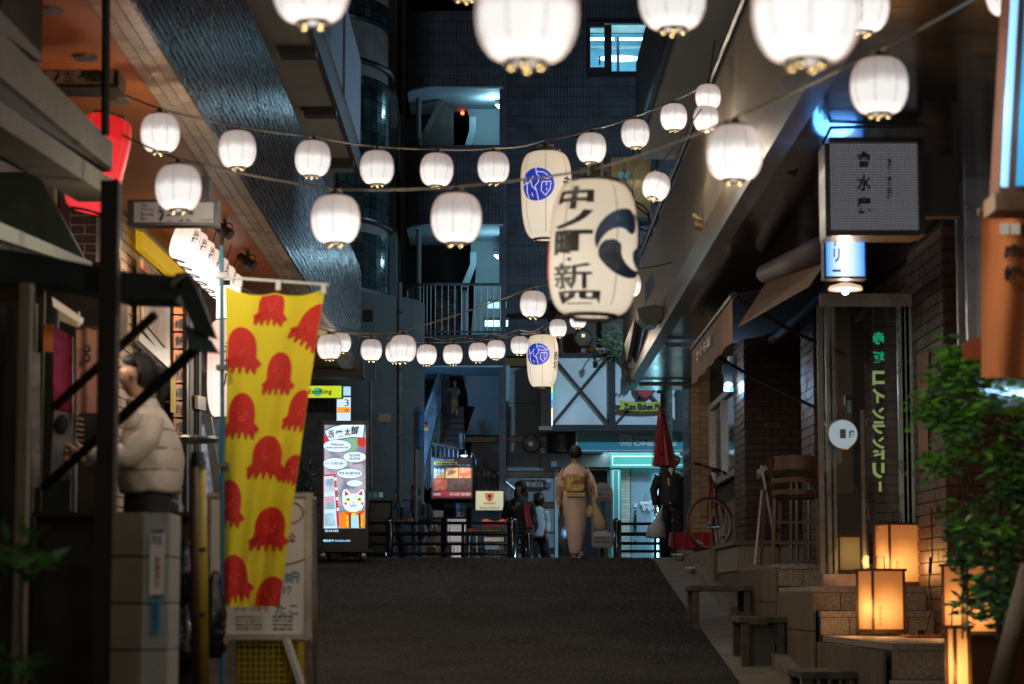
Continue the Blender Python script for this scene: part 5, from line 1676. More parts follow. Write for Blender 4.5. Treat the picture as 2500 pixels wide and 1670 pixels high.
clothes('long_hair', [(.05, .03, 1.10 * s, .10, .06), (.05, .04, 1.25 * s, .12, .08), (.03, .05, 1.4 * s, .11, .09), (.02, .04, 1.55 * s, .09, .08)], M_hair, t, 16, .08, 6, 9)
# ---- girl in a white jacket
d = 41.0
t = thing('person', 'girl in a white jacket with a dark backpack walking away beyond the black coat', 'person', (P(1312, 1360, d).x, d, gz(d) + .02))
hh = (P(1312, 1206, d).z - gz(d))
s = hh / 1.65
figure(t, hh, {'L': ((-.2 * s, -.02, 1.02 * s), (-.2 * s, -.08, .82 * s)), 'R': ((.2 * s, .02, 1.02 * s), (.2 * s, -.08, .82 * s))},
  {'L': ((-.07, 0, .46 * s), (-.05, .02, .07), (-.05, -.1, .03)), 'R': ((.12, 0, .46 * s), (.22, .1, .07), (.25, 0, .03))}, facing=-2.2)
M_whitecloth = mat('white_cloth', (.50, .52, .50), .8, var=.1, bump=.3, bs=20)
clothes('jacket', [(0, 0, .74 * s, .17 * s, .13 * s), (0, 0, .9 * s, .17 * s, .13 * s), (0, 0, 1.15 * s, .17 * s, .12 * s), (0, 0, 1.3 * s, .15 * s, .1 * s), (0, 0, 1.38 * s, .06, .06)], M_whitecloth, t, 20, .04, 4, 4)
limb_cloth('sleeve', [(.15 * s, 0, 1.27 * s), (.2 * s, .02, 1.02 * s), (.2 * s, -.06, .84 * s)], [.07, .06, .05], M_whitecloth, t)
limb_cloth('sleeve', [(-.15 * s, 0, 1.27 * s), (-.2 * s, .02, 1.02 * s), (-.2 * s, -.06, .84 * s)], [.07, .06, .05], M_whitecloth, t)
limb_cloth('leg', [(-.07, 0, .78 * s), (-.06, 0, .45 * s), (-.05, .02, .08)], [.09, .08, .08], M_dark2, t)
limb_cloth('leg', [(.08, 0, .78 * s), (.13, 0, .45 * s), (.22, .1, .08)], [.09, .08, .08], M_dark2, t)
hair_cap(t, (0, .01, 1.51 * s), .105, facing=-2.2, sc=(1, 1.1, 1.2)).build('hair', mat('brown_hair', (.04, .02, .012), .4, ns=50), t, smooth=True, local=True)
MB().ball((-.10, -.16, 1.0 * s), .13, 14, 9, (.9, .6, 1.2)).build('backpack', M_dark, t, smooth=True, local=True)
# ---- couple in the dark left of the pole
for (px, top, d, lab, glasses, fc, back) in ((962, 1195, 40.0, 'dark-haired woman in black in profile facing right beside the black cabinet', False, 1.35, 0), (1012, 1186, 40.4, 'man with glasses in dark clothes facing left with a backpack', True, -1.45, 1)):
 t = thing('person', lab, 'person', (P(px, 1360, d).x, d, gz(d) + .02))
 hh = P(px, top, d).z - gz(d)
 s = hh / 1.65
 sx = 1 if fc > 0 else -1
 figure(t, hh, {'L': ((-.18 * s, -.05, 1.02 * s), (-.08 * s + .08 * sx, -.2, 1.0 * s)), 'R': ((.18 * s, -.05, 1.02 * s), (.08 * s + .08 * sx, -.2, .98 * s))},
   {'L': ((-.09 + .08 * sx, 0, .46 * s), (-.13, .02, .07), (-.1 + .05 * sx, -.05, .03)), 'R': ((.1 + .05 * sx, 0, .46 * s), (.1 + .1 * sx, .03, .07), (.14 + .15 * sx, -.03, .03))}, facing=fc, head=(.02 * sx, 0))
 clothes('coat', [(0, 0, .66 * s, .19 * s, .15 * s), (0, 0, .9 * s, .18 * s, .15 * s), (0, 0, 1.1 * s, .17 * s, .14 * s), (0, 0, 1.28 * s, .17 * s, .12 * s), (0, 0, 1.38 * s, .07, .07)], M_dark, t, 20, .04, 4, 8)
 for sg in (-1, 1):
  limb_cloth('sleeve', [(sg * .15 * s, 0, 1.26 * s), (sg * .18 * s, -.05, 1.02 * s), (sg * .08 * s + .07 * sx, -.18, 1.0 * s)], [.075, .06, .05], M_dark, t)
  limb_cloth('leg', [(sg * .08, 0, .78 * s), (sg * .09 + .07 * sx, 0, .46 * s), (sg * .11 + .02, .02, .08)], [.095, .08, .065], M_dark2, t)
 hair_cap(t, (.02 * sx, .0, 1.53 * s), .10, facing=fc, sc=(1, 1.08, 1.0)).build('hair', M_hair, t, smooth=True, local=True)
 if glasses:
  f = Matrix.Rotation(fc, 3, 'Z')
  for e_ in (-1, 1):
   c0 = Vector((.02 * sx, 0, 1.54 * s)) + f @ Vector((e_ * .032, -.095, 0))
   MB().tube([c0 + f @ Vector((.022 * cos(a), 0, .018 * sin(a))) for a in [2 * pi * q / 10 for q in range(11)]], .003, 5).build('glasses', M_steel, t, local=True)
  MB().ball((.22, .05, 1.08 * s), .15, 14, 9, (.6, .8, 1.3)).build('backpack', M_dark2, t, smooth=True, local=True)
# ---- woman in a white puffer jacket at the shop on the left
d = 13.4
base = P(352, 1560, d)
t = thing('person', 'woman with ponytail, glasses and mask in a cream puffer jacket at the counter', 'person', (base.x, d, base.z))
hh = P(352, 864, d).z - base.z
s = hh / 1.65
figure(t, hh, {'L': ((-.20 * s, -.16, 1.02 * s), (-.10 * s, -.36, 1.04 * s)), 'R': ((.21 * s, -.14, 1.03 * s), (.10 * s, -.36, 1.06 * s))},
  {'L': ((-.09, 0, .46 * s), (-.09, .02, .07), (-.09, -.1, .03)), 'R': ((.1, 0, .46 * s), (.1, .03, .07), (.12, -.08, .03))}, facing=0, head=(0, -.07), lean=(0, -.03), shz=1.23, shw=.13)
M_puff = mat('cream_puffer', (.62, .54, .46), .55, var=.08, ns=5, bump=.4, bs=10)
def puffy(name, rings, m, t, n=28):
 fine = []
 for (a, b) in zip(rings, rings[1:]):
  for j in range(6):
   u = j / 6
   r = [p + (q - p) * u for p, q in zip(a, b)]
   bl = 1 + .035 * abs(sin(pi * u)) ** .6
   fine.append((r[0], r[1], r[2], r[3] * bl, r[4] * bl))
 fine.append(rings[-1])
 mb = MB().loft(fine, n)
 for i, v in enumerate(mb.v):
  a = (i % n) / n * 2 * pi
  v.x += .006 * sin(a * 9 + v.z * 40); v.z += .006 * sin(a * 5 + v.z * 10)
 return mb.build(name, m, t, smooth=True, local=True)
puffy('puffer_jacket', [(0, .02, .84 * s, .19 * s, .17 * s), (0, .02, .97 * s, .20 * s, .19 * s), (0, .02, 1.09 * s, .20 * s, .185 * s), (0, .01, 1.20 * s, .185 * s, .15 * s), (0, 0, 1.275 * s, .15 * s, .12 * s), (0, -.02, 1.33 * s, .10 * s, .095 * s), (0, -.04, 1.385 * s, .08 * s, .085 * s)], M_puff, t)
M_sm = mat('puffer_seam', (.30, .25, .21), .7)
for z_, rx_, ry_ in ((.97, .202, .192), (1.09, .202, .187), (1.20, .187, .152)):
 MB().tube([(rx_ * s * cos(a), .015 + ry_ * s * sin(a), z_ * s + .004 * sin(a * 5)) for a in [2 * pi * q / 36 for q in range(37)]], .0035, 5, cap=False).build('seam', M_sm, t, local=True)
for sg in (-1, 1):
 pts = [(sg * .165 * s, 0, 1.27 * s), (sg * .215 * s, -.04, 1.14 * s), (sg * .205 * s, -.14, 1.04 * s), (sg * .15 * s, -.28, 1.04 * s), (sg * .11 * s, -.34, 1.05 * s)]
 P_, R_ = [], []
 for a, b, ra, rb in zip(pts, pts[1:], (.066, .072, .070, .060), (.072, .070, .060, .042)):
  for j in range(6):
   u = j / 6
   P_.append(Vector(a).lerp(Vector(b), u)); R_.append((ra + (rb - ra) * u) * (1 + .04 * abs(sin(pi * u))))
 P_.append(Vector(pts[-1])); R_.append(.042)
 MB().tube(P_, R_, 16).build('puffer_sleeve', M_puff, t, smooth=True, local=True)
clothes('skirt', [(0, 0, .12, .17 * s, .15 * s), (0, .02, .5 * s, .175 * s, .16 * s), (0, .02, .88 * s, .165 * s, .15 * s)], M_dark2, t, 20, .03, 5, 2)
hc = Vector((0, -.10, 1.53 * s))
hair_cap(t, hc + Vector((0, .045, .02)), .100, facing=0, sc=(.95, 1.0, 1.08), back=.01).build('hair', M_hair, t, smooth=True, local=True)
MB().ball(hc + Vector((0, .035, .078)), .078, 14, 8, (1, 1.1, .45)).build('fringe', M_hair, t, smooth=True, local=True)
MB().tube([hc + Vector((0, .12, .04)), hc + Vector((0, .17, .01)), hc + Vector((0, .185, -.09)), hc + Vector((0, .16, -.2))], [.03, .042, .036, .008], 10).build('ponytail', M_hair, t, smooth=True, local=True)
mk = MB()
mk.grid(lambda u, v: hc + Vector(((u - .5) * .14, -.064 - .034 * cos((u - .5) * 2.6) * (1 - .5 * abs(v - .55)), -.095 + .09 * v)), 10, 6)
mk.build('face_mask', mat('mask_paper', (.6, .58, .56), .8), t, smooth=True, local=True)
for e_ in (-1, 1):
 c0 = hc + Vector((e_ * .033, -.088, .018))
 MB().tube([c0 + Vector((.024 * cos(a), 0, .02 * sin(a))) for a in [2 * pi * q / 12 for q in range(13)]], .0022, 5).build('glasses', M_steel, t, local=True)
t.rotation_euler = (0, 0, radians(-72))
ld = bpy.data.lights.new('woman_fill_light', 'POINT'); ld.energy = 2.5; ld.color = (1, .76, .58); ld.shadow_soft_size = .08  # lamp added out of sight for the warm light on the woman's face
cl_ = thing('added_counter_lamp', 'small added lamp out of sight behind the dark post, warming the woman at the counter', 'lamp', P(262, 830, 13.3))
MB().lathe((0, 0, 0), [(.05, -.03), (.03, .03), (.012, .05)], 14).build('shade', M_black, cl_, local=True)
MB().ball((0, 0, -.02), .022, 10, 6).build('bulb', emat('counter_bulb', (1, .75, .45), 6), cl_, local=True)
lo = new_obj('woman_fill_light', ld, cl_); lo.location = (0, 0, -.07)
# ---- figure on the outside stair (a doll in checked shirt)
d = 43.9
t = thing('statue', 'small statue in checked top and ochre trousers atop the outside stair', 'statue', P(1110, 1022, d))
hh = P(1110, 928, d).z - P(1110, 1022, d).z
s = hh / 1.65
M_stat = mat('statue_skin', (.35, .24, .12), .5)
skin_mesh('body', [(0, 0, .85 * s, .12 * s), (0, 0, 1.1 * s, .13 * s), (0, 0, 1.36 * s, .06 * s), (0, 0, 1.5 * s, .09 * s), (0, 0, 1.6 * s, .08 * s), (-.2 * s, 0, 1.28 * s, .06 * s), (-.33 * s, -.05, 1.15 * s, .05 * s), (.18 * s, 0, 1.28 * s, .06 * s), (.2 * s, -.04, 1.05 * s, .05 * s), (.02, -.14 * s, 1.0 * s, .04 * s),
     (-.09 * s, 0, .45 * s, .08 * s), (-.09 * s, 0, .06, .05 * s), (.09 * s, 0, .45 * s, .08 * s), (.09 * s, 0, .06, .05 * s)],
   [(0, 1), (1, 2), (2, 3), (3, 4), (1, 5), (5, 6), (1, 7), (7, 8), (8, 9), (0, 10), (10, 11), (0, 12), (12, 13)], M_stat, t, sub=1)
clothes('checked_shirt', [(0, 0, .84 * s, .17 * s, .13 * s), (0, 0, 1.1 * s, .18 * s, .14 * s), (0, 0, 1.3 * s, .17 * s, .12 * s), (0, 0, 1.38 * s, .07 * s, .07 * s)], mat('checked_cloth', (.12, .11, .09), .7, var=.7, ns=26), t, 16, .02)
clothes('trousers', [(0, 0, .35 * s, .15 * s, .11 * s), (0, 0, .6 * s, .17 * s, .12 * s), (0, 0, .86 * s, .165 * s, .12 * s)], mat('ochre_cloth', (.28, .17, .05), .6), t, 16, .02)
hair_cap(t, (0, .01, 1.56 * s), .10 * s, sc=(1, 1, .8)).build('hair', mat('statue_hair', (.3, .25, .15), .5), t, smooth=True, local=True)
# ================================================================== THINGS ON THE CREST AND ROUND THE CROSSING
# digital sign board on castors
d = 33.0
SG = thing('digital_sign', 'tall lit digital sign board on castors showing a lucky cat and speech bubbles', 'sign board', (P(842, 1365, d).x, d, gz(d)))
fr = MB()
for a in ((783, 1027, 790, 1345), (893, 1027, 900, 1345), (790, 1027, 893, 1037), (790, 1290, 893, 1345)): fr.pbox(*a, d - .03, .10)
fr.build('frame', M_black, SG)
MB().pbox(783, 1027, 900, 1340, d + .07, .05).build('back', M_black, SG)
MB().pbox(778, 1341, 905, 1349, d - .30, .6).build('base', M_black, SG, bevel=.01)
def E_(n, c, s=1.0, **k): return emat('screen_' + n, c, s, base=(.01, .01, .01), **k)
def layer(k): return d + .012 - .003 * k
def plate(parent, name, pts, k, m):
 return MB().slab([P(x, y, layer(k)) for x, y in pts], (0, .002, 0)).build(name, m, parent)
def ell(cx, cy, rx, ry, n=28, a0=0, a1=2 * pi): return [(cx + rx * cos(a0 + (a1 - a0) * i / n), cy + ry * sin(a0 + (a1 - a0) * i / n)) for i in range(n)]
scr = MB().pbox(790, 1037, 893, 1290, layer(0), .02).build('screen', E_('ground', (.38, .45, .62), .75, var=.4, ns=6, col2=(.60, .50, .62)), SG)
bl = E_('blue', (.05, .18, .6), .8)
wt = E_('white', (.72, .88, 1), 1.15)
ed = E_('edge', (.03, .10, .28), .7)
rd = E_('red', (.80, .04, .03), .9)
og = E_('orange', (1, .26, .01), 1.0)
ye = E_('yellow', (1, .75, .03), 1.0)
bk = E_('ink', (.01, .012, .03), .5)
gr = E_('green', (.35, .75, .45), .7)
pk_ = E_('violet', (.45, .25, .5), .7)
plate(scr, 'green_patch', [(838, 1068), (880, 1062), (868, 1105), (846, 1112)], 1, gr)
plate(scr, 'violet_patch', [(868, 1105), (892, 1085), (892, 1130), (860, 1135)], 1, pk_)
plate(scr, 'cloud_patch', [(850, 1105), (870, 1096), (892, 1112), (892, 1124), (850, 1124)], 1, E_('cloud', (.35, .5, .62), .7))
for x, y, r in ((883, 1078, 11), (793, 1075, 10)):
 plate(scr, 'red_lantern_picture', [(min(892, max(791, a)), b) for a, b in ell(x, y, r, r * 1.25)], 2, rd)
plate(scr, 'title_fan_edge', [(791, 1052), (810, 1041), (840, 1034), (893, 1031), (888, 1071), (858, 1069), (825, 1074), (804, 1083)], 2, ed)
fan = plate(scr, 'title_fan', [(793, 1053), (811, 1043), (840, 1036), (890, 1033), (886, 1068), (858, 1067), (825, 1072), (806, 1080)], 3, wt)
for ch, a in (('浜', (801, 1050, 816, 1070)), ('焼', (819, 1050, 837, 1068)), ('太', (841, 1046, 856, 1064)), ('郎', (857, 1040, 877, 1062))):
 ptext('lettering', ch, *a, layer(4), bk, scr, weight=.035)
for cx, cy, rx, ry, lines in ((823, 1089, 34, 15, ('Welcome', 'Japanese style seafood bar!')), (866, 1116, 28, 13, ('歓迎 浜焼専門店', '欢迎 浜烧专卖店')), (818, 1132, 30, 14, ('ようこそ 浜焼太郎へ!',)), (854, 1156, 31, 12, ('환영 해산물전문점',)), (866, 1180, 20, 8, ())):
 lim_ = lambda pts: [(min(892.5, max(790.5, x)), y) for x, y in pts]
 plate(scr, 'bubble_edge', lim_(ell(cx, cy, rx + 1, ry + 1)), 4, ed)
 plate(scr, 'speech_bubble', lim_(ell(cx, cy, rx, ry)), 5, wt)
 for i, l in enumerate(lines):
  w = rx * (.5 if (len(l) < 9) else .86)
  y = cy - 3.5 * len(lines) + i * 8
  ptext('lettering', l, cx - w + 1, y - .2, cx + w - 1, y + 6, layer(6), bk, scr, weight=.02)
# photo strip at the left
plate(scr, 'strip_edge', [(790, 1159), (819, 1157), (829, 1284), (790, 1286)], 4, rd)
plate(scr, 'photo_strip', [(791, 1163), (815, 1162), (823, 1290), (791, 1290)], 5, E_('strip', (.60, .85, 1), 1.1))
for i, y in enumerate((1168, 1211, 1252)):
 plate(scr, 'dish_photo', [(792, y + 2), (814 + i, y), (817 + i, y + 32), (792, y + 33)], 6, E_('dish%d' % i, (.35, .62, .8), .9, var=.25, ns=9, col2=((.75, .7, .85), (.75, .45, .5), (.5, .7, .9))[i]))
for i, y in enumerate((1166, 1190, 1214, 1240)): plate(scr, 'strip_tag', [(816 + i * 2, y), (822 + i * 2, y), (822 + i * 2, y + 7), (816 + i * 2, y + 7)], 6, wt)
# lucky cat: robe, head, ears, face
plate(scr, 'robe', [(829, 1253), (846, 1248), (880, 1247), (890, 1244), (891, 1289), (831, 1289)], 5, og)
plate(scr, 'bib', [(858, 1252), (874, 1252), (876, 1289), (855, 1289)], 6, E_('bib', (.45, .8, 1), 1))
for x in (852, 876): plate(scr, 'robe_edge', [(x, 1252), (x + 4, 1252), (x + 5, 1289), (x + 1, 1289)], 7, bk)
for a in ((844, 1258, 851, 1286), (880, 1257, 887, 1286)):
 text_on('lettering', '浜焼太郎', P(a[0], a[3], layer(7)), P(a[2], a[3], layer(7)) - P(a[0], a[3], layer(7)), P(a[0], a[1], layer(7)) - P(a[0], a[3], layer(7)), ye, scr, vertical=True, weight=.03)
hd = [(835, 1205), (838, 1196), (846, 1193), (856, 1205), (872, 1204), (882, 1194), (888, 1194), (890, 1205), (890, 1230), (884, 1243), (870, 1250), (855, 1250), (842, 1244), (836, 1232)]
plate(scr, 'head_edge', [(862 + (x - 862) * 1.05 if x < 880 else min(x + .8, 892), 1222 + (y - 1222) * 1.04) for x, y in hd], 6, ed)
plate(scr, 'cat_head', hd, 7, wt)
plate(scr, 'collar', [(838, 1247), (850, 1252), (872, 1253), (890, 1246), (890, 1250), (872, 1257), (848, 1256)], 8, rd)
plate(scr, 'bell', ell(863, 1257, 5.5, 5.5, 16), 9, ye)
for p in ([(842, 1211), (842, 1197), (852, 1207)], [(874, 1207), (884, 1197), (885, 1210)]): plate(scr, 'inner_ear', p, 8, rd)
for x in (849, 877):
 plate(scr, 'eye', ell(x, 1220, 6.5, 4.5, 16), 8, ye)
 plate(scr, 'pupil', ell(x + 1, 1219, 2.4, 2.6, 10), 9, bk)
for x in (844, 885): plate(scr, 'cheek', ell(x, 1230, 2.8, 2.8, 10), 8, rd)
plate(scr, 'nose', [(860, 1226), (865, 1226), (862.5, 1229)], 8, rd)
for (x0, x1) in ((855, 862.5), (862.5, 870)):
 MB().tube([P(x0 + (x1 - x0) * k / 6, 1232 + 4.5 * sin(pi * k / 6), layer(9)) for k in range(7)], .004, 4).build('mouth_line', bk, scr)
for yk in (1226, 1229):
 for x0, x1 in ((838, 846), (880, 888)): MB().tube([P(x0, yk, layer(9)), P(x1, yk + 1.5, layer(9))], .002, 4).build('whisker', bk, scr)
ptext('lettering', '浜焼太郎 赤坂店', 793, 1293, 826, 1299, d - .032, E_('text', (.45, .75, 1), 1.3), SG, weight=.02)
ptext('lettering', '電話番号 03-6230-6430', 789, 1317, 855, 1323, d - .032, E_('text2', (.35, .7, 1), 1.3), SG, weight=.02)
for x, y_ in ((792, -.2), (890, -.2), (800, .2), (880, .2)):
 c = P(x, 1360, d)
 w = MB().tube([(c.x - .02, d + y_, gz(d + y_) + .05), (c.x + .02, d + y_, gz(d + y_) + .05)], .048, 14).build('wheel', M_rubber, SG)
 MB().box(c.x - .025, c.x + .025, d + y_ - .02, d + y_ + .02, gz(d + y_) + .06, P(x, 1349, d).z).build('fork', M_steel, w)
# guard rails: bollards and rails
M_bol = mat('bollard_paint', (.012, .012, .014), .18, var=.1, spec=.8, coat=.5)
GRB = 'black guard rails along the crossing'
def bollard(px, d, w, top, label):
 c = P(px, 1360, d)
 t = thing('bollard', label, 'bollard', (c.x, d, gz(d)), 'thick black bollards of the guard rail')
 zt_ = P(px, top, d).z
 MB().lathe((c.x, d, gz(d)), [(w * 1.25, 0), (w * 1.25, .02), (w, .025), (w, zt_ - gz(d) - w * .7), (w * .85, zt_ - gz(d) - w * .3), (w * .45, zt_ - gz(d) - .01), (.001, zt_ - gz(d))], 22, cap=False).build('post', M_bol, t, smooth=True)
 MB().lathe((c.x, d, zt_ - w * .9), [(w * 1.03, 0), (w * 1.03, .012)], 22).build('cap_ring', M_steel, t)
 return c
for px, d_, w, top, lab in ((951, 36.6, .068, 1262, 'black bollard beside the couple and the black cabinet'), (1250, 36.6, .078, 1263, 'thick black bollard in front of the black-coated woman'), (1292, 37.4, .06, 1296, 'shorter black bollard right of the thick one by the black-coated woman'), (1507, 36.6, .062, 1264, 'black bollard right of the kimono woman and the bus stop sign')):
 bollard(px, d_, w, top, lab)
for i, (x0, x1, d_, ysr, lab) in enumerate(((835, 1242, 36.6, (1277, 1303, 1328, 1352), 'black guard rail with four bars from the digital sign to the thick bollard'), (1507, 1668, 37.3, (1279, 1304, 1327, 1346), 'black guard rail with four bars between the bollard and the tan wall'))):
 t = thing('guard_rail', lab, 'guard rail', (P((x0 + x1) / 2, 1360, d_).x, d_, gz(d_)), GRB)
 for k, y in enumerate(ysr):
  MB().tube([P(x0, y, d_), P(x1, y, d_)], .024 if k != 1 else .032, 10).build('rail', M_bol, t)
 for x in ((870, 1130) if i == 0 else (1600,)):
  MB().tube([P(x, ysr[0], d_ + .02), (P(x, 1350, d_).x, d_ + .02, gz(d_))], .022, 8).build('post', M_bol, t)
t = thing('guard_rail', 'short black guard rail end between the two bollards near the black-coated woman', 'guard rail', (P(1270, 1360, 37.2).x, 37.2, gz(37)), GRB)
for y in (1290, 1310, 1330): MB().tube([P(1250, y, 37.2), P(1300, y, 37.5)], .022, 8).build('rail', M_bol, t)
# black utility cabinet
cb = thing('utility_cabinet', 'black street cabinet between the digital sign and the couple', 'cabinet', (P(920, 1360, 38.5).x, 38.6, gz(38.5)))
a = MB().pbox(897, 1222, 958, 1372, 38.4, .4); a.build('body', M_blackmatte, cb)
MB().pbox(896, 1219, 959, 1223, 38.35, .5).build('lid', M_black, cb)
MB().pbox(902, 1228, 953, 1350, 38.385, .015).build('door', M_black, cb)
for i, x in enumerate((903, 916, 930)):
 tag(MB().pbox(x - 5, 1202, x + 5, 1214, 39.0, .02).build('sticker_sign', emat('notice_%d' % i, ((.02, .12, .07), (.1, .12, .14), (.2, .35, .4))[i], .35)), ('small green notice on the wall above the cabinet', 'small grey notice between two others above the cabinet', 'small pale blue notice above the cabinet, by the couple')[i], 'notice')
# grey sign pole
sp_ = thing('sign_pole', 'grey street sign pole rising behind the guard rail left of the menu board', 'pole', (P(1015, 1360, 38.3).x, 38.3, gz(38.3)))
MB().tube([(P(1015, 1360, 38.3).x, 38.3, gz(38.3)), P(1015, 1002, 38.3)], .034, 12).build('pole', M_grey_metal, sp_)
MB().lathe(P(1015, 1002, 38.3), [(.036, -.01), (.036, .02), (.01, .03)], 12).build('cap', M_steel, sp_)
# bus stop sign
bs = thing('bus_stop_sign', 'rounded blue and white bus stop sign on a twin-legged post behind the kimono woman', 'bus stop sign', (P(1471, 1360, 37.4).x, 37.4, gz(37.4)))
d = 37.4
def rrect(x0, y0, x1, y1, r, top=None):
 top = top or r
 pts = []
 for cx, cy, rr_, a0 in ((x1 - top, y0 + top, top, -90), (x1 - r, y1 - r, r, 0), (x0 + r, y1 - r, r, 90), (x0 + top, y0 + top, top, 180)):
  for k in range(7):
   a = radians(a0 + 15 * k)
   pts.append((cx + rr_ * cos(a), cy + rr_ * sin(a)))
 return pts
MB().slab([P(x, y, d) for x, y in rrect(1444, 1178, 1497, 1337, 8, 26)], (0, .05, 0)).build('frame', M_grey_metal, bs)
MB().slab([P(x, y, d - .004) for x, y in rrect(1447, 1181, 1494, 1334, 6, 23)], (0, .004, 0)).build('face', mat('bus_face', (.34, .42, .46), .5, var=.05), bs)
MB().pbox(1449, 1214, 1492, 1218, d - .008, .003).build('red_stripe', M_red, bs)
MB().pbox(1449, 1219, 1492, 1300, d - .008, .003).build('blue_field', mat('bus_blue', (.06, .20, .36), .5, var=.05), bs)
MB().slab([P(x, y, d - .012) for x, y in ((1449, 1300), (1470, 1290), (1492, 1303), (1492, 1310), (1449, 1310))], (0, .003, 0)).build('white_curve', M_white, bs)
text_on('lettering', '赤坂五丁目交番前', P(1466, 1292, d - .012), P(1480, 1292, d - .012) - P(1466, 1292, d - .012), P(1466, 1224, d - .012) - P(1466, 1292, d - .012), M_ink, bs, vertical=True, weight=.03)
text_on('lettering', 'AKASAKA GOCHOME', P(1455, 1285, d - .012), P(1455, 1225, d - .012) - P(1455, 1285, d - .012), P(1452, 1285, d - .012) - P(1455, 1285, d - .012), M_ink, bs)
ptext('lettering', '赤坂五丁目', 1454, 1203, 1488, 1211, d - .012, M_ink, bs)
ptext('lettering', 'ちぃばす 港区', 1456, 1192, 1486, 1198, d - .012, M_ink, bs)
ptext('lettering', 'みんなのバス', 1453, 1310, 1489, 1316, d - .012, M_ink, bs)
ptext('lettering', 'Bus stop', 1453, 1320, 1489, 1326, d - .012, M_ink, bs)
pbot = gz(d)
for x in (1463, 1478): MB().tube([P(x, 1335, d + .02), (P(x, 1360, d).x, d + .02, pbot)], .014, 8).build('leg', M_steel, bs)
MB().box(P(1452, 1360, d).x, P(1490, 1360, d).x, d - .2, d + .2, pbot, pbot + .06).build('base', M_concrete, bs)
# restaurant boards at the foot of the outside stair
bd = thing('menu_sign_board', 'large dark restaurant sign board with beer and food pictures below a clip lamp', 'sign board', P(1103, 1217, 42.2))
d = 42.2
MB().pbox(1052, 1116, 1154, 1218, d, .10).build('board', M_black, bd)
im = MB().pbox(1055, 1119, 1151, 1215, d - .006, .006).build('poster', mat('poster_dark', (.05, .025, .025), .5, var=.5, ns=10), bd)
def dplate(parent, name, pts, k, m, dd=d):
 return MB().slab([P(x, y, dd - .006 - .004 * k) for x, y in pts], (0, .003, 0)).build(name, m, parent)
def rc(x0, y0, x1, y1): return [(x0, y0), (x1, y0), (x1, y1), (x0, y1)]
M_photo1 = mat('beer_photo', (.45, .16, .03), .5, var=.5, ns=14, col2=(.6, .45, .3))
M_photo2 = mat('meat_photo', (.55, .28, .12), .5, var=.4, ns=16, col2=(.35, .05, .02))
M_photo3 = mat('salad_photo', (.40, .08, .04), .5, var=.5, ns=14, col2=(.10, .04, .02))
dplate(im, 'yellow_ribbon', rc(1060, 1127, 1116, 1135), 1, mat('ribbon_yellow', (.55, .33, .02), .5))
text_on('lettering', 'Zum Eichen Platz', P(1063, 1134, d - .015), P(1113, 1134, d - .015) - P(1063, 1134, d - .015), P(1063, 1128.5, d - .015) - P(1063, 1134, d - .015), M_ink, im, weight=.05)
ptext('lettering', 'ドイツビールのお店', 1066, 1121, 1108, 1125, d - .012, M_pale, im)
ptext('lettering', 'スタンプカード 進呈中', 1118, 1133, 1148, 1138, d - .012, M_pale, im)
for i in range(3):
 x = 1059 + i * 9
 dplate(im, 'beer_glass', rc(x, 1150, x + 8, 1168), 1, M_photo1)
 dplate(im, 'beer_foam', ell(x + 4, 1148, 4.2, 4.5, 12), 2, mat('foam_%d' % i, (.55, .48, .38), .6))
dplate(im, 'sausage_photo', rc(1088, 1142, 1118, 1167), 1, mat('plate_photo', (.55, .34, .15), .5))
for i in range(5): MB().bar(P(1092 + i * 4, 1160 - i, d - .02), P(1100 + i * 4, 1148 - i * .2, d - .02), .04, .01).build('sausage', mat('sausage_%d' % i, (.12, .025, .015), .4), im)
dplate(im, 'lobster_photo', rc(1120, 1142, 1150, 1167), 1, M_photo2)
dplate(im, 'meat_photo', rc(1056, 1170, 1092, 1198), 1, M_photo3)
dplate(im, 'room_photo', rc(1094, 1170, 1150, 1198), 1, mat('room_photo', (.07, .04, .035), .5, var=.6, ns=18))
dplate(im, 'red_footer', rc(1055, 1200, 1151, 1214), 1, mat('footer_red', (.42, .03, .04), .5))
for x0, x1, tx in ((1059, 1075, '営業時間'), (1098, 1122, '月〜金'), (1126, 1148, '予約')):
 dplate(im, 'footer_box', rc(x0 - 1, 1203, x1 + 1, 1211), 2, mat('footer_pink', (.55, .2, .18), .5))
 ptext('lettering', tx, x0, 1204.5, x1, 1209.5, d - .019, M_pale, im)
kl = thing('clip_lamp', 'lit clip-on spotlight over the dark menu board', 'spotlight', P(1133, 1113, 42.0))
MB().lathe(P(1133, 1105, 41.95), [(.075, -.05), (.05, .03), (.03, .06)], 14).build('shade', M_black, kl)
MB().ball(P(1133, 1112, 41.95), .055, 12, 7, (1, 1, .4)).build('bulb', emat('clip_bulb', (.9, .95, 1), 10), kl)
MB().tube([P(1133, 1100, 42.0), P(1131, 1060, 42.3)], .012, 6).build('arm', M_black, kl)
ld = bpy.data.lights.new('clip_light', 'SPOT'); ld.energy = 30; ld.spot_size = radians(120); ld.color = (1, .88, .75); ld.shadow_soft_size = .04
lo = new_obj('clip_light', ld, kl); lo.location = P(1133, 1116, 41.75) - Vector(kl.location); lo.rotation_euler = (radians(12), 0, 0)
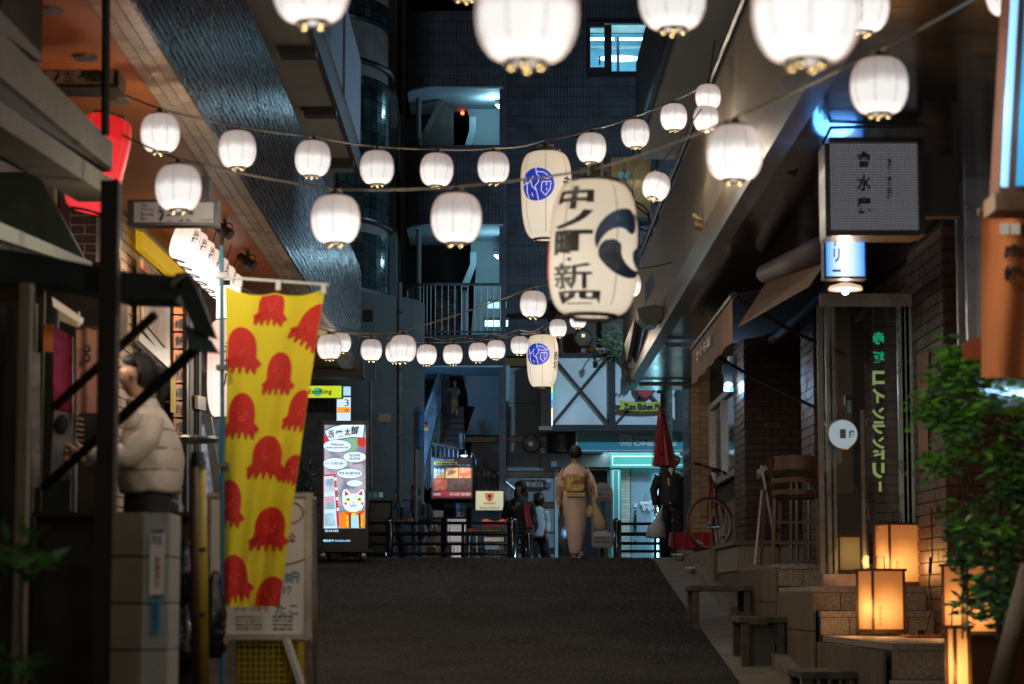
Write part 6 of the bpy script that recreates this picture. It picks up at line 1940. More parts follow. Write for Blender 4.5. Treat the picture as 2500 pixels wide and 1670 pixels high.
# lit white sign with shield
ws = thing('lit_shield_sign', 'softly lit cream sign with a red shield and katakana below the stair handrail', 'sign', P(1195, 1246, 42.4))
MB().pbox(1160, 1198, 1230, 1247, 42.4, .08).build('box', M_grey_metal, ws)
MB().pbox(1161.5, 1199.5, 1228.5, 1245.5, 42.39, .008).build('face', emat('cream_lit', (.62, .62, .40), .55, var=.12, ns=1.5), ws)
MB().slab([P(x, y, 42.38) for x, y in ((1185, 1204), (1205, 1204), (1205, 1214), (1201, 1221), (1195, 1225), (1189, 1221), (1185, 1214))], (0, .004, 0)).build('shield', emat('shield_red', (.55, .06, .03), .6), ws)
MB().slab([P(x, y, 42.374) for x, y in ((1187, 1206), (1203, 1206), (1203, 1214), (1200, 1219), (1195, 1222), (1190, 1219), (1187, 1214))], (0, .004, 0)).build('shield_face', emat('shield_orange', (.62, .18, .04), .6), ws)
mb = MB()
mb.slab([P(x, y, 42.368) for x, y in ell(1195, 1211, 5, 3.4, 12)], (0, .003, 0)); mb.slab([P(x, y, 42.368) for x, y in ((1194, 1212), (1196, 1212), (1197, 1220), (1193, 1220))], (0, .003, 0))
mb.build('oak_tree_emblem', M_ink, ws)
MB().pbox(1180, 1227, 1210, 1231, 42.38, .005).build('gold_ribbon', emat('gold_lit', (.55, .32, .05), .6), ws)
ptext('lettering', 'アイヒェンプラッツ', 1171, 1237, 1219, 1244, 42.38, M_ink, ws, weight=.02)
bp_ = thing('blue_poster', 'small blue poster above the white menu stand', 'poster', P(1125, 1262, 42.6))
MB().pbox(1113, 1228, 1138, 1263, 42.6, .02).build('sheet', mat('poster_blue', (.03, .18, .38), .5, var=.15), bp_)
ptext('lettering', '生ビール', 1116, 1234, 1135, 1240, 42.595, M_pale, bp_)
MB().pbox(1118, 1250, 1133, 1261, 42.59, .008).build('picture', mat('poster_pic', (.5, .45, .4), .5, var=.5, ns=20), bp_)
# white menu stand with printed sheets
mn = thing('menu_stand', 'black menu stand holding several white printed menu sheets behind the guard rail', 'menu stand', P(1114, 1380, 41.6))
MB().pbox(1090, 1264, 1140, 1400, 41.6, .06).build('frame', M_black, mn)
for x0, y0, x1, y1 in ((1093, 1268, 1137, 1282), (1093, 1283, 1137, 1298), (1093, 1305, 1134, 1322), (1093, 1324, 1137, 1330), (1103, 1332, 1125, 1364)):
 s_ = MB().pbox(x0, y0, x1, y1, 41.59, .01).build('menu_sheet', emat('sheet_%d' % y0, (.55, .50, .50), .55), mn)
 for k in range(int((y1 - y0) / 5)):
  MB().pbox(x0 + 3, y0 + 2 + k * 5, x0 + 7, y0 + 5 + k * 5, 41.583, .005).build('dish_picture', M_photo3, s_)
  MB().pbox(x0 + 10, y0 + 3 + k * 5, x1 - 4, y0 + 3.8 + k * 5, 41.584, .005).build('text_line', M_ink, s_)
# ornate carved panel / barrel
cv = thing('carved_panel', 'ornate carved wooden panel with scroll relief between the grey pole and the menu stand', 'panel', P(1050, 1365, 42.0))
MB().pbox(1030, 1262, 1076, 1400, 42.0, .08).build('panel', mat('carved_wood', (.16, .10, .06), .5, var=.5, ns=14, bump=.8, bs=30), cv)
MB().pbox(1026, 1246, 1082, 1262, 41.95, .2).build('lid', M_grey_metal, cv)
for cy in (1290, 1345):
 for sg in (-1, 1):
  pts = [P(1053 + sg * (2 + 13 * sin(k * .5) * (1 - k / 16)), cy + 16 * cos(k * .55) * (1 - k / 18), 41.98) for k in range(14)]
  MB().tube(pts, .018, 6).build('scroll', mat('scroll_gilt', (.24, .17, .10), .4, .2), cv)
# table with red cloth and boxes
tb_ = thing('folding_table', 'dark table with boxed goods seen behind the guard rail', 'table', P(1205, 1380, 41.5))
MB().pbox(1172, 1298, 1240, 1303, 41.4, .6).build('table_top', M_black, tb_)
for x in (1176, 1233):
 for dd in (41.45, 41.9): MB().tube([P(x, 1302, dd), (P(x, 1360, dd).x, dd, gz(42))], .014, 6).build('leg', M_black, tb_)
rc_ = thing('red_crate_cover', 'red plastic cover thrown over a crate on the dark table', 'cover', P(1205, 1280, 41.6))
M_redp = mat('red_plastic', (.50, .04, .025), .35, var=.2, bump=.5, bs=18)
MB().grid(lambda u, v: P(1177 + 60 * u, 1282 - 12 * v - 3 * sin(u * 9), 41.45 + .4 * v), 12, 5).build('cover', M_redp, rc_, smooth=True)
MB().pbox(1177, 1276, 1236, 1288, 41.43, .03).build('cover_front', M_redp, rc_)
yc = tag(MB().pbox(1178, 1288, 1234, 1297, 41.45, .4).build('yellow_crate', mat('yellow_crate', (.35, .24, .03), .5)), 'yellow crate under the red cover on the dark table', 'crate')
rb2 = tag(MB().pbox(1141, 1290, 1170, 1299, 41.7, .3).build('red_box', M_redp), 'small red and white box on a stool left of the yellow crate', 'box')
sl = thing('round_stool', 'small round metal stool under the red box', 'stool', P(1155, 1365, 41.8))
MB().lathe(P(1155, 1303, 41.8), [(.12, -.02), (.13, 0), (.12, .02)], 18).build('seat', M_steel, sl)
for x in (1147, 1163): MB().tube([P(x, 1304, 41.8), (P(x + (x - 1155) * .6, 1360, 41.8).x, 41.8, gz(42))], .012, 6).build('leg', M_steel, sl)
bn = thing('bench_with_papers', 'glass case with printed papers on a low stand beside the thick bollard', 'case', P(1205, 1365, 41.2))
MB().pbox(1182, 1312, 1230, 1322, 41.2, .1).build('frame', M_steel, bn)
MB().pbox(1184, 1330, 1230, 1342, 41.2, .02).build('paper', M_white, bn)
for k in range(4): MB().pbox(1188 + k * 10, 1346, 1190 + k * 10, 1385, 41.2, .03).build('leg', M_steel, bn)
bt = tag(MB().lathe(P(1226, 1296, 41.3), [(.02, 0), (.025, .02), (.025, .09), (.012, .11), (.012, .13)], 10).build('blue_bottle', mat('bottle_blue', (.03, .15, .45), .2)), 'small blue bottle at the right end of the dark table', 'bottle')
# mossy pole, umbrella, red bench
up = thing('mossy_pole', 'weathered greenish utility pole between the umbrella and the tan wall', 'pole', P(1628, 1350, 38.8))
mb = MB().tube([(P(1628, 1360, 38.8).x, 38.8, gz(39)), P(1627, 1100, 38.8), P(1626, 700, 38.8)], [.105, .10, .09], 16)
mb.build('pole', mat('mossy_bark', (.10, .12, .10), .9, var=.7, ns=14, bump=1, bs=25), up, smooth=True)
um = thing('closed_umbrella', 'tall closed red paper parasol on a black pole in front of the man', 'umbrella', P(1640, 1356, 34.4))
c = P(1612, 1000, 34.4)
mb = MB()
n = 24
top, bot = P(1613, 1000, 34.4), P(1623, 1139, 34.4)
prof = [(0, .035), (.15, .05), (.5, .09), (.85, .135), (1.0, .16), (1.01, .13)]
b = 0
for u, r_ in prof:
 p = top.lerp(bot, u)
 for k in range(n):
  a = 2 * pi * k / n
  rr_ = r_ * (1 + (.13 if k % 2 else -.06) * min(1, u * 2))
  mb.v.append(p + Vector((rr_ * cos(a), rr_ * sin(a), .012 * (k % 2) * u)))
for i in range(len(prof) - 1):
 for k in range(n):
  mb.f.append((i * n + k, i * n + (k + 1) % n, (i + 1) * n + (k + 1) % n, (i + 1) * n + k))
mb.f.append(tuple(range(n)))
mb.build('canopy', mat('red_oiled_paper', (.30, .010, .015), .3, var=.25, ns=10, coat=.3), um)
for k in range(12):
 a = 2 * pi * k / 12
 MB().tube([top.lerp(bot, .08) + Vector((.04 * cos(a), .04 * sin(a), 0)), top.lerp(bot, .99) + Vector((.185 * cos(a), .185 * sin(a), 0))], .005, 4).build('rib', mat('umbrella_rib', (.16, .01, .01), .4) if k == 0 else bpy.data.materials['umbrella_rib'], um)
MB().tube([P(1628, 1139, 34.4), P(1641, 1240, 34.4), (P(1648, 1356, 34.4).x, 34.4, gz(34.4))], .016, 8).build('pole', M_black, um)
MB().tube([P(1632, 1168, 34.38), P(1634, 1186, 34.38)], .022, 8).build('gold_sleeve', M_gold, um)
for (x, y) in ((1637, 1228), (1642, 1270)): MB().tube([P(x, y - 2, 34.39), P(x + .5, y + 2, 34.39)], .021, 8).build('joint_ring', M_steel, um)
rb_ = thing('felt_bench', 'low bench draped with red felt behind the bicycle', 'bench', P(1690, 1350, 34.9))
M_felt = mat('red_felt', (.38, .012, .035), .9, var=.12, sheen=.4)
a, b = P(1640, 1345, 34.5), P(1752, 1292, 34.5)
zt_ = P(1700, 1300, 34.6).z
MB().box(a.x, b.x, 34.55, 35.05, zt_ - .03, zt_).build('seat', M_felt, rb_)
MB().grid(lambda u, v: (a.x + (b.x - a.x) * u, 34.53 - .015 * sin(u * 30) * v, zt_ - .23 * v), 30, 4).build('drape', M_felt, rb_, smooth=True)
MB().grid(lambda u, v: (a.x - .015 * v - .01 * sin(u * 12) * v, 34.53 + .53 * u, zt_ - .19 * v), 12, 4).build('drape', M_felt, rb_, smooth=True)
for x in (1662, 1740):
 for dd in (34.6, 35.0):
  q = P(x, 1345, dd)
  MB().box(q.x - .03, q.x + .03, dd - .03, dd + .03, gz(34.7), zt_ - .03).build('leg', mat('bench_wood_%d%d' % (x, dd), (.22, .11, .05), .6), rb_)
# the bicycle leaning at the pier
bk_ = thing('bicycle', 'red bicycle with its front wheel turned sideways, parked by the tan tiled pier', 'bicycle', P(1733, 1340, 31.3))
c = P(1733, 1279, 31.3)
M_rim = mat('tan_rim', (.55, .38, .22), .35, .3)
M_frame_ = mat('red_frame', (.25, .018, .015), .3, coat=.5)
def wheel(c, R_, rot, name='wheel'):
 def q(a, r_, off=0): return c + rot @ Vector((r_ * cos(a), off, r_ * sin(a)))
 w = MB().tube([q(2 * pi * k / 40, R_) for k in range(41)], .019, 8, cap=False).build(name, mat('maroon_tyre', (.14, .04, .03), .5), bk_, smooth=True)
 MB().tube([q(2 * pi * k / 40, R_ - .028) for k in range(41)], .011, 6, cap=False).build('rim', M_rim, w, smooth=True)
 for k in range(24):
  a = 2 * pi * k / 24
  MB().tube([q(a + .5 * (1 if k % 2 else -1), .022, .03 * (1 if k % 4 < 2 else -1)), q(a, R_ - .03)], .0016, 3).build('spoke', M_steel, w)
 MB().tube([q(0, 0, -.05), q(0, 0, .05)], .02, 10).build('hub', M_steel, w)
 return w
rot1 = Matrix.Rotation(radians(26), 3, 'Z')
R_ = .335
wheel(c, R_, rot1)
rot2 = Matrix.Rotation(radians(72), 3, 'Z')
c2 = c + Vector((.20, 1.0, 0))
wheel(c2, R_, rot2)
head = c + Vector((.03, .10, .50)); hd2 = c + Vector((.01, .04, .63))
nrm1 = rot1 @ Vector((0, 1, 0))
for sg in (-1, 1):
 MB().tube([c + nrm1 * .055 * sg, c + nrm1 * .05 * sg + Vector((0, .02, .2)), head + nrm1 * .03 * sg - Vector((0, 0, .08)), head], .013, 8).build('fork', M_frame_, bk_)
MB().tube([head - Vector((0, 0, .05)), hd2], .022, 10).build('head_tube', M_frame_, bk_)
bb = c + Vector((.10, .52, -.03)); seat = c + Vector((.14, .70, .50))
for a, b in ((hd2, seat), (head, bb), (bb, seat), (bb, c2), (seat, c2)): MB().tube([a, b], .015, 8).build('frame_tube', M_frame_, bk_)
MB().tube([seat, seat + Vector((.01, .03, .2))], .013, 8).build('seat_post', M_steel, bk_)
MB().ball(seat + Vector((.01, .03, .23)), .11, 12, 8, (.7, 1.3, .3), Matrix.Rotation(-.3, 3, 'Z')).build('saddle', M_black, bk_, smooth=True)
MB().tube([hd2, hd2 + Vector((0, -.02, .1))], .014, 8).build('stem', M_steel, bk_)
hb_ = hd2 + Vector((0, -.02, .10))
hl = [hb_ + Vector((-.22, -.16, .05)), hb_ + Vector((-.1, -.06, .02)), hb_, hb_ + Vector((.14, .1, -.03)), hb_ + Vector((.24, .14, -.09))]
MB().tube(hl, .013, 8).build('handlebar', M_black, bk_)
MB().tube([hl[0], hl[0].lerp(hl[1], .6)], .02, 8).build('grip', mat('red_grip', (.12, .02, .02), .6), bk_)
MB().tube([hl[4], hl[3].lerp(hl[4], .4)], .02, 8).build('grip', M_rubber, bk_)
for k in (1, 3): MB().bar(hl[k] + Vector((0, -.02, 0)), hl[k] + Vector((.03, -.09, -.03)), .012, .012).build('brake_lever', M_steel, bk_)
MB().tube([bb + Vector((-.07, 0, 0)), bb + Vector((.07, 0, 0))], .03, 12).build('crank_hub', M_steel, bk_)
for sg, dz in ((-1, .13), (1, -.13)):
 MB().bar(bb + Vector((sg * .07, 0, 0)), bb + Vector((sg * .08, 0, dz)), .02, .012).build('crank', M_steel, bk_)
 MB().obox(bb + Vector((sg * .13, 0, dz)), (.09, .07, .02)).build('pedal', M_black, bk_)
MB().tube([c + Vector((-.17, -.09, -.22)), c + Vector((-.10, -.06, -.26))], .012, 6).build('spoke_reflector', M_white, bk_)
MB().tube([c + Vector((.06, .16, .1)), c + Vector((.07, .18, .2))], .012, 6).build('lock', mat('lime_lock', (.3, .35, .03), .4), bk_)
MB().tube([hb_, hb_ + Vector((.1, -.08, -.06)), head + Vector((.05, -.03, 0)), head], .004, 5).build('brake_cable', M_cord, bk_)
# EcoRing sign and the white 3F sign under the facade
er = thing('yellow_shop_sign', 'lit yellow-green hanging sign reading EcoRing under the facade corner', 'sign', P(790, 972, 36.2))
d = 36.2
MB().pbox(735, 939, 837, 973, d, .14).build('box', M_black, er)
MB().pbox(737, 942, 834, 971, d - .006, .006).build('face', emat('lime_lit', (.62, .66, .02), 1.0, var=.1, col2=(.50, .70, .03)), er)
MB().slab([P(x, y, d - .010) for x, y in ell(775, 957, 12, 11)], (0, .003, 0)).build('green_disc', emat('green_disc', (.10, .55, .25), .8), er)
ptext('lettering', 'EcoRing', 753, 950, 810, 965, d - .014, M_ink, er, weight=.02)
e2 = thing('green_lit_sign', 'green lit sign panel above the yellow EcoRing sign', 'sign', P(805, 905, 35.6))
MB().slab([P(778, 868, 35.3), P(822, 868, 35.3), P(832, 905, 35.3), P(778, 905, 35.3)], (0, .1, 0)).build('face', emat('lime_lit2', (.22, .36, .02), .8, var=.5, ns=2), e2)
MB().pbox(776, 905, 860, 912, 35.25, .2).build('bracket', M_black, e2)
w3 = thing('white_floor_sign', 'white lit sign with a large 3 and an orange band behind the digital sign', 'sign', P(840, 1028, 36.8))
d = 36.8
MB().pbox(821, 943, 857, 1040, d, .12).build('box', M_grey_metal, w3)
MB().pbox(822, 970, 856, 1040, d - .006, .006).build('face', emat('white_lit3', (.62, .80, 1), 1.1, var=.1), w3)
MB().pbox(838, 944, 856, 966, d - .006, .006).build('upper_face', emat('white_lit4', (.40, .72, 1), 1.0), w3)
MB().pbox(823, 994, 855, 1008, d - .010, .003).build('orange_band', emat('orange_lit3', (1, .42, .04), .9), w3)
ptext('lettering', '3', 841, 975, 852, 992, d - .012, M_ink, w3, weight=.0)
ptext('lettering', '3F', 841, 999, 852, 1005, d - .014, M_ink, w3)
MB().pbox(832, 966, 857, 969, d - .02, .02).build('divider', M_black, w3)
# wall and railing behind the digital sign
rr2 = thing('left_wall_railing', 'dark railing of thin bars on a grey wall left of the digital sign', 'railing', P(790, 1010, 37.5))
MB().pbox(690, 1003, 822, 1340, 37.6, .3).build('wall', mat('grey_render', (.13, .15, .18), .8), rr2)
for k in range(18): MB().tube([P(745 + k * 5.5, 968, 37.6), P(745 + k * 5.5, 1008, 37.6)], .012, 5).build('bar', M_black, rr2)
MB().tube([P(740, 970, 37.6), P(845, 970, 37.6)], .02, 6).build('top_rail', M_black, rr2)
pr = thing('potted_plant', 'dark leafy shrub between the octopus banner and the digital sign', 'plant', P(745, 1345, 32.6))
lf = MB()
rnd = random.Random(4)
for k in range(170):
 a, el = rnd.uniform(0, 6.28), rnd.uniform(-.3, 1.2)
 c = P(742 + rnd.gauss(0, 12), 1200 + rnd.gauss(0, 42), 32.6 + rnd.uniform(-.25, .25))
 dr_ = Vector((cos(a) * cos(el), sin(a) * cos(el), sin(el)))
 sd = dr_.cross(Vector((0, 0, 1))).normalized() * .018
 l = rnd.uniform(.10, .2)
 lf.add([c, c + dr_ * l * .5 + sd, c + dr_ * l - Vector((0, 0, .03)), c + dr_ * l * .5 - sd], [(0, 1, 2, 3)])
lf.build('foliage', mat('dark_leaf', (.02, .045, .02), .35, var=.4), pr, fix=False, kind='stuff')
MB().tube([P(745, 1350, 32.6), P(744, 1200, 32.6)], .015, 6).build('stem', M_darkwood, pr)
MB().lathe(P(745, 1372, 32.6), [(.12, 0), (.16, .26), (.14, .26)], 18).build('pot', M_concrete, pr)
# ================================================================== LEFT SIDE OF THE LANE
# --- on the shop wall under the orange soffit (plane x = WX)
wx = WX + .02
def wall_poly(name, pts, X, th, m, parent):
 return MB().slab([PX(x, y, X) for x, y in pts], (-th, 0, 0)).build(name, m, parent)
ys_ = thing('yellow_shop_sign', 'long bright yellow signboard high on the shop wall under the orange soffit', 'sign', PX(400, 640, wx))
wall_poly('board', [(348, 556), (455, 664), (455, 705), (348, 608)], wx + .10, .06, emat('yellow_lit_board', (.72, .42, .01), .55, var=.15, ns=3), ys_)
wall_poly('rail', [(340, 541), (462, 660), (462, 667), (340, 550)], wx + .13, .06, M_grey_metal, ys_)
ps = thing('wall_poster', 'large faded picture poster in a pale frame on the shop wall below the yellow signboard', 'poster', PX(380, 800, wx))
fr_ = wall_poly('frame', [(345, 625), (415, 690), (415, 890), (345, 800)], wx + .07, .04, M_frame, ps)
M_poster = mat('peach_poster', (.50, .28, .18), .5, var=.4, ns=3, col2=(.55, .42, .33))
wall_poly('picture', [(348, 636), (405, 690), (405, 850), (348, 780)], wx + .085, .01, M_poster, ps)
wall_poly('lower_frame', [(340, 808), (416, 880), (416, 902), (340, 832)], wx + .10, .03, M_frame, ps)
p2 = thing('wall_poster', 'narrow red food poster on the shop wall just above the menu strips', 'poster', PX(370, 700, wx))
wall_poly('picture', [(345, 655), (420, 722), (420, 700), (345, 632)], wx + .11, .01, M_photo2, p2)
# hanging menu plates
mp_ = thing('menu_plates', 'column of orange wooden menu plates with black characters beside the shop door', 'menu', PX(440, 1000, wx))
M_plate = mat('orange_plate', (.50, .17, .02), .45, var=.15, rnd=.25)
words_ = ['8番', '鮭', '9番', '水産', '6番', '海老', '7番', '貝', '3番', '焼', '5番']
for k in range(11):
 y0 = 770 + k * 42
 a = PX(424, y0 + 38, wx + .05); b = PX(452, y0, wx + .05)
 pl_ = MB().slab([PX(424, y0, wx + .05), PX(452, y0 + 2, wx + .05), PX(452, y0 + 38, wx + .05), PX(424, y0 + 38, wx + .05)], (-.02, 0, 0)).build('menu_plate', M_plate, mp_)
 O = PX(429, y0 + 33, wx + .056)
 text_on('lettering', words_[k], O, PX(449, y0 + 33, wx + .056) - O, PX(429, y0 + 8, wx + .056) - O, M_ink, pl_, weight=.02)
yn = wall_poly('yellow_note', [(417, 918), (429, 920), (429, 1010), (417, 1006)], wx + .07, .005, mat('yellow_note', (.6, .5, .04), .6), mp_)
wall_poly('orange_board', [(424, 700), (452, 730), (452, 768), (424, 765)], wx + .05, .02, M_plate, mp_)
# door posts, frames
dk = thing('shop_door_frame', 'dark tall door frame with pale posts beyond the orange menu plates', 'door frame', PX(470, 1000, wx))
for x, w, m in ((456, 5, M_black), (463, 10, M_darkwood), (478, 4, M_blackmatte), (486, 6, M_darkwood)):
 wall_poly('post', [(x, 640), (x + w, 645), (x + w, 1330), (x, 1330)], wx + .09, .08, m, dk)
wall_poly('glass', [(492, 700), (545, 740), (545, 1300), (492, 1320)], wx + .03, .02, M_glass_dark, dk)
ib = tag(wall_poly('intercom_box', [(483, 965), (503, 970), (503, 1003), (483, 998)], wx + .14, .03, M_frame, None), 'small pale meter box on the brick beside the dark door frame', 'box')
# ceiling spotlights
for i, (x, y, s_) in enumerate(((548, 563, 1.0), (604, 640, 1.0))):
 c = PZ(x, y - 28, FZ0 + .02)
 t = thing('track_spotlight', ('black swivel spotlights on the orange soffit right of the whisky sign', 'black swivel spotlights on the orange soffit above the banner rod')[i], 'spotlight', c, 'spotlights on the orange soffit')
 dd = c.y
 MB().tube([c, P(x + 2, y - 12, dd)], .018, 8).build('stem', M_black, t)
 for sg in (-1, 1):
  a = P(x + sg * 8, y - 2 + sg * 5, dd)
  MB().tube([a + Vector((-.05, 0, .03)), a + Vector((.03, -.03, -.035))], [.042, .05], 12).build('spot_head', M_black, t)
 MB().tube([P(x, y - 20, dd), P(x + 18, y - 16, dd), P(x + 20, y, dd), P(x + 8, y + 4, dd)], .006, 5).build('cable', M_black, t)
# warm downlight that lights the wall
for (px, X, pw) in ((0, -2.75, 20), (1, -2.75, 20)):
 yy = 20.4 + px * 3.2
 t = thing('soffit_downlight', 'round warm downlight set in the orange soffit over the ' + ('pale brick' if px == 0 else 'menu plates'), 'lamp', (X, yy, FZ0), 'downlights in the orange soffit')
 MB().lathe((X, yy, FZ0 - .004), [(.06, 0), (.075, .02)], 16).build('trim', M_white, t)
 MB().lathe((X, yy, FZ0 - .010), [(.05, 0), (.05, .004)], 16).build('lens', emat('warm_lens', (1, .7, .4), 6), t)
 ld = bpy.data.lights.new('downlight_light', 'SPOT'); ld.energy = pw * 4.5; ld.spot_size = radians(150); ld.spot_blend = .6; ld.color = (1, .66, .36); ld.shadow_soft_size = .05
 lo = new_obj('downlight_light', ld, t); lo.location = (0, 0, -.03)
# sign: whisky bar
d = 16.2
wb = thing('hanging_bar_sign', 'black framed grey bar sign with brushed characters and small italic lettering', 'sign', P(420, 550, d))
fr_ = MB()
for a in ((310, 487, 533, 493), (310, 543, 533, 550), (310, 493, 327, 543), (523, 493, 533, 543)): fr_.pbox(*a, d - .02, .14)
fr_.build('frame', M_black, wb)
MB().pbox(327, 493, 523, 543, d, .10).build('face', mat('dim_acrylic', (.20, .20, .21), .35, var=.08), wb)
ptext('lettering', '酒楽', 385, 500, 475, 541, d - .006, M_ink, wb, weight=.06)
for k, s_ in enumerate(('The', 'Whisky', 'Bottle', 'Bar')):
 ptext('lettering', s_, 343, 497 + k * 11, 343 + 5.5 * len(s_), 505 + k * 11, d - .006, M_ink, wb, weight=.01)
ptext('lettering', 'Since 2008', 487, 534, 517, 539, d - .006, M_ink, wb)
MB().tube([P(500, 487, d + .05), PZ(500, 440, FZ0)], .012, 6).build('bracket', M_black, wb)
MB().pbox(485, 430, 512, 487, d + .1, .18).build('junction_box', M_black, wb)
# upper dark sign with characters near the corrugated wall
d = 15.0
us = thing('upper_sign_box', 'dim grey sign box with two dark characters above the red lantern', 'sign', P(200, 215, d))
MB().pbox(112, 140, 290, 146, d - .01, .3).pbox(112, 206, 290, 213, d - .01, .3).pbox(284, 146, 290, 206, d - .01, .3).build('frame', M_black, us)
MB().pbox(112, 146, 278, 206, d + .02, .2).build('face', mat('sign_greige', (.24, .20, .16), .5, var=.2, ns=9), us)
ptext('lettering', '酒場', 128, 155, 252, 200, d + .012, M_ink, us, weight=.03)
MB().lathe(P(172, 108, d), [(.035, -.05), (.05, .06)], 14).build('clamp', M_black, us)
MB().tube([P(172, 140, d), P(177, 30, d)], .012, 6).build('hanger', M_black, us)
# corrugated orange wall
cg = thing('corrugated_wall', 'orange-brown corrugated metal wall at the upper left', 'wall', P(180, 140, 16.4))
M_corr = mat('rust_orange_sheet', (.30, .085, .022), .42, .2, var=.3, ns=3)
a, b = P(92, 150, 16.4), P(278, -40, 16.4)
mb = MB()
N = 17 * 6
for i in range(N + 1):
 u = i / N
 y = 16.4 + .035 * sin(u * 17 * 2 * pi)
 mb.v += [Vector((a.x + (b.x - a.x) * u, y, a.z)), Vector((a.x + (b.x - a.x) * u, y, b.z))]
for i in range(N): mb.f.append((2 * i, 2 * i + 2, 2 * i + 3, 2 * i + 1))
mb.build('corrugated_sheet', M_corr, cg, fix=False, smooth=True)
MB().pbox(92, 108, 285, 114, 16.3, .05).build('ledge', M_ledge, cg)
MB().bar(P(273, 112, 16.3), P(306, 168, 17.8), .04, .06).build('ledge', M_ledge, cg)
MB().bar(P(268, -20, 16.4), P(340, 100, 19.0), .03, .04).build('trim_line', M_ledge, cg)
# lit small window under that sign
lw_ = thing('small_lit_window', 'small bright slanted window glimpsed between the beam and the red lantern', 'window', P(205, 255, 17))
for k in range(4):
 MB().slab([P(178 + k * 14, 230, 17), P(190 + k * 14, 230, 17), P(196 + k * 12, 262 - k * 0, 17), P(186 + k * 13, 256, 17)], (0, .02, 0)).build('pane', emat('window_glow_%d' % k, (1, .84, .68), 1.3), lw_)
MB().bar(P(165, 240, 16.9), P(215, 282, 16.9), .02, .05).build('sill', M_white, lw_)
# --- near left building: balcony beams, rail, gutters
NB = thing('left_corner_building', 'weathered near building at the left with a concrete balcony beam', 'building', (-2.6, 10, 1))
M_oldbeam = mat('weathered_beam', (.095, .082, .06), .75, var=.35, ns=5, bump=.5, bs=30)
XB = -2.2
e = PX(275, 383, XB)
y1 = e.y
def beam(pa, pb, X, hpx0, hpx1, name, m, th=.22):
 """beam running along the lane: its street face fills pa..pb"""
 (x0, y0), (x1, y1_) = pa, pb
 MB().slab([PX(x0, y0, X), PX(x1, y1_, X), PX(x1, y1_ + hpx1, X), PX(x0, y0 + hpx0, X)], (-th, 0, 0)).build(name, m, NB)
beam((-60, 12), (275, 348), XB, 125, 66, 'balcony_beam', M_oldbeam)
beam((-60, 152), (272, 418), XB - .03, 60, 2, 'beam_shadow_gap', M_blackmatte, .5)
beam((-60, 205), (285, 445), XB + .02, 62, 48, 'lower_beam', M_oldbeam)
beam((-60, -40), (100, 130), XB - .05, 70, 20, 'balcony_kerb', M_darkwood, .08)
pl = []
for k in range(13):
 x = 2 + k * 8
 a = PX(x, 40, XB - .08)
 MB().tube([(a.x, a.y, PX(x, 60 + x * .95, XB - .08).z), (a.x, a.y, a.z + .7)], .012, 6).build('balcony_bar', M_darkwood, NB)
MB().slab([PX(-60, 5, XB - .25), PX(95, 170, XB - .25), PX(95, -300, XB - .25), PX(-60, -300, XB - .25)], (-.05, 0, 0)).build('balcony_screen', mat('brown_boards', (.045, .032, .025), .7, var=.4, ns=9), NB)
# posts
pd_ = P(258, 100, 12.6)
MB().tube([P(259, -30, 12.4), P(257, 330, 12.4)], .022, 8).build('thin_post', M_blackmatte, NB)
MB().box(P(243, 600, 10.3).x, P(286, 600, 10.3).x, 10.3, 10.42, -1.0, P(260, 440, 10.3).z).build('post', mat('dark_post', (.022, .014, .012), .8, var=.3), NB)
MB().tube([P(290, 455, 12.6), P(286, 672, 12.6)], .020, 10).build('downpipe', M_grey_metal, NB)
MB().tube([P(278, 440, 12.6), P(289, 462, 12.6)], .022, 10).build('downpipe_elbow', M_oldbeam, NB)
M_green = mat('green_gutter', (.12, .14, .105), .6, var=.3, ns=4)
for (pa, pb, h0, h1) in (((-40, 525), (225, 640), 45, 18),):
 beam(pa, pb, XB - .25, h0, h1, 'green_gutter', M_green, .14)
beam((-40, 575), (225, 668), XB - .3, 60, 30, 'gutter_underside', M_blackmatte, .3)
MB().slab([P(-40, 420, 14.2), P(90, 420, 14.2), P(210, 640, 14.2), P(-40, 640, 14.2)], (0, .1, 0)).build('wall_panel', mat('dark_green_wall', (.03, .04, .032), .8, var=.4), NB)
# brick / frame slivers seen through the gap under the beam
for (x0, x1, m) in ((84, 106, M_palebrick), (107, 117, M_plate), (118, 124, M_palebrick), (127, 141, M_palebrick), (143, 172, M_brick)):
 MB().pbox(x0, 412, x1, 600, 17.5, .2).build('wall_strip', m, NB)
a, b = P(172, 640, 17.6), P(238, 420, 17.6)
pieces('brick', M_brick, NB, courses((a.x, 17.6, a.z), (1, 0, 0), b.x - a.x, b.z - a.z, .215, .07, .01, .012, (0, -1, 0)))
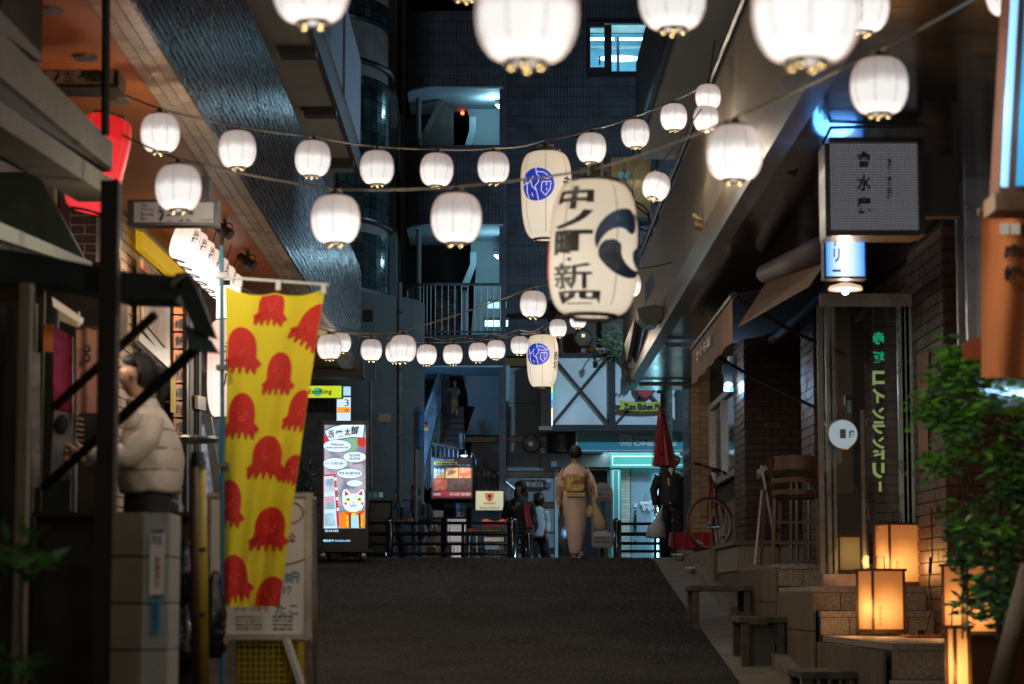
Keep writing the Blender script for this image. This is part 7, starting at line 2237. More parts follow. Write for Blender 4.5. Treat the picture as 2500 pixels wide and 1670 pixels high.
# shop interior strip at the far left: dark doors, posters, curtain
SI = thing('left_shop_front', 'dim glazed shop front at the left edge with green door frames and posters', 'shopfront', (-2.6, 13, .6))
M_dgreen = mat('dark_green_frame', (.025, .045, .035), .5, var=.3)
M_dimglass = mat('dim_glass', (.016, .018, .017), .15, var=.6, ns=3, spec=.8)
MB().pbox(-40, 640, 262, 1670, 14.9, .1).build('rear_panel', mat('dim_interior', (.035, .028, .022), .8, var=.6, ns=2.5), SI)
for x0, x1, y0, m in ((73, 84, 740, M_green), (92, 108, 700, M_dgreen), (178, 186, 760, M_grey_metal), (60, 72, 760, M_blackmatte), (0, 36, 745, M_dimglass), (126, 132, 750, M_dgreen)):
 MB().pbox(x0, y0, x1, 1500, 14.2, .06).build('door_frame', m, SI)
for (pts, m, nm) in (([(106, 790), (130, 792), (130, 860), (106, 858)], mat('orange_card', (.55, .15, .03), .6), 'orange_card'),
      ([(130, 795), (178, 822), (178, 1010), (130, 1000)], mat('red_poster', (.45, .02, .03), .4, var=.5, ns=5, col2=(.35, .05, .14)), 'red_poster'),
      ([(132, 1000), (178, 1000), (172, 1172), (122, 1172)], mat('figure_poster', (.50, .33, .24), .6, var=.3, ns=4, col2=(.16, .17, .2)), 'picture_poster'),
      ([(78, 860), (97, 862), (97, 1190), (78, 1190)], mat('pale_poster', (.30, .27, .26), .6, var=.5, ns=9), 'pale_poster')):
 MB().slab([P(x, y, 14.1) for x, y in pts], (0, .02, 0)).build(nm, m, SI)
MB().ball(P(150, 1035, 14.08), .045, 12, 8, (.9, .2, 1.2)).build('poster_hair', M_ink, SI)
MB().pbox(115, 1172, 172, 1250, 14.1, .05).build('green_panel', M_dgreen, SI)
MB().slab([P(127, 725, 13.6), P(200, 775, 13.6), P(196, 790, 13.6), P(130, 748, 13.6)], (0, .06, 0)).build('lit_shelf', emat('shelf_glow', (.55, .42, .30), .55), SI)
MB().slab([P(145, 740, 13.9), P(190, 772, 13.9), P(190, 800, 13.9), P(145, 782, 13.9)], (0, .02, 0)).build('cream_card', mat('cream_card', (.5, .42, .25), .6), SI)
# noren curtain with characters behind the post
nr = thing('pink_curtain', 'salmon pink cloth door curtain with brushed characters left of the dark post', 'curtain', P(212, 1000, 14.0))
MB().grid(lambda u, v: P(186 + 54 * u, 802 + 206 * v, 14.0 + .02 * sin(u * 9)), 14, 12).build('cloth', mat('salmon_cloth', (.42, .20, .15), .8, var=.12), nr, smooth=True)
for y in (852, 874): MB().tube([P(213 + 6 * cos(a * .63), y + 8 * sin(a * .63), 13.95) for a in range(11)], .006, 5).build('ring_mark', M_ink, nr)
ptext('lettering', 'ホ', 192, 880, 208, 898, 13.95, M_ink, nr, weight=.02)
ptext('lettering', '十', 194, 905, 208, 930, 13.95, M_ink, nr, weight=.02)
MB().pbox(186, 796, 242, 802, 13.98, .03).build('rod', M_darkwood, nr)
# things between post and jacket: pale notice, window
MB().pbox(278, 742, 312, 840, 15.6, .03).build('blind', mat('slatted_blind', (.50, .45, .33), .6, var=.2, ns=2), SI)
st_ = thing('striped_cloth', 'cream and black striped cloth hanging below the pink curtain', 'cloth', P(205, 1080, 13.7))
for k in range(6):
 MB().slab([P(186, 1018 + k * 13, 13.7), P(203, 1021 + k * 13, 13.7), P(203, 1026 + k * 13, 13.7), P(186, 1023 + k * 13, 13.7)], (0, .02, 0)).build('stripe', M_ledge, st_)
MB().pbox(186, 1012, 240, 1100, 13.72, .03).build('cloth', M_blackmatte, st_)
# dark teal awning with folded end and its arms
aw = thing('teal_awning', 'dark teal retractable awning with its folded end hanging over the shop front', 'awning', P(430, 700, 10.6))
M_tealc = mat('teal_canvas', (.022, .036, .036), .8, var=.3, ns=8, bump=.2, bs=30)
M_tealc2 = mat('teal_canvas_pale', (.06, .10, .10), .8, var=.2)
dA = 10.6
MB().slab([P(-40, 600, dA), P(120, 626, dA), P(300, 662, dA), P(430, 674, dA), P(445, 698, dA), P(425, 732, dA), P(300, 728, dA), P(120, 692, dA), P(-40, 680, dA)], (0, .30, 0)).build('front_bar', M_tealc, aw)
MB().slab([P(425, 668, dA), P(455, 664, dA), P(480, 700, dA), P(528, 826, dA), P(480, 812, dA), P(448, 745, dA)], (0, .08, 0)).build('canvas_fold', M_tealc, aw)
MB().slab([P(448, 790, dA + .04), P(470, 800, dA + .04), P(515, 830, dA + .04), P(534, 862, dA + .04), P(500, 858, dA + .04), P(460, 852, dA + .04)], (0, .05, 0)).build('valance', M_tealc2, aw)
MB().slab([P(418, 700, dA - .05), P(455, 668, dA - .05), P(448, 664, dA - .05), P(415, 690, dA - .05)], (0, .04, 0)).build('end_cap', mat('olive_end', (.14, .16, .09), .5), aw)
MB().bar(P(378, 768, dA + .1), P(130, 996, dA + .5), .03, .03).build('arm', M_darkwood, aw)
MB().bar(P(484, 846, dA + .1), P(285, 1030, dA + .4), .035, .035).build('arm', M_blackmatte, aw)
MB().bar(P(285, 1030, dA + .4), P(105, 1190, dA + .9), .03, .03).build('arm', M_blackmatte, aw)
# block pillar with stickers
bpz = thing('block_pillar', 'pale concrete block pillar with a printed sticker and a blue strip', 'pillar', (P(340, 1660, 10.2).x, 10.3, -.2))
M_block = mat('tan_block', (.23, .195, .125), .8, var=.2, ns=6, bump=.6, bs=60)
M_block2 = mat('painted_block', (.33, .35, .33), .7, var=.1, ns=6, bump=.3, bs=60)
d0, d1 = 10.3, 10.75
ysb = [1252, 1361, 1476, 1590, 1705]
for ya, yb in zip(ysb, ysb[1:]):
 k = .012
 a, b = P(270 - (ya - 1252) * .03, yb - 3, d0), P(347 - (ya - 1252) * .02, ya, d0)
 MB().box(a.x, b.x, d0, d1, a.z, b.z).build('block', M_block, bpz, bevel=.006)
 b2 = P(410, ya, d0)
 MB().slab([(b.x + .002, d0 + .004, a.z), (b.x + .002, d0 + .004, b.z), (b.x + .112, d0 + .05, b.z), (b.x + .112, d0 + .05, a.z)], (0, .35, 0)).build('painted_block', M_block2, bpz, bevel=.004)
MB().box(P(264, 1600, d0).x + .01, P(408, 1600, d0).x - .01, d0 + .06, d1 - .01, -1.6, P(300, 1256, d0).z).build('core', M_mortar, bpz)
sk_ = MB().slab([P(367, 1296, d0 - .005), P(404, 1294, d0 + .012), P(398, 1456, d0 + .012), P(364, 1458, d0 - .005)], (0, .003, 0)).build('sticker', M_white, bpz)
mb_ = mat('sticker_blue', (.05, .08, .25), .5)
for y in (1294, 1452): MB().slab([P(368, y, d0 - .009), P(402, y, d0 - .003), P(402, y + 6, d0 - .003), P(368, y + 6, d0 - .009)], (0, .002, 0)).build('border', mb_, sk_)
text_on('lettering', '町会', P(372, 1330, d0 - .010), P(396, 1330, d0 - .006) - P(372, 1330, d0 - .010), P(372, 1306, d0 - .010) - P(372, 1330, d0 - .010), mb_, sk_)
text_on('lettering', '駐輪禁止', P(378, 1432, d0 - .010), P(391, 1432, d0 - .007) - P(378, 1432, d0 - .010), P(378, 1358, d0 - .010) - P(378, 1432, d0 - .010), M_red, sk_, vertical=True)
b3 = MB().slab([P(368, 1462, d0 - .006), P(391, 1460, d0 - .002), P(390, 1546, d0 - .002), P(368, 1546, d0 - .006)], (0, .003, 0)).build('blue_strip', mat('cyan_strip', (.02, .30, .50), .5), bpz)
text_on('lettering', '撮影禁止', P(374, 1536, d0 - .012), P(384, 1536, d0 - .012) - P(374, 1536, d0 - .012), P(374, 1470, d0 - .012) - P(374, 1536, d0 - .012), mb_, b3, vertical=True)
# dark counter behind the pillar
ct = thing('dark_counter', 'black counter with a slim lamp on top behind the block pillar', 'counter', P(380, 1600, 12.4))
MB().pbox(80, 1262, 470, 1700, 12.2, .4).build('body', mat('counter_brown', (.022, .017, .014), .7, var=.3), ct)
MB().pbox(78, 1250, 478, 1262, 12.1, .55).build('top', M_black, ct)
MB().pbox(416, 1268, 466, 1400, 12.17, .02).build('maroon_panel', mat('maroon', (.09, .025, .022), .6), ct)
MB().pbox(40, 1262, 80, 1700, 12.3, .1).build('side', M_blackmatte, ct)
dsk = thing('metal_ashtray', 'thin wire rack standing on the black counter', 'rack', P(430, 1250, 12.2))
for k in range(4): MB().tube([P(410 + k * 12, 1250, 12.2), P(418 + k * 9, 1222 + k * 5, 12.2), P(440, 1224, 12.3)], .004, 4).build('wire', M_steel, dsk)
# round table edge and leaning menu behind the jacket
rt_ = thing('round_bar_table', 'round steel-rimmed bar table behind the woman in the puffer jacket', 'table', P(455, 1300, 15.5))
MB().lathe(P(455, 1072, 15.5), [(.20, -.02), (.21, 0), (.20, .012)], 28).build('table_top', M_steel, rt_)
MB().tube([P(438, 1076, 15.4), P(438, 1420, 15.4)], .014, 8).build('leg', M_steel, rt_)
MB().tube([P(424, 1076, 15.6), P(424, 1420, 15.6)], .014, 8).build('leg', M_steel, rt_)
ln_ = thing('leaning_menu_board', 'grey menu board leaning against the wall behind the banner pole', 'board', P(520, 1220, 16.4))
MB().slab([P(494, 1002, 16.4), P(516, 1018, 16.4), P(543, 1200, 16.4), P(522, 1206, 16.4)], (0, .03, 0)).build('board', mat('grey_card', (.22, .23, .24), .4, var=.3, ns=12), ln_)
# concrete post at the far left, plants
fp_ = tag(MB().box(P(42, 1000, 9.4).x, P(68, 1000, 9.4).x, 9.4, 9.48, -1, P(50, 690, 9.4).z).build('slim_post', mat('tan_post', (.17, .14, .10), .7, var=.2)), 'slim tan post at the left edge among blurred leaves', 'post')
for i, (cx, cy, n, sd_) in enumerate(((60, 1362, 26, 3), (20, 1640, 16, 5))):
 pt_ = thing('leafy_plant', ('blurred green fan-leaved plant around the slim tan post', 'blurred green plant in the lower left corner')[i], 'plant', P(cx, cy + 60, 8.4))
 rnd = random.Random(sd_)
 mlf = mat('left_leaf_%d' % i, (.035, .115, .018), .5, var=.3)
 for k in range(n):
  a = rnd.uniform(-.5, 3.6)
  c = P(cx + rnd.gauss(0, 22), cy + rnd.gauss(0, 22), 8.4 + rnd.uniform(-.15, .15))
  l = rnd.uniform(.07, .13)
  dr_ = Vector((cos(a), rnd.uniform(-.4, .4), sin(a) * .6)).normalized()
  sd = dr_.cross(Vector((0, 1, 0))).normalized() * .016
  MB().add([c, c + dr_ * l * .4 + sd, c + dr_ * l, c + dr_ * l * .4 - sd], [(0, 1, 2, 3)]).build('leaf', mlf, pt_, fix=False)
 MB().tube([P(cx, cy, 8.4), P(cx - 10, cy + 120, 8.4), P(cx, cy + 500, 8.4)], .008, 6).build('stem', M_darkwood, pt_)
# yellow guard pole with dark wrap, bags
gp = thing('yellow_pole', 'yellow and black striped guard pole beside the block pillar', 'pole', P(487, 1660, 11.4))
M_ypole = mat('yellow_pole', (.42, .30, .02), .5, var=.2)
MB().tube([P(492, 1670, 11.4), P(484, 1118, 11.4)], .036, 14).build('pole', M_ypole, gp, smooth=True)
MB().tube([P(478, 1690, 11.33), P(473, 1140, 11.33)], .022, 10).build('dark_sleeve', mat('brown_sleeve', (.07, .035, .008), .6), gp, smooth=True)
MB().tube([P(483, 1145, 11.38), P(482, 1104, 11.38)], [.042, .03], 12).build('cap', M_black, gp)
for y in (1130, 1500, 1342): MB().tube([P(483, y - 4, 11.39), P(483, y + 5, 11.39)], .041, 12).build('band', M_black, gp)
for i, (cx, cy, w, h, dd, lab) in enumerate(((448, 1395, .10, .30, 12.0, 'black rubbish bag hanging between the block pillar and the yellow pole'), (440, 1560, .11, .34, 12.0, 'shiny black bag with blue glints below the hanging one'), (520, 1500, .07, .45, 12.6, 'crumpled black plastic behind the yellow pole'))):
 t = thing('black_bag', lab, 'bag', P(cx, cy, dd) - Vector((0, 0, h / 2)), 'black plastic bags by the yellow pole')
 clothes('bag', [(0, 0, 0, w * .6, w * .5), (0, 0, h * .15, w, w * .8), (0, 0, h * .5, w * .95, w * .8), (0, 0, h * .85, w * .5, w * .4), (.01, 0, h, w * .2, w * .2)], mat('bin_liner_%d' % i, (.012, .012, .013), .18, var=.2, bump=1, bs=22, spec=.8), t, 26, .12, 7, i)
wd = thing('white_drum', 'tall white plastic drum behind the octopus banner pole', 'drum', P(530, 1370, 14.4))
MB().lathe(P(531, 1365, 14.4), [(.062, 0), (.066, .36), (.07, .365), (.07, .38), (.06, .39)], 22).build('body', mat('drum_plastic', (.55, .48, .46), .35, var=.06), wd, smooth=False)
# octopus banner --------------------------------------------------
bnr = thing('octopus_banner', 'tall yellow cloth banner printed with red octopuses on a blue pole', 'banner', P(543, 1660, 13.3))
dB = 13.3
def cl_pt(u, v, off=0.0):
 """u across (0 pole .. 1 free edge), v down"""
 xr = 795 - 112 * v ** .9
 xl = 549 + 4 * sin(v * 6)
 x = xl + (xr - xl) * u
 yt = 697 + 7 * u + 16 * sin(pi * u) * (1 - .2 * u) * (1 - v) ** 6 + (10 * sin(pi * min(1, u * 2)) + 10 * sin(pi * max(0, u * 2 - 1))) * (1 - v) ** 8
 y = yt + (1481 - yt) * v
 fold = .05 * v * sin(u * 7.5 + v * 2.2 + 1) + .018 * sin(u * 17 + v * 4) * (.3 + v) + .03 * sin(v * 5 + u * 2) * u
 return P(x, y, dB + fold - off)
M_bany = mat('banner_yellow', (.85, .70, .015), .75, var=.06, ns=3, sheen=.2)
M_banr = mat('banner_red', (.66, .028, .018), .75, var=.06, ns=3)
for m_ in (M_bany, M_banr):
 nt = m_.node_tree; b_ = nt.nodes['Principled BSDF']
 b_.inputs['Transmission Weight'].default_value = 0
MB().grid(lambda u, v: cl_pt(u, v), 36, 70).build('cloth', M_bany, bnr, smooth=True, fix=False)
OCT = []
def octopus(cx, cy, w, h, rot=0):
 """dome head with ragged tentacle skirt, centred at banner (u, v)"""
 pts = []
 for k in range(15):
  a = pi - pi * k / 14
  pts.append((.40 * cos(a), -.48 * sin(a) - .02))
 pts += [(.40, .16), (.50, .24), (.56, .28), (.50, .36)]
 for k in range(5):
  x = .42 - k * .21
  pts += [(x + .02, .34 + (.06 if k % 2 else .02)), (x - .03, .52), (x - .10, .50), (x - .105, .36)]
 pts += [(-.50, .36), (-.56, .28), (-.50, .24), (-.40, .16)]
 c, s = cos(rot), sin(rot)
 poly = []
 for (x, y), (x2, y2) in zip(pts, pts[1:] + pts[:1]):
  for q in (0, .5): poly.append((x + (x2 - x) * q, y + (y2 - y) * q))
 mb = MB()
 NR = 7
 n = len(poly)
 def mp(x, y):
  X, Y = x * c - y * s, x * s + y * c
  return cl_pt(max(0.004, min(.996, cx + X * w)), max(.004, min(.996, cy + Y * h)), .004)
 mb.v.append(mp(0, .02))
 for r in range(1, NR + 1):
  for x, y in poly: mb.v.append(mp(x * r / NR, .02 + (y - .02) * r / NR))
 for i in range(n): mb.f.append((0, 1 + i, 1 + (i + 1) % n))
 for r in range(NR - 1):
  for i in range(n):
   a, b = 1 + r * n + i, 1 + r * n + (i + 1) % n
   mb.f.append((a, a + n, b + n, b))
 o = mb.build('octopus_print', M_banr, bnr, smooth=True, fix=False)
 f2 = MB()
 for ex in (-.12, .12): f2.ball(mp(ex, -.05), .006, 6, 4)
 f2.tube([mp(.07 * cos(q * .7), .07 + .05 * sin(q * .7)) for q in range(10)], .003, 4)
 f2.build('face_print', mat('print_dark', (.85, .14, .08), .8) if 'print_dark' not in bpy.data.materials else bpy.data.materials['print_dark'], bnr, local=False)
 return o
for px_, py_, w_, h_, r_ in ((662, 735, 95, 110, .05), (762, 790, 105, 120, .45), (588, 852, 110, 125, 0), (680, 908, 92, 115, 0), (588, 1015, 100, 120, 0), (733, 1000, 90, 110, .1), (652, 1115, 108, 112, .0), (560, 1228, 95, 120, .1), (660, 1290, 110, 115, 0), (575, 1412, 95, 125, -.2), (660, 1462, 105, 120, .1), (716, 1145, 70, 80, .2)):
 v_ = (py_ - 700) / 781
 wid = (795 - 112 * v_ ** .9) - 549
 octopus((px_ - 549) / wid, v_, w_ / wid * .82, h_ / 781 * .93, r_)
MB().tube([P(543, 1680, dB), P(543, 1000, dB), P(541, 600, dB)], .013, 10).build('pole', mat('blue_pole', (.03, .16, .25), .4, var=.1), bnr)
MB().tube([P(541, 610, dB), P(541, 560, dB)], .011, 8).build('pole_tip', M_blackmatte, bnr)
MB().tube([P(530, 676, dB - .02), P(803, 695, dB - .02)], .0085, 8).build('cross_rod', M_white, bnr)
for x, y in ((679, 690), (790, 698)): MB().pbox(x - 6, y - 6, x + 6, y + 18, dB - .04, .02).build('cloth_tab', M_white, bnr)
for y in (672, 897, 1135): MB().pbox(527, y - 7, 556, y + 6, dB - .03, .06).build('clip', M_grey_metal, bnr)
# A-board behind the banner with handwriting, on a yellow crate
ab = thing('white_menu_board', 'white framed A-board with handwritten red and blue text behind the octopus banner', 'sign board', P(640, 1660, 14.2))
d = 14.2
MB().pbox(512, 1208, 752, 1556, d, .05).build('board', mat('whiteboard', (.80, .77, .75), .35, var=.06), ab)
M_abf = mat('board_frame', (.50, .46, .42), .4, .4)
for a in ((506, 1203, 764, 1213), (506, 1548, 762, 1562), (744, 1213, 762, 1548)): MB().pbox(*a, d - .02, .08).build('frame', M_abf, ab)
MB().bar(P(766, 1215, d + .2), P(770, 1690, d + .5), .03, .03).build('leg', M_steel, ab)
MB().bar(P(700, 1562, d - .02), P(742, 1690, d - .08), .04, .03).build('leg', M_white, ab)
M_hr, M_hb = mat('red_marker', (.45, .04, .05), .6), mat('blue_marker', (.05, .22, .45), .6)
ptext('lettering', '祭', 680, 1262, 712, 1300, d - .006, M_hr, ab, weight=.02)
ptext('lettering', '公', 694, 1300, 722, 1325, d - .006, M_hr, ab, weight=.03)
MB().tube([P(708 + 32 * cos(radians(a)), 1252 + 26 * sin(radians(a)), d - .004) for a in range(-100, 110, 15)], .004, 5).build('red_loop', M_hr, ab)
MB().tube([P(690 + 55 * u, 1378 - 14 * u * u, d - .004) for u in (0, .25, .5, .75, 1)], .004, 5).build('red_stroke', M_hr, ab)
ptext('lettering', '100円!', 690, 1396, 732, 1424, d - .006, M_hb, ab, weight=.02)
ptext('lettering', '5ク', 690, 1428, 712, 1450, d - .006, M_hb, ab, weight=.02)
ptext('lettering', 'たこ', 672, 1474, 728, 1500, d - .006, M_hb, ab)
ptext('lettering', 'ビール・ハイボール', 575, 1478, 655, 1492, d - .006, M_hr, ab)
for k in range(4):
 ptext('lettering', ('大人気の焼きたて', '生ビール 各種ハイ', '本日のおすすめ品', 'お持ち帰りできます')[k], 575, 1502 + k * 10, 640, 1509 + k * 10, d - .006, M_ink, ab)
 ptext('lettering', ('営業時間', '17時から24時', '年中無休', '赤坂店')[k], 665, 1502 + k * 10, 715, 1509 + k * 10, d - .006, M_ink, ab)
yc2 = thing('yellow_crate', 'yellow mesh plastic crate under the white A-board', 'crate', P(660, 1690, 14.2))
M_yc = mat('crate_yellow', (.45, .32, .02), .5, var=.2)
for k in range(11): MB().bar(P(583 + k * 14, 1566, d + .02), P(583 + k * 14, 1700, d + .02), .006, .006).build('mesh_bar', M_yc, yc2)
for k in range(9): MB().bar(P(578, 1574 + k * 15, d + .012), P(736, 1574 + k * 15, d + .012), .006, .006).build('mesh_bar', M_yc, yc2)
MB().pbox(574, 1560, 742, 1568, d, .3).build('rim', M_yc, yc2)
MB().pbox(574, 1568, 742, 1700, d + .06, .25).build('body', mat('crate_inner', (.22, .15, .01), .6), yc2)
MB().pbox(726, 1562, 742, 1700, d - .002, .05).build('edge', M_yc, yc2)
# ================================================================== RIGHT SIDE: SIGNS, DOOR, LANTERNS, CHAIRS
d = 15.7
gb = thing('lattice_sign_box', 'black framed sign box with three vertical characters on a grey mesh face', 'sign', P(2125, 570, d))
MB().pbox(2016, 350, 2026, 577, d - .02, .30).pbox(2245, 335, 2256, 572, d - .02, .30).pbox(2026, 335, 2245, 346, d - .02, .30).pbox(2026, 562, 2245, 575, d - .02, .30).build('frame', M_black, gb)
MB().pbox(2026, 346, 2245, 562, d + .03, .25).build('face', emat('dim_mesh_face', (.105, .11, .125), 1.0, base=(.25, .25, .28)), gb)
me_ = MB()
a0, b0 = P(2026, 562, d), P(2245, 346, d)
for k in range(34):
 x = a0.x + (b0.x - a0.x) * (k + .5) / 34
 me_.box(x - .0018, x + .0018, d + .018, d + .022, a0.z, b0.z)
for k in range(34):
 z = a0.z + (b0.z - a0.z) * (k + .5) / 34
 me_.box(a0.x, b0.x, d + .0225, d + .0265, z - .0018, z + .0018)
me_.build('mesh_grille', mat('grille_dark', (.03, .03, .034), .6), gb, fix=False, kind='stuff')
for s_, y in (('會', 388), ('水', 446), ('庵', 500)): ptext('lettering', s_, 2092, y - 20, 2127, y + 21, d + .01, M_ink, gb, weight=.03)
text_on('lettering', '赤坂・季節料理', P(2166, 488, d + .01), P(2178, 488, d + .01) - P(2166, 488, d + .01), P(2166, 386, d + .01) - P(2166, 488, d + .01), M_ink, gb, vertical=True, weight=.03)
MB().pbox(2256, 378, 2342, 528, d + .05, .12).build('wall_bracket', mat('bracket_dark', (.012, .018, .022), .5), gb)
MB().bar(P(2026, 312, d), P(2262, 306, d), .02, .02).build('top_rail', M_black, gb)
MB().bar(P(2008, 352, d), P(2028, 312, d), .02, .02).build('top_rail', M_black, gb)
# blue lit laundry sign behind it
d = 16.6
ls = thing('blue_laundry_sign', 'tall blue lit vertical sign with dark red katakana partly behind the lattice sign box', 'sign', P(2062, 675, d))
MB().pbox(2012, 306, 2110, 680, d, .14).build('box', M_black, ls)
bm_ = bpy.data.materials.new('blue_lit_face'); bm_.use_nodes = True
nt = bm_.node_tree; b_ = nt.nodes['Principled BSDF']; L = nt.links.new
tc = nt.nodes.new('ShaderNodeTexCoord'); sp2 = nt.nodes.new('ShaderNodeSeparateXYZ'); L(tc.outputs['Generated'], sp2.inputs[0])
rp = nt.nodes.new('ShaderNodeValToRGB'); e_ = rp.color_ramp.elements
e_[0].color = (.012, .20, .75, 1); e_[1].color = (.008, .20, .70, 1)
x_ = e_.new(.45); x_.color = (.80, .95, 1, 1)
L(sp2.outputs['X'], rp.inputs[0]); L(rp.outputs[0], b_.inputs['Emission Color']); b_.inputs['Emission Strength'].default_value = 1.5; b_.inputs['Base Color'].default_value = (.1, .3, .5, 1)
MB().pbox(2018, 312, 2106, 674, d - .006, .006).build('face', bm_, ls)
M_dkred = emat('dark_red_letter', (.12, .01, .10), .5)
text_on('lettering', 'ンドリー', P(2032, 664, d - .012), P(2054, 664, d - .012) - P(2032, 664, d - .012), P(2032, 530, d - .012) - P(2032, 664, d - .012), M_dkred, ls, vertical=True, weight=.03)
text_on('lettering', 'コインラ', P(2066, 585, d - .012), P(2088, 585, d - .012) - P(2066, 585, d - .012), P(2066, 440, d - .012) - P(2066, 585, d - .012), M_dkred, ls, vertical=True, weight=.03)
MB().tube([P(2062 + 26 * cos(a), 335 + 20 * sin(a), d - .012) for a in [-.3 - 2.6 * k / 8 for k in range(9)]], .008, 6).build('logo_arc', M_dkred, ls)
MB().tube([P(2038, 335, d - .012), P(2072, 318, d - .012)], .007, 6).build('logo_arc', M_dkred, ls)
ld = bpy.data.lights.new('laundry_sign_light', 'POINT'); ld.energy = 12; ld.color = (.08, .35, 1); ld.shadow_soft_size = .15
lo = new_obj('laundry_sign_light', ld, ls); lo.location = P(2040, 400, d - .3) - Vector(ls.location)
# lamp under it
dl = thing('dish_lamp', 'round white dish lamp with a bare glowing bulb above the glass door', 'lamp', P(2064, 700, 16.9))
MB().lathe(P(2064, 706, 16.9), [(.118, -.008), (.122, 0), (.11, .02), (.03, .045), (.0001, .05)], 28).build('shade', emat('lamp_dish', (1, .70, .50), .75, base=(.7, .6, .5)), dl, smooth=True)
MB().ball(P(2064, 712, 16.85), .022, 12, 8).build('bulb', emat('bare_bulb', (1, .9, .8), 25), dl, smooth=True)
ld = bpy.data.lights.new('dish_light', 'POINT'); ld.energy = 6; ld.color = (1, .72, .5); ld.shadow_soft_size = .03
lo = new_obj('dish_light', ld, dl); lo.location = P(2064, 722, 16.8) - Vector(dl.location)
# glass door
d = 21.2
gd = thing('glass_door', 'open glass door with steel header and green laundry lettering seen from behind', 'door', P(2115, 1430, d))
MB().pbox(2003, 717, 2226, 747, d - .03, .08).build('header', mat('brushed_header', (.62, .70, .75), .4, .3), gd)
MB().pbox(2010, 1402, 2112, 1431, d - .03, .06).build('bottom_rail', mat('rail_pink', (.50, .40, .38), .35, .5), gd)
MB().pbox(2005, 747, 2112, 1402, d, .012).build('pane', M_glass, gd)
MB().pbox(2003, 747, 2007, 1402, d - .005, .02).build('edge', M_grey_metal, gd)
MB().pbox(2107, 1000, 2110, 1402, d - .005, .02).build('edge', M_grey_metal, gd)
M_alu = mat('cool_alloy', (.55, .75, .78), .3, .7)
for x0, x1 in ((2199, 2207), (2209, 2218), (2220, 2225)): MB().pbox(x0, 745, x1, 1290, d + .02, .06).build('jamb', M_alu, gd)
for x0, x1 in ((2023, 2029), (2033, 2036)): MB().pbox(x0, 747, x1, 1402, d + .5, .04).build('inner_jamb', M_steel, gd)
# interior seen through it: beige strip, bricks
MB().pbox(2037, 745, 2090, 1230, 25.1, .06).build('beige_wall', mat('beige_wall', (.20, .16, .12), .7, var=.15), gd)
MB().pbox(2088, 770, 2132, 1360, 24.9, .06).build('dark_opening', M_blackmatte, gd)
MB().slab([P(2088, 770, 24.8), P(2132, 745, 24.8), P(2132, 765, 24.8), P(2088, 790, 24.8)], (0, .05, 0)).build('lintel', mat('beige_lintel', (.20, .16, .12), .7), gd)
a, b = P(2150, 1365, 22.6), P(2199, 745, 22.6)
MB().box(a.x - .03, b.x + .03, 22.62, 22.7, a.z, b.z).build('brick_backing', M_mortar, gd)
M_brickg = mat('greyed_brick', (.14, .11, .12), .45, var=.25, rnd=.2, bump=.3)
pieces('brick', M_brickg, gd, courses((a.x - .03, 22.62, a.z), (1, 0, 0), b.x - a.x + .06, b.z - a.z, .215, .0875, .01, .012, (0, -1, 0)), 290)
# round push sign on the glass
rs = thing('round_push_sign', 'round white steel-rimmed sign marked 押 on the glass door', 'sign', P(2058, 1060, d - .03))
RX = Matrix.Rotation(pi / 2, 3, 'X')
MB().lathe(P(2058, 1060, d - .02), [(.137, 0), (.137, .02), (.127, .028)], 32, RX).build('rim', M_steel, rs)
MB().lathe(P(2058, 1060, d - .045), [(.125, 0), (.125, .004)], 32, RX).build('disc', emat('disc_white', (.36, .45, .50), .7), rs)
ptext('lettering', '押', 2072, 1050, 2085, 1070, d - .055, M_ink, rs, weight=.03)
MB().pbox(2051, 1048, 2065, 1070, d - .054, .003).build('square_mark', M_grey_metal, rs)
M_letg = emat('green_letter', (.01, .30, .16), .75)
M_lety = emat('lime_letter', (.26, .36, .13), .6)
gl = thing('window_lettering', 'mirrored green and lime laundry lettering running down the glass', 'lettering', P(2145, 1190, d - .03))
for s_, y0, y1, m in (('赤', 810, 842, M_letg), ('坂', 858, 886, M_letg), ('コ', 905, 940, M_lety), ('イ', 948, 984, M_lety), ('ン', 994, 1024, M_lety), ('ラ', 1028, 1060, M_lety), ('ン', 1066, 1096, M_lety), ('ド', 1098, 1122, M_lety), ('リ', 1130, 1168, M_lety)):
 ptext('lettering', s_, 2130, y0, 2160, y1, d + .03, m, gl, weight=.045, mirror=True)
MB().pbox(2146, 1176, 2152, 1200, d + .03, .004).build('lettering', M_lety, gl)
MB().pbox(2120, 747, 2198, 1300, d + .04, .01).build('pane', M_glass, gl)
bxx = thing('small_door_box', 'small black box with a pale blue tag on the glass door', 'box', P(2072, 985, d - .05))
MB().pbox(2064, 965, 2084, 990, d - .08, .06).build('body', M_black, bxx)
MB().pbox(2069, 978, 2078, 1008, d - .085, .004).build('tag', mat('blue_tag', (.15, .35, .5), .5), bxx)
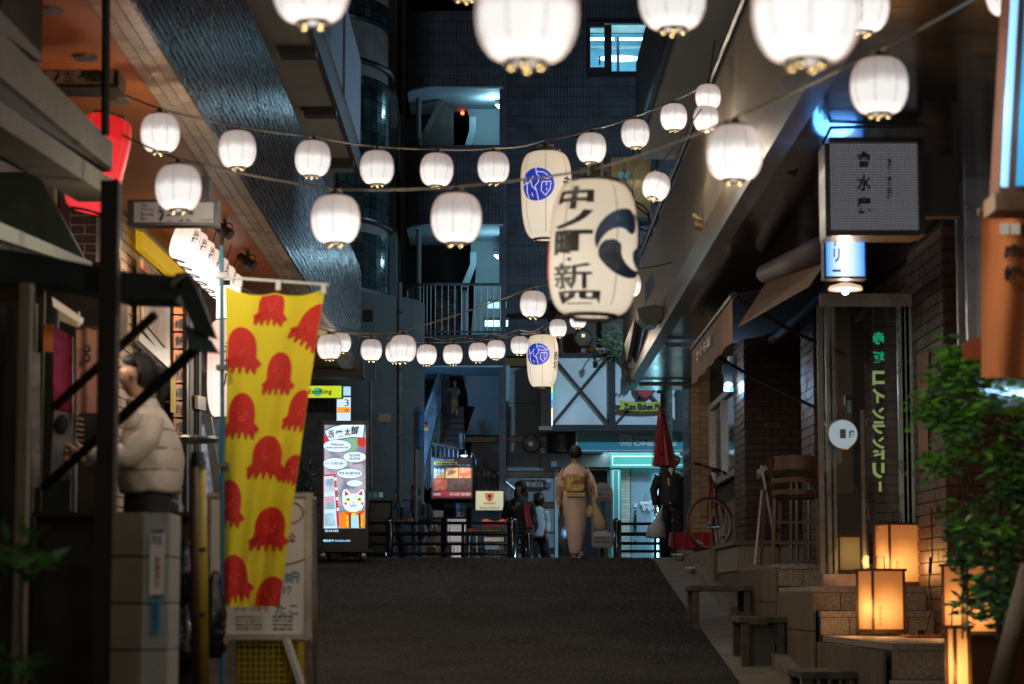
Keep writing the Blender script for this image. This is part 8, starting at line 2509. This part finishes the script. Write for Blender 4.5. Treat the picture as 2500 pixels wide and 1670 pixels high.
# square paper floor lanterns
def andon_mat(name, s=1.0):
 m = bpy.data.materials.new(name); m.use_nodes = True
 nt = m.node_tree; b = nt.nodes['Principled BSDF']; L = nt.links.new
 tc = nt.nodes.new('ShaderNodeTexCoord')
 vd = nt.nodes.new('ShaderNodeVectorMath'); vd.operation = 'DISTANCE'; vd.inputs[1].default_value = (0, 0, .20)
 L(tc.outputs['Object'], vd.inputs[0])
 rp = nt.nodes.new('ShaderNodeValToRGB'); e = rp.color_ramp.elements
 e[0].position = .12; e[0].color = (1, .55, .14, 1)
 e[1].position = .42; e[1].color = (.78, .22, .075, 1)
 x = e.new(.22); x.color = (1, .34, .07, 1)
 L(vd.outputs['Value'], rp.inputs[0])
 st = nt.nodes.new('ShaderNodeMapRange'); st.inputs['From Min'].default_value = .10; st.inputs['From Max'].default_value = .27
 st.inputs['To Min'].default_value = 1.05 * s; st.inputs['To Max'].default_value = .38 * s
 L(vd.outputs['Value'], st.inputs['Value'])
 L(rp.outputs[0], b.inputs['Emission Color']); L(st.outputs[0], b.inputs['Emission Strength'])
 b.inputs['Base Color'].default_value = (.16, .09, .05, 1)
 return m
M_andon = andon_mat('lit_andon_paper')
def andon(px, pyb, w_px, h_px, side_px, d, label, pm=None, pw=4.5):
 """square lantern turned a little so its left side shows"""
 W_ = w_px * d / F
 H_ = h_px * d / F
 c = P(px, pyb, d)
 t = thing('floor_lantern', label, 'floor lantern', (c.x, d + W_ / 2, c.z), 'square paper floor lanterns')
 h = W_ / 2
 for sx in (-1, 1):
  for sy in (-1, 1):
   MB().box(sx * h - .009, sx * h + .009, sy * h - .009, sy * h + .009, 0, H_).build('post', M_darkwood, t, local=True)
 MB().box(-h - .02, h + .02, -h - .02, h + .02, H_ - .02, H_).build('top', M_darkwood, t, local=True)
 MB().box(-h - .015, h + .015, -h - .015, h + .015, .012, .045).build('base', M_darkwood, t, local=True)
 k = h - .008
 p = MB()
 for a, b in (((-k, -k), (k, -k)), ((k, -k), (k, k)), ((k, k), (-k, k)), ((-k, k), (-k, -k))):
  p.add([(a[0], a[1], .045), (b[0], b[1], .045), (b[0], b[1], H_ - .02), (a[0], a[1], H_ - .02)], [(0, 1, 2, 3)])
 p.build('paper', pm or M_andon, t, local=True)
 if pw:
  ld = bpy.data.lights.new('andon_light', 'POINT'); ld.energy = pw; ld.color = (1, .46, .14); ld.shadow_soft_size = .08
  for q in ((-h * .6, -h - .10, .18), (-h - .10, h * .2, .22)):
   lo = new_obj('andon_light', ld, t); lo.location = q
 MB().tube([(-.04, 0, H_), (-.035, 0, H_ + .1), (.035, 0, H_ + .1), (.04, 0, H_)], .005, 6).build('handle', M_blackmatte, t, local=True)
 t.rotation_euler = (0, 0, radians(side_px))
 return t, h, H_
M_brush = emat('brush_mark_on_lit_paper', (.45, .12, .03), .7)
for px, pyb, w, hp, rot, dd, lab in ((2158, 1550, 84, 160, 18, 19.7, 'glowing square floor lantern standing on the lower step, nearest the lane'), (2200, 1433, 84, 156, 17, 21.05, 'glowing square floor lantern on the upper landing beside the glass door'), (2384, 1556, 100, 178, 22, 18.4, 'glowing square floor lantern half hidden by the leafy plant')):
 t, h_, H_ = andon(px, pyb, w, hp, rot, dd, lab)
 text_on('lettering', '赤坂金水', None, None, None, M_brush, t, vertical=True, wrap=lambda u, v: Vector((-h_ * .62 + .03 * u, -h_ + .004, .07 + .16 * v)))
t, h_, H_ = andon(2345, 1720, 40, 190, 20, 14.6, 'narrow glowing square lantern cut by the bottom edge at the right')
t, h_, H_ = andon(2074, 1403, 54, 96, 4, 22.2, 'dim lantern image in the door glass, built as a body left of the bright pair', andon_mat('dim_andon_image', .32), 0)  # lantern image in the door glass, built as a dim body behind it
bxr = thing('dark_planter', 'dark brown wooden planter box under the leafy plant', 'planter', P(2440, 1700, 15.6))
MB().pbox(2362, 1556, 2560, 1760, 15.6, .5).build('box', mat('planter_brown', (.05, .02, .01), .6, var=.2), bxr)
MB().pbox(2352, 1550, 2560, 1557, 15.5, .7).build('rim', M_blackmatte, bxr)
MB().slab([P(2200, 1552, 19.6), P(2345, 1552, 19.6), P(2345, 1556, 19.0), P(2215, 1556, 19.0)], (0, 0, .01)).build('red_mat', mat('red_mat', (.25, .02, .01), .8), None)
tag(bpy.data.objects['red_mat'], 'thin dark red mat on the step behind the nearest floor lantern', 'mat')
cbx = thing('power_cable', 'thin black power cable with a plug box beside the brick pier and lanterns', 'cable', P(2270, 1550, 19.4))
MB().tube([P(2274, 1240, 19.6), P(2276, 1360, 19.55), P(2268, 1420, 19.6), P(2276, 1480, 19.5), P(2262, 1540, 19.4), P(2235, 1547, 19.4), P(2222, 1549, 19.4)], .006, 6).build('cable', M_blackmatte, cbx)
MB().tube([P(2273, 1360, 19.5), P(2270, 1400, 19.5)], .013, 8).build('switch', M_blackmatte, cbx)
MB().pbox(2240, 1538, 2258, 1550, 19.3, .06).build('plug_box', M_blackmatte, cbx)
np_ = thing('paper_notice', 'long pale paper notice pasted on the brick pier', 'notice', P(2255, 1000, 19.8))
MB().slab([PX(2240, 868, 3.62), PX(2268, 858, 3.62), PX(2266, 1140, 3.62), PX(2244, 1145, 3.62)], (-.004, 0, 0)).build('paper', mat('notice_paper', (.34, .22, .17), .8, var=.3, ns=10), np_)
# awning on the right
ra = thing('brown_awning', 'brown retractable awning with small pale lettering on its valance', 'awning', P(1735, 800, 25))
fn_, ff_ = P(1790, 722, 22.9), P(1692, 850, 27.8)
wn_, wf_ = Vector((3.25, 22.9, EYE + 3.05)), Vector((3.25, 27.8, EYE + 3.05))
M_canvas = mat('brown_canvas', (.06, .028, .018), .75, var=.15, ns=5)
MB().slab([fn_, ff_, wf_, wn_], (0, 0, .012)).build('canvas', M_canvas, ra)
MB().tube([fn_ + Vector((0, -.05, 0)), ff_ + Vector((0, .05, 0))], .035, 10).build('front_bar', M_darkwood, ra)
MB().grid(lambda u, v: fn_.lerp(ff_, u) + Vector((-.01 + .012 * sin(u * 30) * v, 0, -.03 - .40 * v)), 30, 5).build('valance', mat('valance_tan', (.16, .07, .032), .7, var=.15), ra, smooth=True, fix=False)
text_on('lettering', 'さくら坂', P(1722, 830, 22.9), Vector((0, 0, 0)), Vector((0, 0, 0)), M_pale, ra, wrap=lambda u, v: fn_.lerp(ff_, .80 - .38 * u) + Vector((-.045, 0, -.26 + .11 * v)) - Vector(ra.location))
for a_, b_2 in ((fn_, Vector((3.28, 22.9, EYE + 2.3))), (P(1705, 842, 27.6), Vector((3.28, 24.6, EYE + 1.9)))):
 MB().tube([a_, a_.lerp(b_2, .5) - Vector((0, 0, .04)), b_2], .018, 8).build('arm', M_black, ra)
MB().tube([Vector((3.18, 22.7, EYE + 3.0)), Vector((3.18, 28, EYE + 3.0))], .06, 12).build('cassette', mat('cassette', (.06, .045, .05), .75), ra)
tb2 = thing('canvas_roll', 'rolled pale brown canvas slanting up behind the blue laundry sign', 'awning', P(1930, 650, 21))
MB().tube([P(1868, 668, 22), P(2016, 606, 18.5)], [.085, .11], 14).build('roll', mat('roll_cloth', (.06, .042, .05), .7, var=.15), tb2, smooth=True)
MB().slab([P(1800, 800, 22), P(1870, 690, 22), P(2016, 640, 18.5), P(1975, 700, 19)], (0, .02, 0)).build('flap', mat('flap_tan', (.09, .042, .022), .7), tb2)
# spotlights on the canopy
for i, (x, y, s_) in enumerate(((1908, 385, 1.3), (1714, 551, .8))):
 c = P(x, y, 17.5 if i == 0 else 22.5)
 t = thing('canopy_spotlight', ('black cylindrical spotlight fixed below the canopy beside the largest mid lantern', 'small brass-coloured spotlight on the beige canopy fascia')[i], 'spotlight', c)
 m_ = M_black if i == 0 else mat('dull_brass', (.20, .15, .08), .4, .6)
 r_ = .075 * s_
 MB().tube([c + Vector((-.09, .0, .02)) * s_, c + Vector((.09, 0, -.03)) * s_], [r_ * .9, r_], 16).build('head', m_, t)
 MB().tube([c + Vector((.085, 0, -.028)) * s_, c + Vector((.1, 0, -.032)) * s_], [r_ * 1.08, r_ * 1.08], 16).build('rim', m_, t)
 MB().bar(c + Vector((0, .03, .05)), c + Vector((-.10, .05, .14)) * s_, .05, .03).build('bracket', m_, t)
# black sign box + drum on the fascia, stacked shop signs at the far end
fs = thing('fascia_sign_panel', 'tall glossy panel sign standing out from the canopy above a black drum', 'sign', P(1610, 740, 29))
MB().slab([P(1632, 604, 28.2), P(1632, 750, 28.2), P(1575, 752, 31.5), P(1575, 752 - 60, 31.5)], (.03, 0, 0)).build('panel', mat('glossy_panel', (.30, .29, .27), .15, .6, var=.2, ns=2), fs)
MB().pbox(1633, 603, 1641, 752, 28.1, .06).build('edge', M_black, fs)
MB().slab([P(x, y, 27.9) for x, y in ((1556, 752), (1600, 744), (1634, 750), (1620, 775), (1604, 792), (1575, 793), (1560, 775))], (0, .5, 0)).build('drum', M_black, fs, smooth=False)
bs2 = thing('stacked_shop_signs', 'overlapping dark and blue shop signs at the far end of the canopy', 'sign', P(1545, 860, 33))
for k, (x, m, yt) in enumerate(((1524, M_darkwood, 800), (1533, mat('cream_sign', (.42, .38, .34), .5), 790), (1541, M_black, 800), (1548, mat('blue_sign', (.07, .10, .30), .4), 810))):
 MB().slab([P(x + 30, yt - 42, 29.6), P(x + 34, yt - 40, 29.6), P(x + 6, yt + 85, 33.6), P(x, yt + 40, 33.6)], (.03, 0, 0)).build('sign_panel', m, bs2)
wr_ = thing('tangled_wires', 'tangle of thin black wires at the far lower end of the canopy', 'wires', P(1540, 920, 34.5))
rnd = random.Random(9)
for k in range(7):
 MB().tube([P(1533 + rnd.uniform(-8, 14), 868 + rnd.uniform(-6, 10), 34.4)] + [P(1536 + rnd.uniform(-16, 16), 880 + j * 14 + rnd.uniform(-6, 6), 34.4) for j in range(5)], .006, 4).build('wire', M_blackmatte, wr_)
# small blue lamp on the wall
bl_ = thing('blue_wall_lantern', 'small glass wall lantern glowing blue-white beside the shop window', 'lamp', P(1778, 950, 29.5))
d = 29.4
MB().pbox(1766, 890, 1806, 913, d, .2).build('cap', M_black, bl_)
MB().pbox(1768, 916, 1790, 955, d, .1).build('glass', M_glass, bl_)
MB().ball(P(1778, 939, d + .05), .04, 14, 8, (1.2, 1, .8)).build('bulb', emat('blue_white_bulb', (.55, .85, 1), 14), bl_, smooth=True)
MB().pbox(1768, 945, 1790, 956, d + .02, .06).build('base', emat('blue_base', (.02, .30, .9), 1.0), bl_)
MB().tube([P(1786, 913, d + .05), P(1786, 870, d + .05)], .05, 10).build('bracket', M_steel, bl_)
ld = bpy.data.lights.new('wall_lantern_light', 'POINT'); ld.energy = 16; ld.color = (.35, .65, 1); ld.shadow_soft_size = .04
lo = new_obj('wall_lantern_light', ld, bl_); lo.location = P(1777, 948, d - .12) - Vector(bl_.location)
# chairs and table on the landing
def chair(c, rot, label, h=1.07, seat=.66, w=.46, slats=3):
 t = thing('high_chair', label, 'chair', c, 'wooden high chairs on the landing')
 k = w / 2
 for sx in (-1, 1):
  MB().bar((sx * k, -.0, 0), (sx * (k - .03), -.05 if 0 else .0, seat), .035, .035).build('leg', M_wood, t, local=True)
  MB().bar((sx * k * .98, -.42, 0), (sx * (k - .02), -.36, seat), .035, .035).build('leg', M_wood, t, local=True)
  MB().bar((sx * (k - .02), -.36, seat), (sx * (k + .01), -.46, h), .04, .035).build('back_post', M_wood, t, local=True)
  for z in (.2, .36): MB().bar((sx * k, -.01, z), (sx * k * .98, -.40, z), .02, .025).build('side_stretcher', M_wood, t, local=True)
 MB().box(-k, k, -.38, .02, seat, seat + .035).build('seat', M_darkwood, t, local=True, bevel=.008)
 for z, hh_ in ((h - .07, .14), (h - .24, .05), (h - .36, .05)):
  mb = MB()
  mb.grid(lambda u, v: (-k + 2 * k * u, -.44 + .05 * (h - z) - .05 * sin(pi * u), z + hh_ * (v - .5) + .015 * sin(pi * u)), 12, 1)
  mb.grid(lambda u, v: (-k + 2 * k * u, -.42 + .05 * (h - z) - .05 * sin(pi * u), z + hh_ * (v - .5) + .015 * sin(pi * u)), 12, 1)
  mb.build('back_slat', M_wood, t, local=True)
 for z in (.22, .42): MB().bar((-k, -.40, z), (k, -.40, z), .02, .025).build('front_stretcher', M_wood, t, local=True)
 t.rotation_euler = (0, 0, rot)
 return t
c = P(1962, 1378, 24.2)
chair((c.x, 24.4, EYE + .325), -.25, 'honey coloured slatted high chair with its back to the lane on the landing')
ch2 = thing('folded_chair', 'folded dark wooden chair with a metal seat bar leaning by the high table', 'chair', P(1880, 1380, 24.6))
for (a, b, w_) in (((1858, 1136), (1888, 1300), .022), ((1888, 1300), (1884, 1380), .03), ((1860, 1196), (1842, 1380), .02), ((1868, 1196), (1858, 1380), .03), ((1890, 1240), (1886, 1376), .035)):
 MB().bar(P(*a, 24.5), P(*b, 24.5), w_, w_).build('leg', M_wood if w_ > .025 else M_steel, ch2)
MB().bar(P(1850, 1154, 24.5), P(1872, 1140, 24.5), .05, .05).build('seat_end', M_steel, ch2)
MB().pbox(1820, 1188, 1866, 1194, 24.6, .3).build('seat', M_darkwood, ch2)
ht_ = thing('high_table', 'dark high table behind the chairs on the landing', 'table', P(1940, 1378, 25.2))
MB().box(P(1866, 1150, 25).x, P(2010, 1150, 25).x, 25, 25.8, P(1900, 1162, 25).z, P(1900, 1140, 25).z).build('table_top', M_darkwood, ht_)
for x in (1932, 1946, 1975): MB().tube([P(x, 1160, 25.2), P(x, 1372, 25.2)], .018, 8).build('leg', M_grey_metal, ht_)
MB().pbox(1876, 1366, 2004, 1371, 25.0, .3).build('foot_rail', M_grey_metal, ht_)
t = thing('shopping_bags', 'dark paper shopping bags with rope handles seen behind the glass door', 'bags', P(2075, 1300, 23.4))
for x0, x1, yt in ((2036, 2066, 1205), (2068, 2100, 1203)):
 MB().pbox(x0, yt, x1, 1372, 23.4, .15).build('bag', mat('bag_dark_%d' % x0, (.03, .024, .02), .6), t)
 MB().tube([P(x0 + 6, yt, 23.45), P(x0 + 8, yt - 14, 23.45), P(x0 + 15, yt - 18, 23.45), P(x0 + 22, yt - 14, 23.45), P(x0 + 24, yt, 23.45)], .006, 6).build('handle', mat('rope_%d' % x0, (.2, .12, .06), .8), t)
t = tag(MB().pbox(2034, 1240, 2046, 1258, 23.3, .03).build('blue_card', mat('blue_card', (.04, .12, .2), .5)), 'small dark blue card in front of the shopping bags', 'card')
# leafy plant at the right, orange cloth banner, neon column, bamboo prop
pt_ = thing('leafy_tree', 'leafy potted tree with bright green leaves under the orange cloth banner', 'plant', P(2440, 1550, 13.2))
M_leaf = mat('tree_leaf', (.08, .27, .04), .5, var=.5, ns=3, col2=(.04, .14, .07), sheen=.1)
M_leaf2 = mat('tree_leaf_bright', (.14, .42, .04), .45, var=.4, ns=5)
rnd = random.Random(11)
clusters = []
for k in range(62):
 u = rnd.random()
 y = 860 + 660 * u
 half = 95 + 85 * sin(pi * min(1, u * 1.3)) - 70 * max(0, u - .6)
 clusters.append((2400 + 45 * sin(u * 3) + rnd.uniform(-1, 1) * half, y + rnd.uniform(-20, 20), 13.1 + rnd.uniform(-.45, .5), 40 * rnd.uniform(.6, 1.2)))
clusters += [(2320, 880, 12.8, 42), (2290, 930, 12.8, 40), (2350, 915, 12.7, 40), (2255, 1005, 12.9, 30), (2300, 990, 12.8, 40), (2480, 1000, 12.9, 60), (2380, 1000, 12.8, 55), (2450, 1100, 12.8, 60), (2340, 1080, 12.9, 50)]
mats_ = {0: MB(), 1: MB()}
big = []
for ci, (x, y, dd, r) in enumerate(clusters):
 cc = P(x, y, dd)
 rad = r * dd / F
 for k in range(50):
  o = Vector((rnd.gauss(0, 1), rnd.gauss(0, 1), rnd.gauss(0, .8))) * rad * .62
  a = rnd.uniform(0, 6.28)
  dr_ = Vector((cos(a), sin(a) * .7, rnd.uniform(-.6, .35))).normalized()
  l = rnd.uniform(.05, .095)
  sd = dr_.cross(Vector((rnd.uniform(-.4, .4), rnd.uniform(-1, 0), .7))).normalized() * l * .22
  c = cc + o
  vs = [c, c + dr_ * l * .45 + sd, c + dr_ * l, c + dr_ * l * .45 - sd]
  mats_[1 if (rnd.random() < (.6 if y < 1010 else .25)) else 0].add(vs, [(0, 1, 2, 3)])
mats_[0].build('foliage', M_leaf, pt_, fix=False, kind='stuff')
mats_[1].build('bright_foliage', M_leaf2, pt_, fix=False, kind='stuff')
for pts, r_ in (([(2440, 1560), (2430, 1300), (2455, 1120), (2400, 950), (2330, 880)], [.02, .018, .012, .008, .004]), ([(2490, 1230), (2450, 1140), (2420, 1100)], [.02, .014, .01]), ([(2440, 1300), (2360, 1180), (2300, 1010)], [.012, .008, .004]), ([(2352, 1120), (2350, 1560)], [.006, .006]), ([(2362, 1120), (2362, 1560)], [.006, .006])):
 MB().tube([P(x, y, 13.2) for x, y in pts], r_, 8).build('branch', mat('bark', (.10, .07, .045), .8) if 'bark' not in bpy.data.materials else bpy.data.materials['bark'], pt_)
pp = thing('bamboo_prop', 'pale slanting wooden pole crossing the lower right corner', 'pole', P(2450, 1670, 11.5))
MB().tube([P(2432, 1700, 11.5), P(2515, 1380, 11.5)], [.05, .045], 14).build('pole', mat('pale_bamboo', (.22, .18, .14), .6, var=.25, ns=9), pp, smooth=True)
ob = thing('orange_cloth_banner', 'orange shop cloth with two brushed characters hanging at the right edge', 'banner', P(2450, 920, 11.3))
d = 11.3
MB().grid(lambda u, v: P(2396 + 125 * u, 520 + 402 * v, d + .03 * sin(u * 7 + v * 2)), 16, 24).build('cloth', mat('orange_cloth', (.62, .21, .07), .8, var=.08, ns=3, bump=.15, bs=200), ob, smooth=True)
MB().tube([P(2388, 518, d), P(2540, 512, d)], .018, 10).build('rod', mat('brown_rod', (.12, .03, .012), .4), ob)
for x in (2452, 2478): MB().pbox(x - 10, 545, x + 12, 572, d - .05, .005).build('white_tab', M_white, ob)
for s_, y in (('盛', 620), ('蛸', 672)): ptext('lettering', s_, 2450, y - 25, 2492, y + 26, d - .055, M_ink, ob, weight=.04)
MB().slab([P(2352, 835, d + .4), P(2396, 822, d + .4), P(2396, 880, d + .4), P(2352, 875, d + .4)], (0, .02, 0)).build('cloth_corner', mat('orange_cloth2', (.30, .06, .02), .8), ob)
d = 10.4
nc = thing('neon_column_lamp', 'tall dark lamp column with two upright pale blue glowing tubes at the right edge', 'lamp', P(2470, 510, d))
M_neon = emat('neon_blue', (.30, .62, 1), 1.4)
MB().slab([P(2468, -60, d), P(2560, -60, d), P(2530, 500, d), P(2436, 500, d)], (0, .2, 0)).build('body', mat('lamp_wood', (.16, .06, .035), .6), nc)
MB().tube([P(2480, -60, d - .04), P(2452, 455, d - .04)], .017, 10).build('tube', M_neon, nc)
MB().slab([P(2508, -60, d - .02), P(2530, -60, d - .02), P(2530, 452, d - .02), P(2482, 452, d - .02)], (0, .015, 0)).build('panel', emat('neon_panel', (.05, .42, .75), .9), nc)
MB().pbox(2430, 470, 2560, 512, d - .02, .25).build('base', mat('lamp_base', (.20, .12, .06), .5), nc)
ld = bpy.data.lights.new('neon_light', 'POINT'); ld.energy = 6; ld.color = (.22, .58, 1); ld.shadow_soft_size = .1
lo = new_obj('neon_light', ld, nc); lo.location = P(2430, 260, d - .1) - Vector(nc.location)
# bare tree in front of the warm window, and bushy grass plant on the ledge
tr = thing('bare_tree', 'bare twiggy tree in front of the warm lit window', 'tree', P(1610, 900, 38))
rnd = random.Random(21)
def twig(a, dr_, l, r, n, out):
 b = a + dr_ * l
 mid = a.lerp(b, .5) + Vector((rnd.uniform(-1, 1), 0, rnd.uniform(-1, 1))) * l * .10
 out.append(([a, mid, b], [r, r * .85, r * .7]))
 if n == 0: return
 for k in range(rnd.choice((2, 2, 3))):
  nd = (dr_ + Vector((rnd.uniform(-1, .7), rnd.uniform(-.5, .5), rnd.uniform(-.5, .8)))).normalized()
  twig(b, nd, l * rnd.uniform(.6, .9), r * .62, n - 1, out)
out = []
MB().tube([P(1612, 960, 38.2), P(1608, 700, 38.2), P(1600, 620, 38.2), P(1585, 520, 38.2)], [.05, .045, .04, .03], 8).build('trunk', M_darkwood, tr)
for (x, y) in ((1602, 640), (1596, 585), (1588, 530), (1585, 520)):
 twig(P(x, y, 38.2), Vector((-.7, 0, .55)).normalized(), .30, .016, 4, out)
cr = MB()
for pts, r_ in out: cr.tube(pts, r_, 4, cap=False)
cr.build('crown', M_darkwood, tr, fix=False, kind='stuff')
gp_ = thing('ledge_plant', 'bushy spiky green plant on the ledge above the half-timbered wall', 'plant', P(1510, 860, 43.6))
mb = MB()
for k in range(520):
 c = P(1512 + rnd.gauss(0, 20), 838 + rnd.gauss(0, 18), 43.6 + rnd.uniform(-.3, .2))
 a = rnd.uniform(0, 6.28)
 dr_ = Vector((cos(a), .3 * sin(a), rnd.uniform(-.2, .9))).normalized()
 sd = dr_.cross(Vector((0, 1, 0))).normalized() * .008
 l = rnd.uniform(.08, .18)
 mb.add([c - sd, c + sd, c + dr_ * l], [(0, 1, 2)])
mb.build('foliage', mat('ledge_leaf', (.10, .14, .05), .5, var=.5), gp_, fix=False, kind='stuff')
MB().pbox(1485, 852, 1540, 866, 43.6, .3).build('planter', M_black, gp_)
# unseen street lamps, set out of view to light the far fronts and lane
for i, (x, y, z, pw) in enumerate(((-7.5, 39.5, 7.2, 130), (4.6, 38.6, 7.6, 1100), (-.9, -2.5, 4.6, 90))):
 t = thing('unseen_street_lamp', ('unseen cold street lamp on the crossing beyond the left building', 'unseen cold street lamp on the crossing beyond the canopy building', 'unseen street lamp at the foot of the lane')[i], 'street lamp', (x, y, 1.9 if i < 2 else -1.2))
 MB().tube([(x, y, 1.9 if i < 2 else -1.2), (x, y, z + .3)], .06, 10).build('pole', M_grey_metal, t)
 MB().box(x - .1, x + .5, y - .12, y + .12, z + .12, z + .2).build('head', M_grey_metal, t)
 ld = bpy.data.lights.new('street_lamp_light', 'POINT'); ld.energy = pw; ld.color = (.42, .70, 1) if i < 2 else (.9, .85, .75); ld.shadow_soft_size = .15
 lo = new_obj('street_lamp_light', ld, t); lo.location = (.3, 0, z - t.location.z)
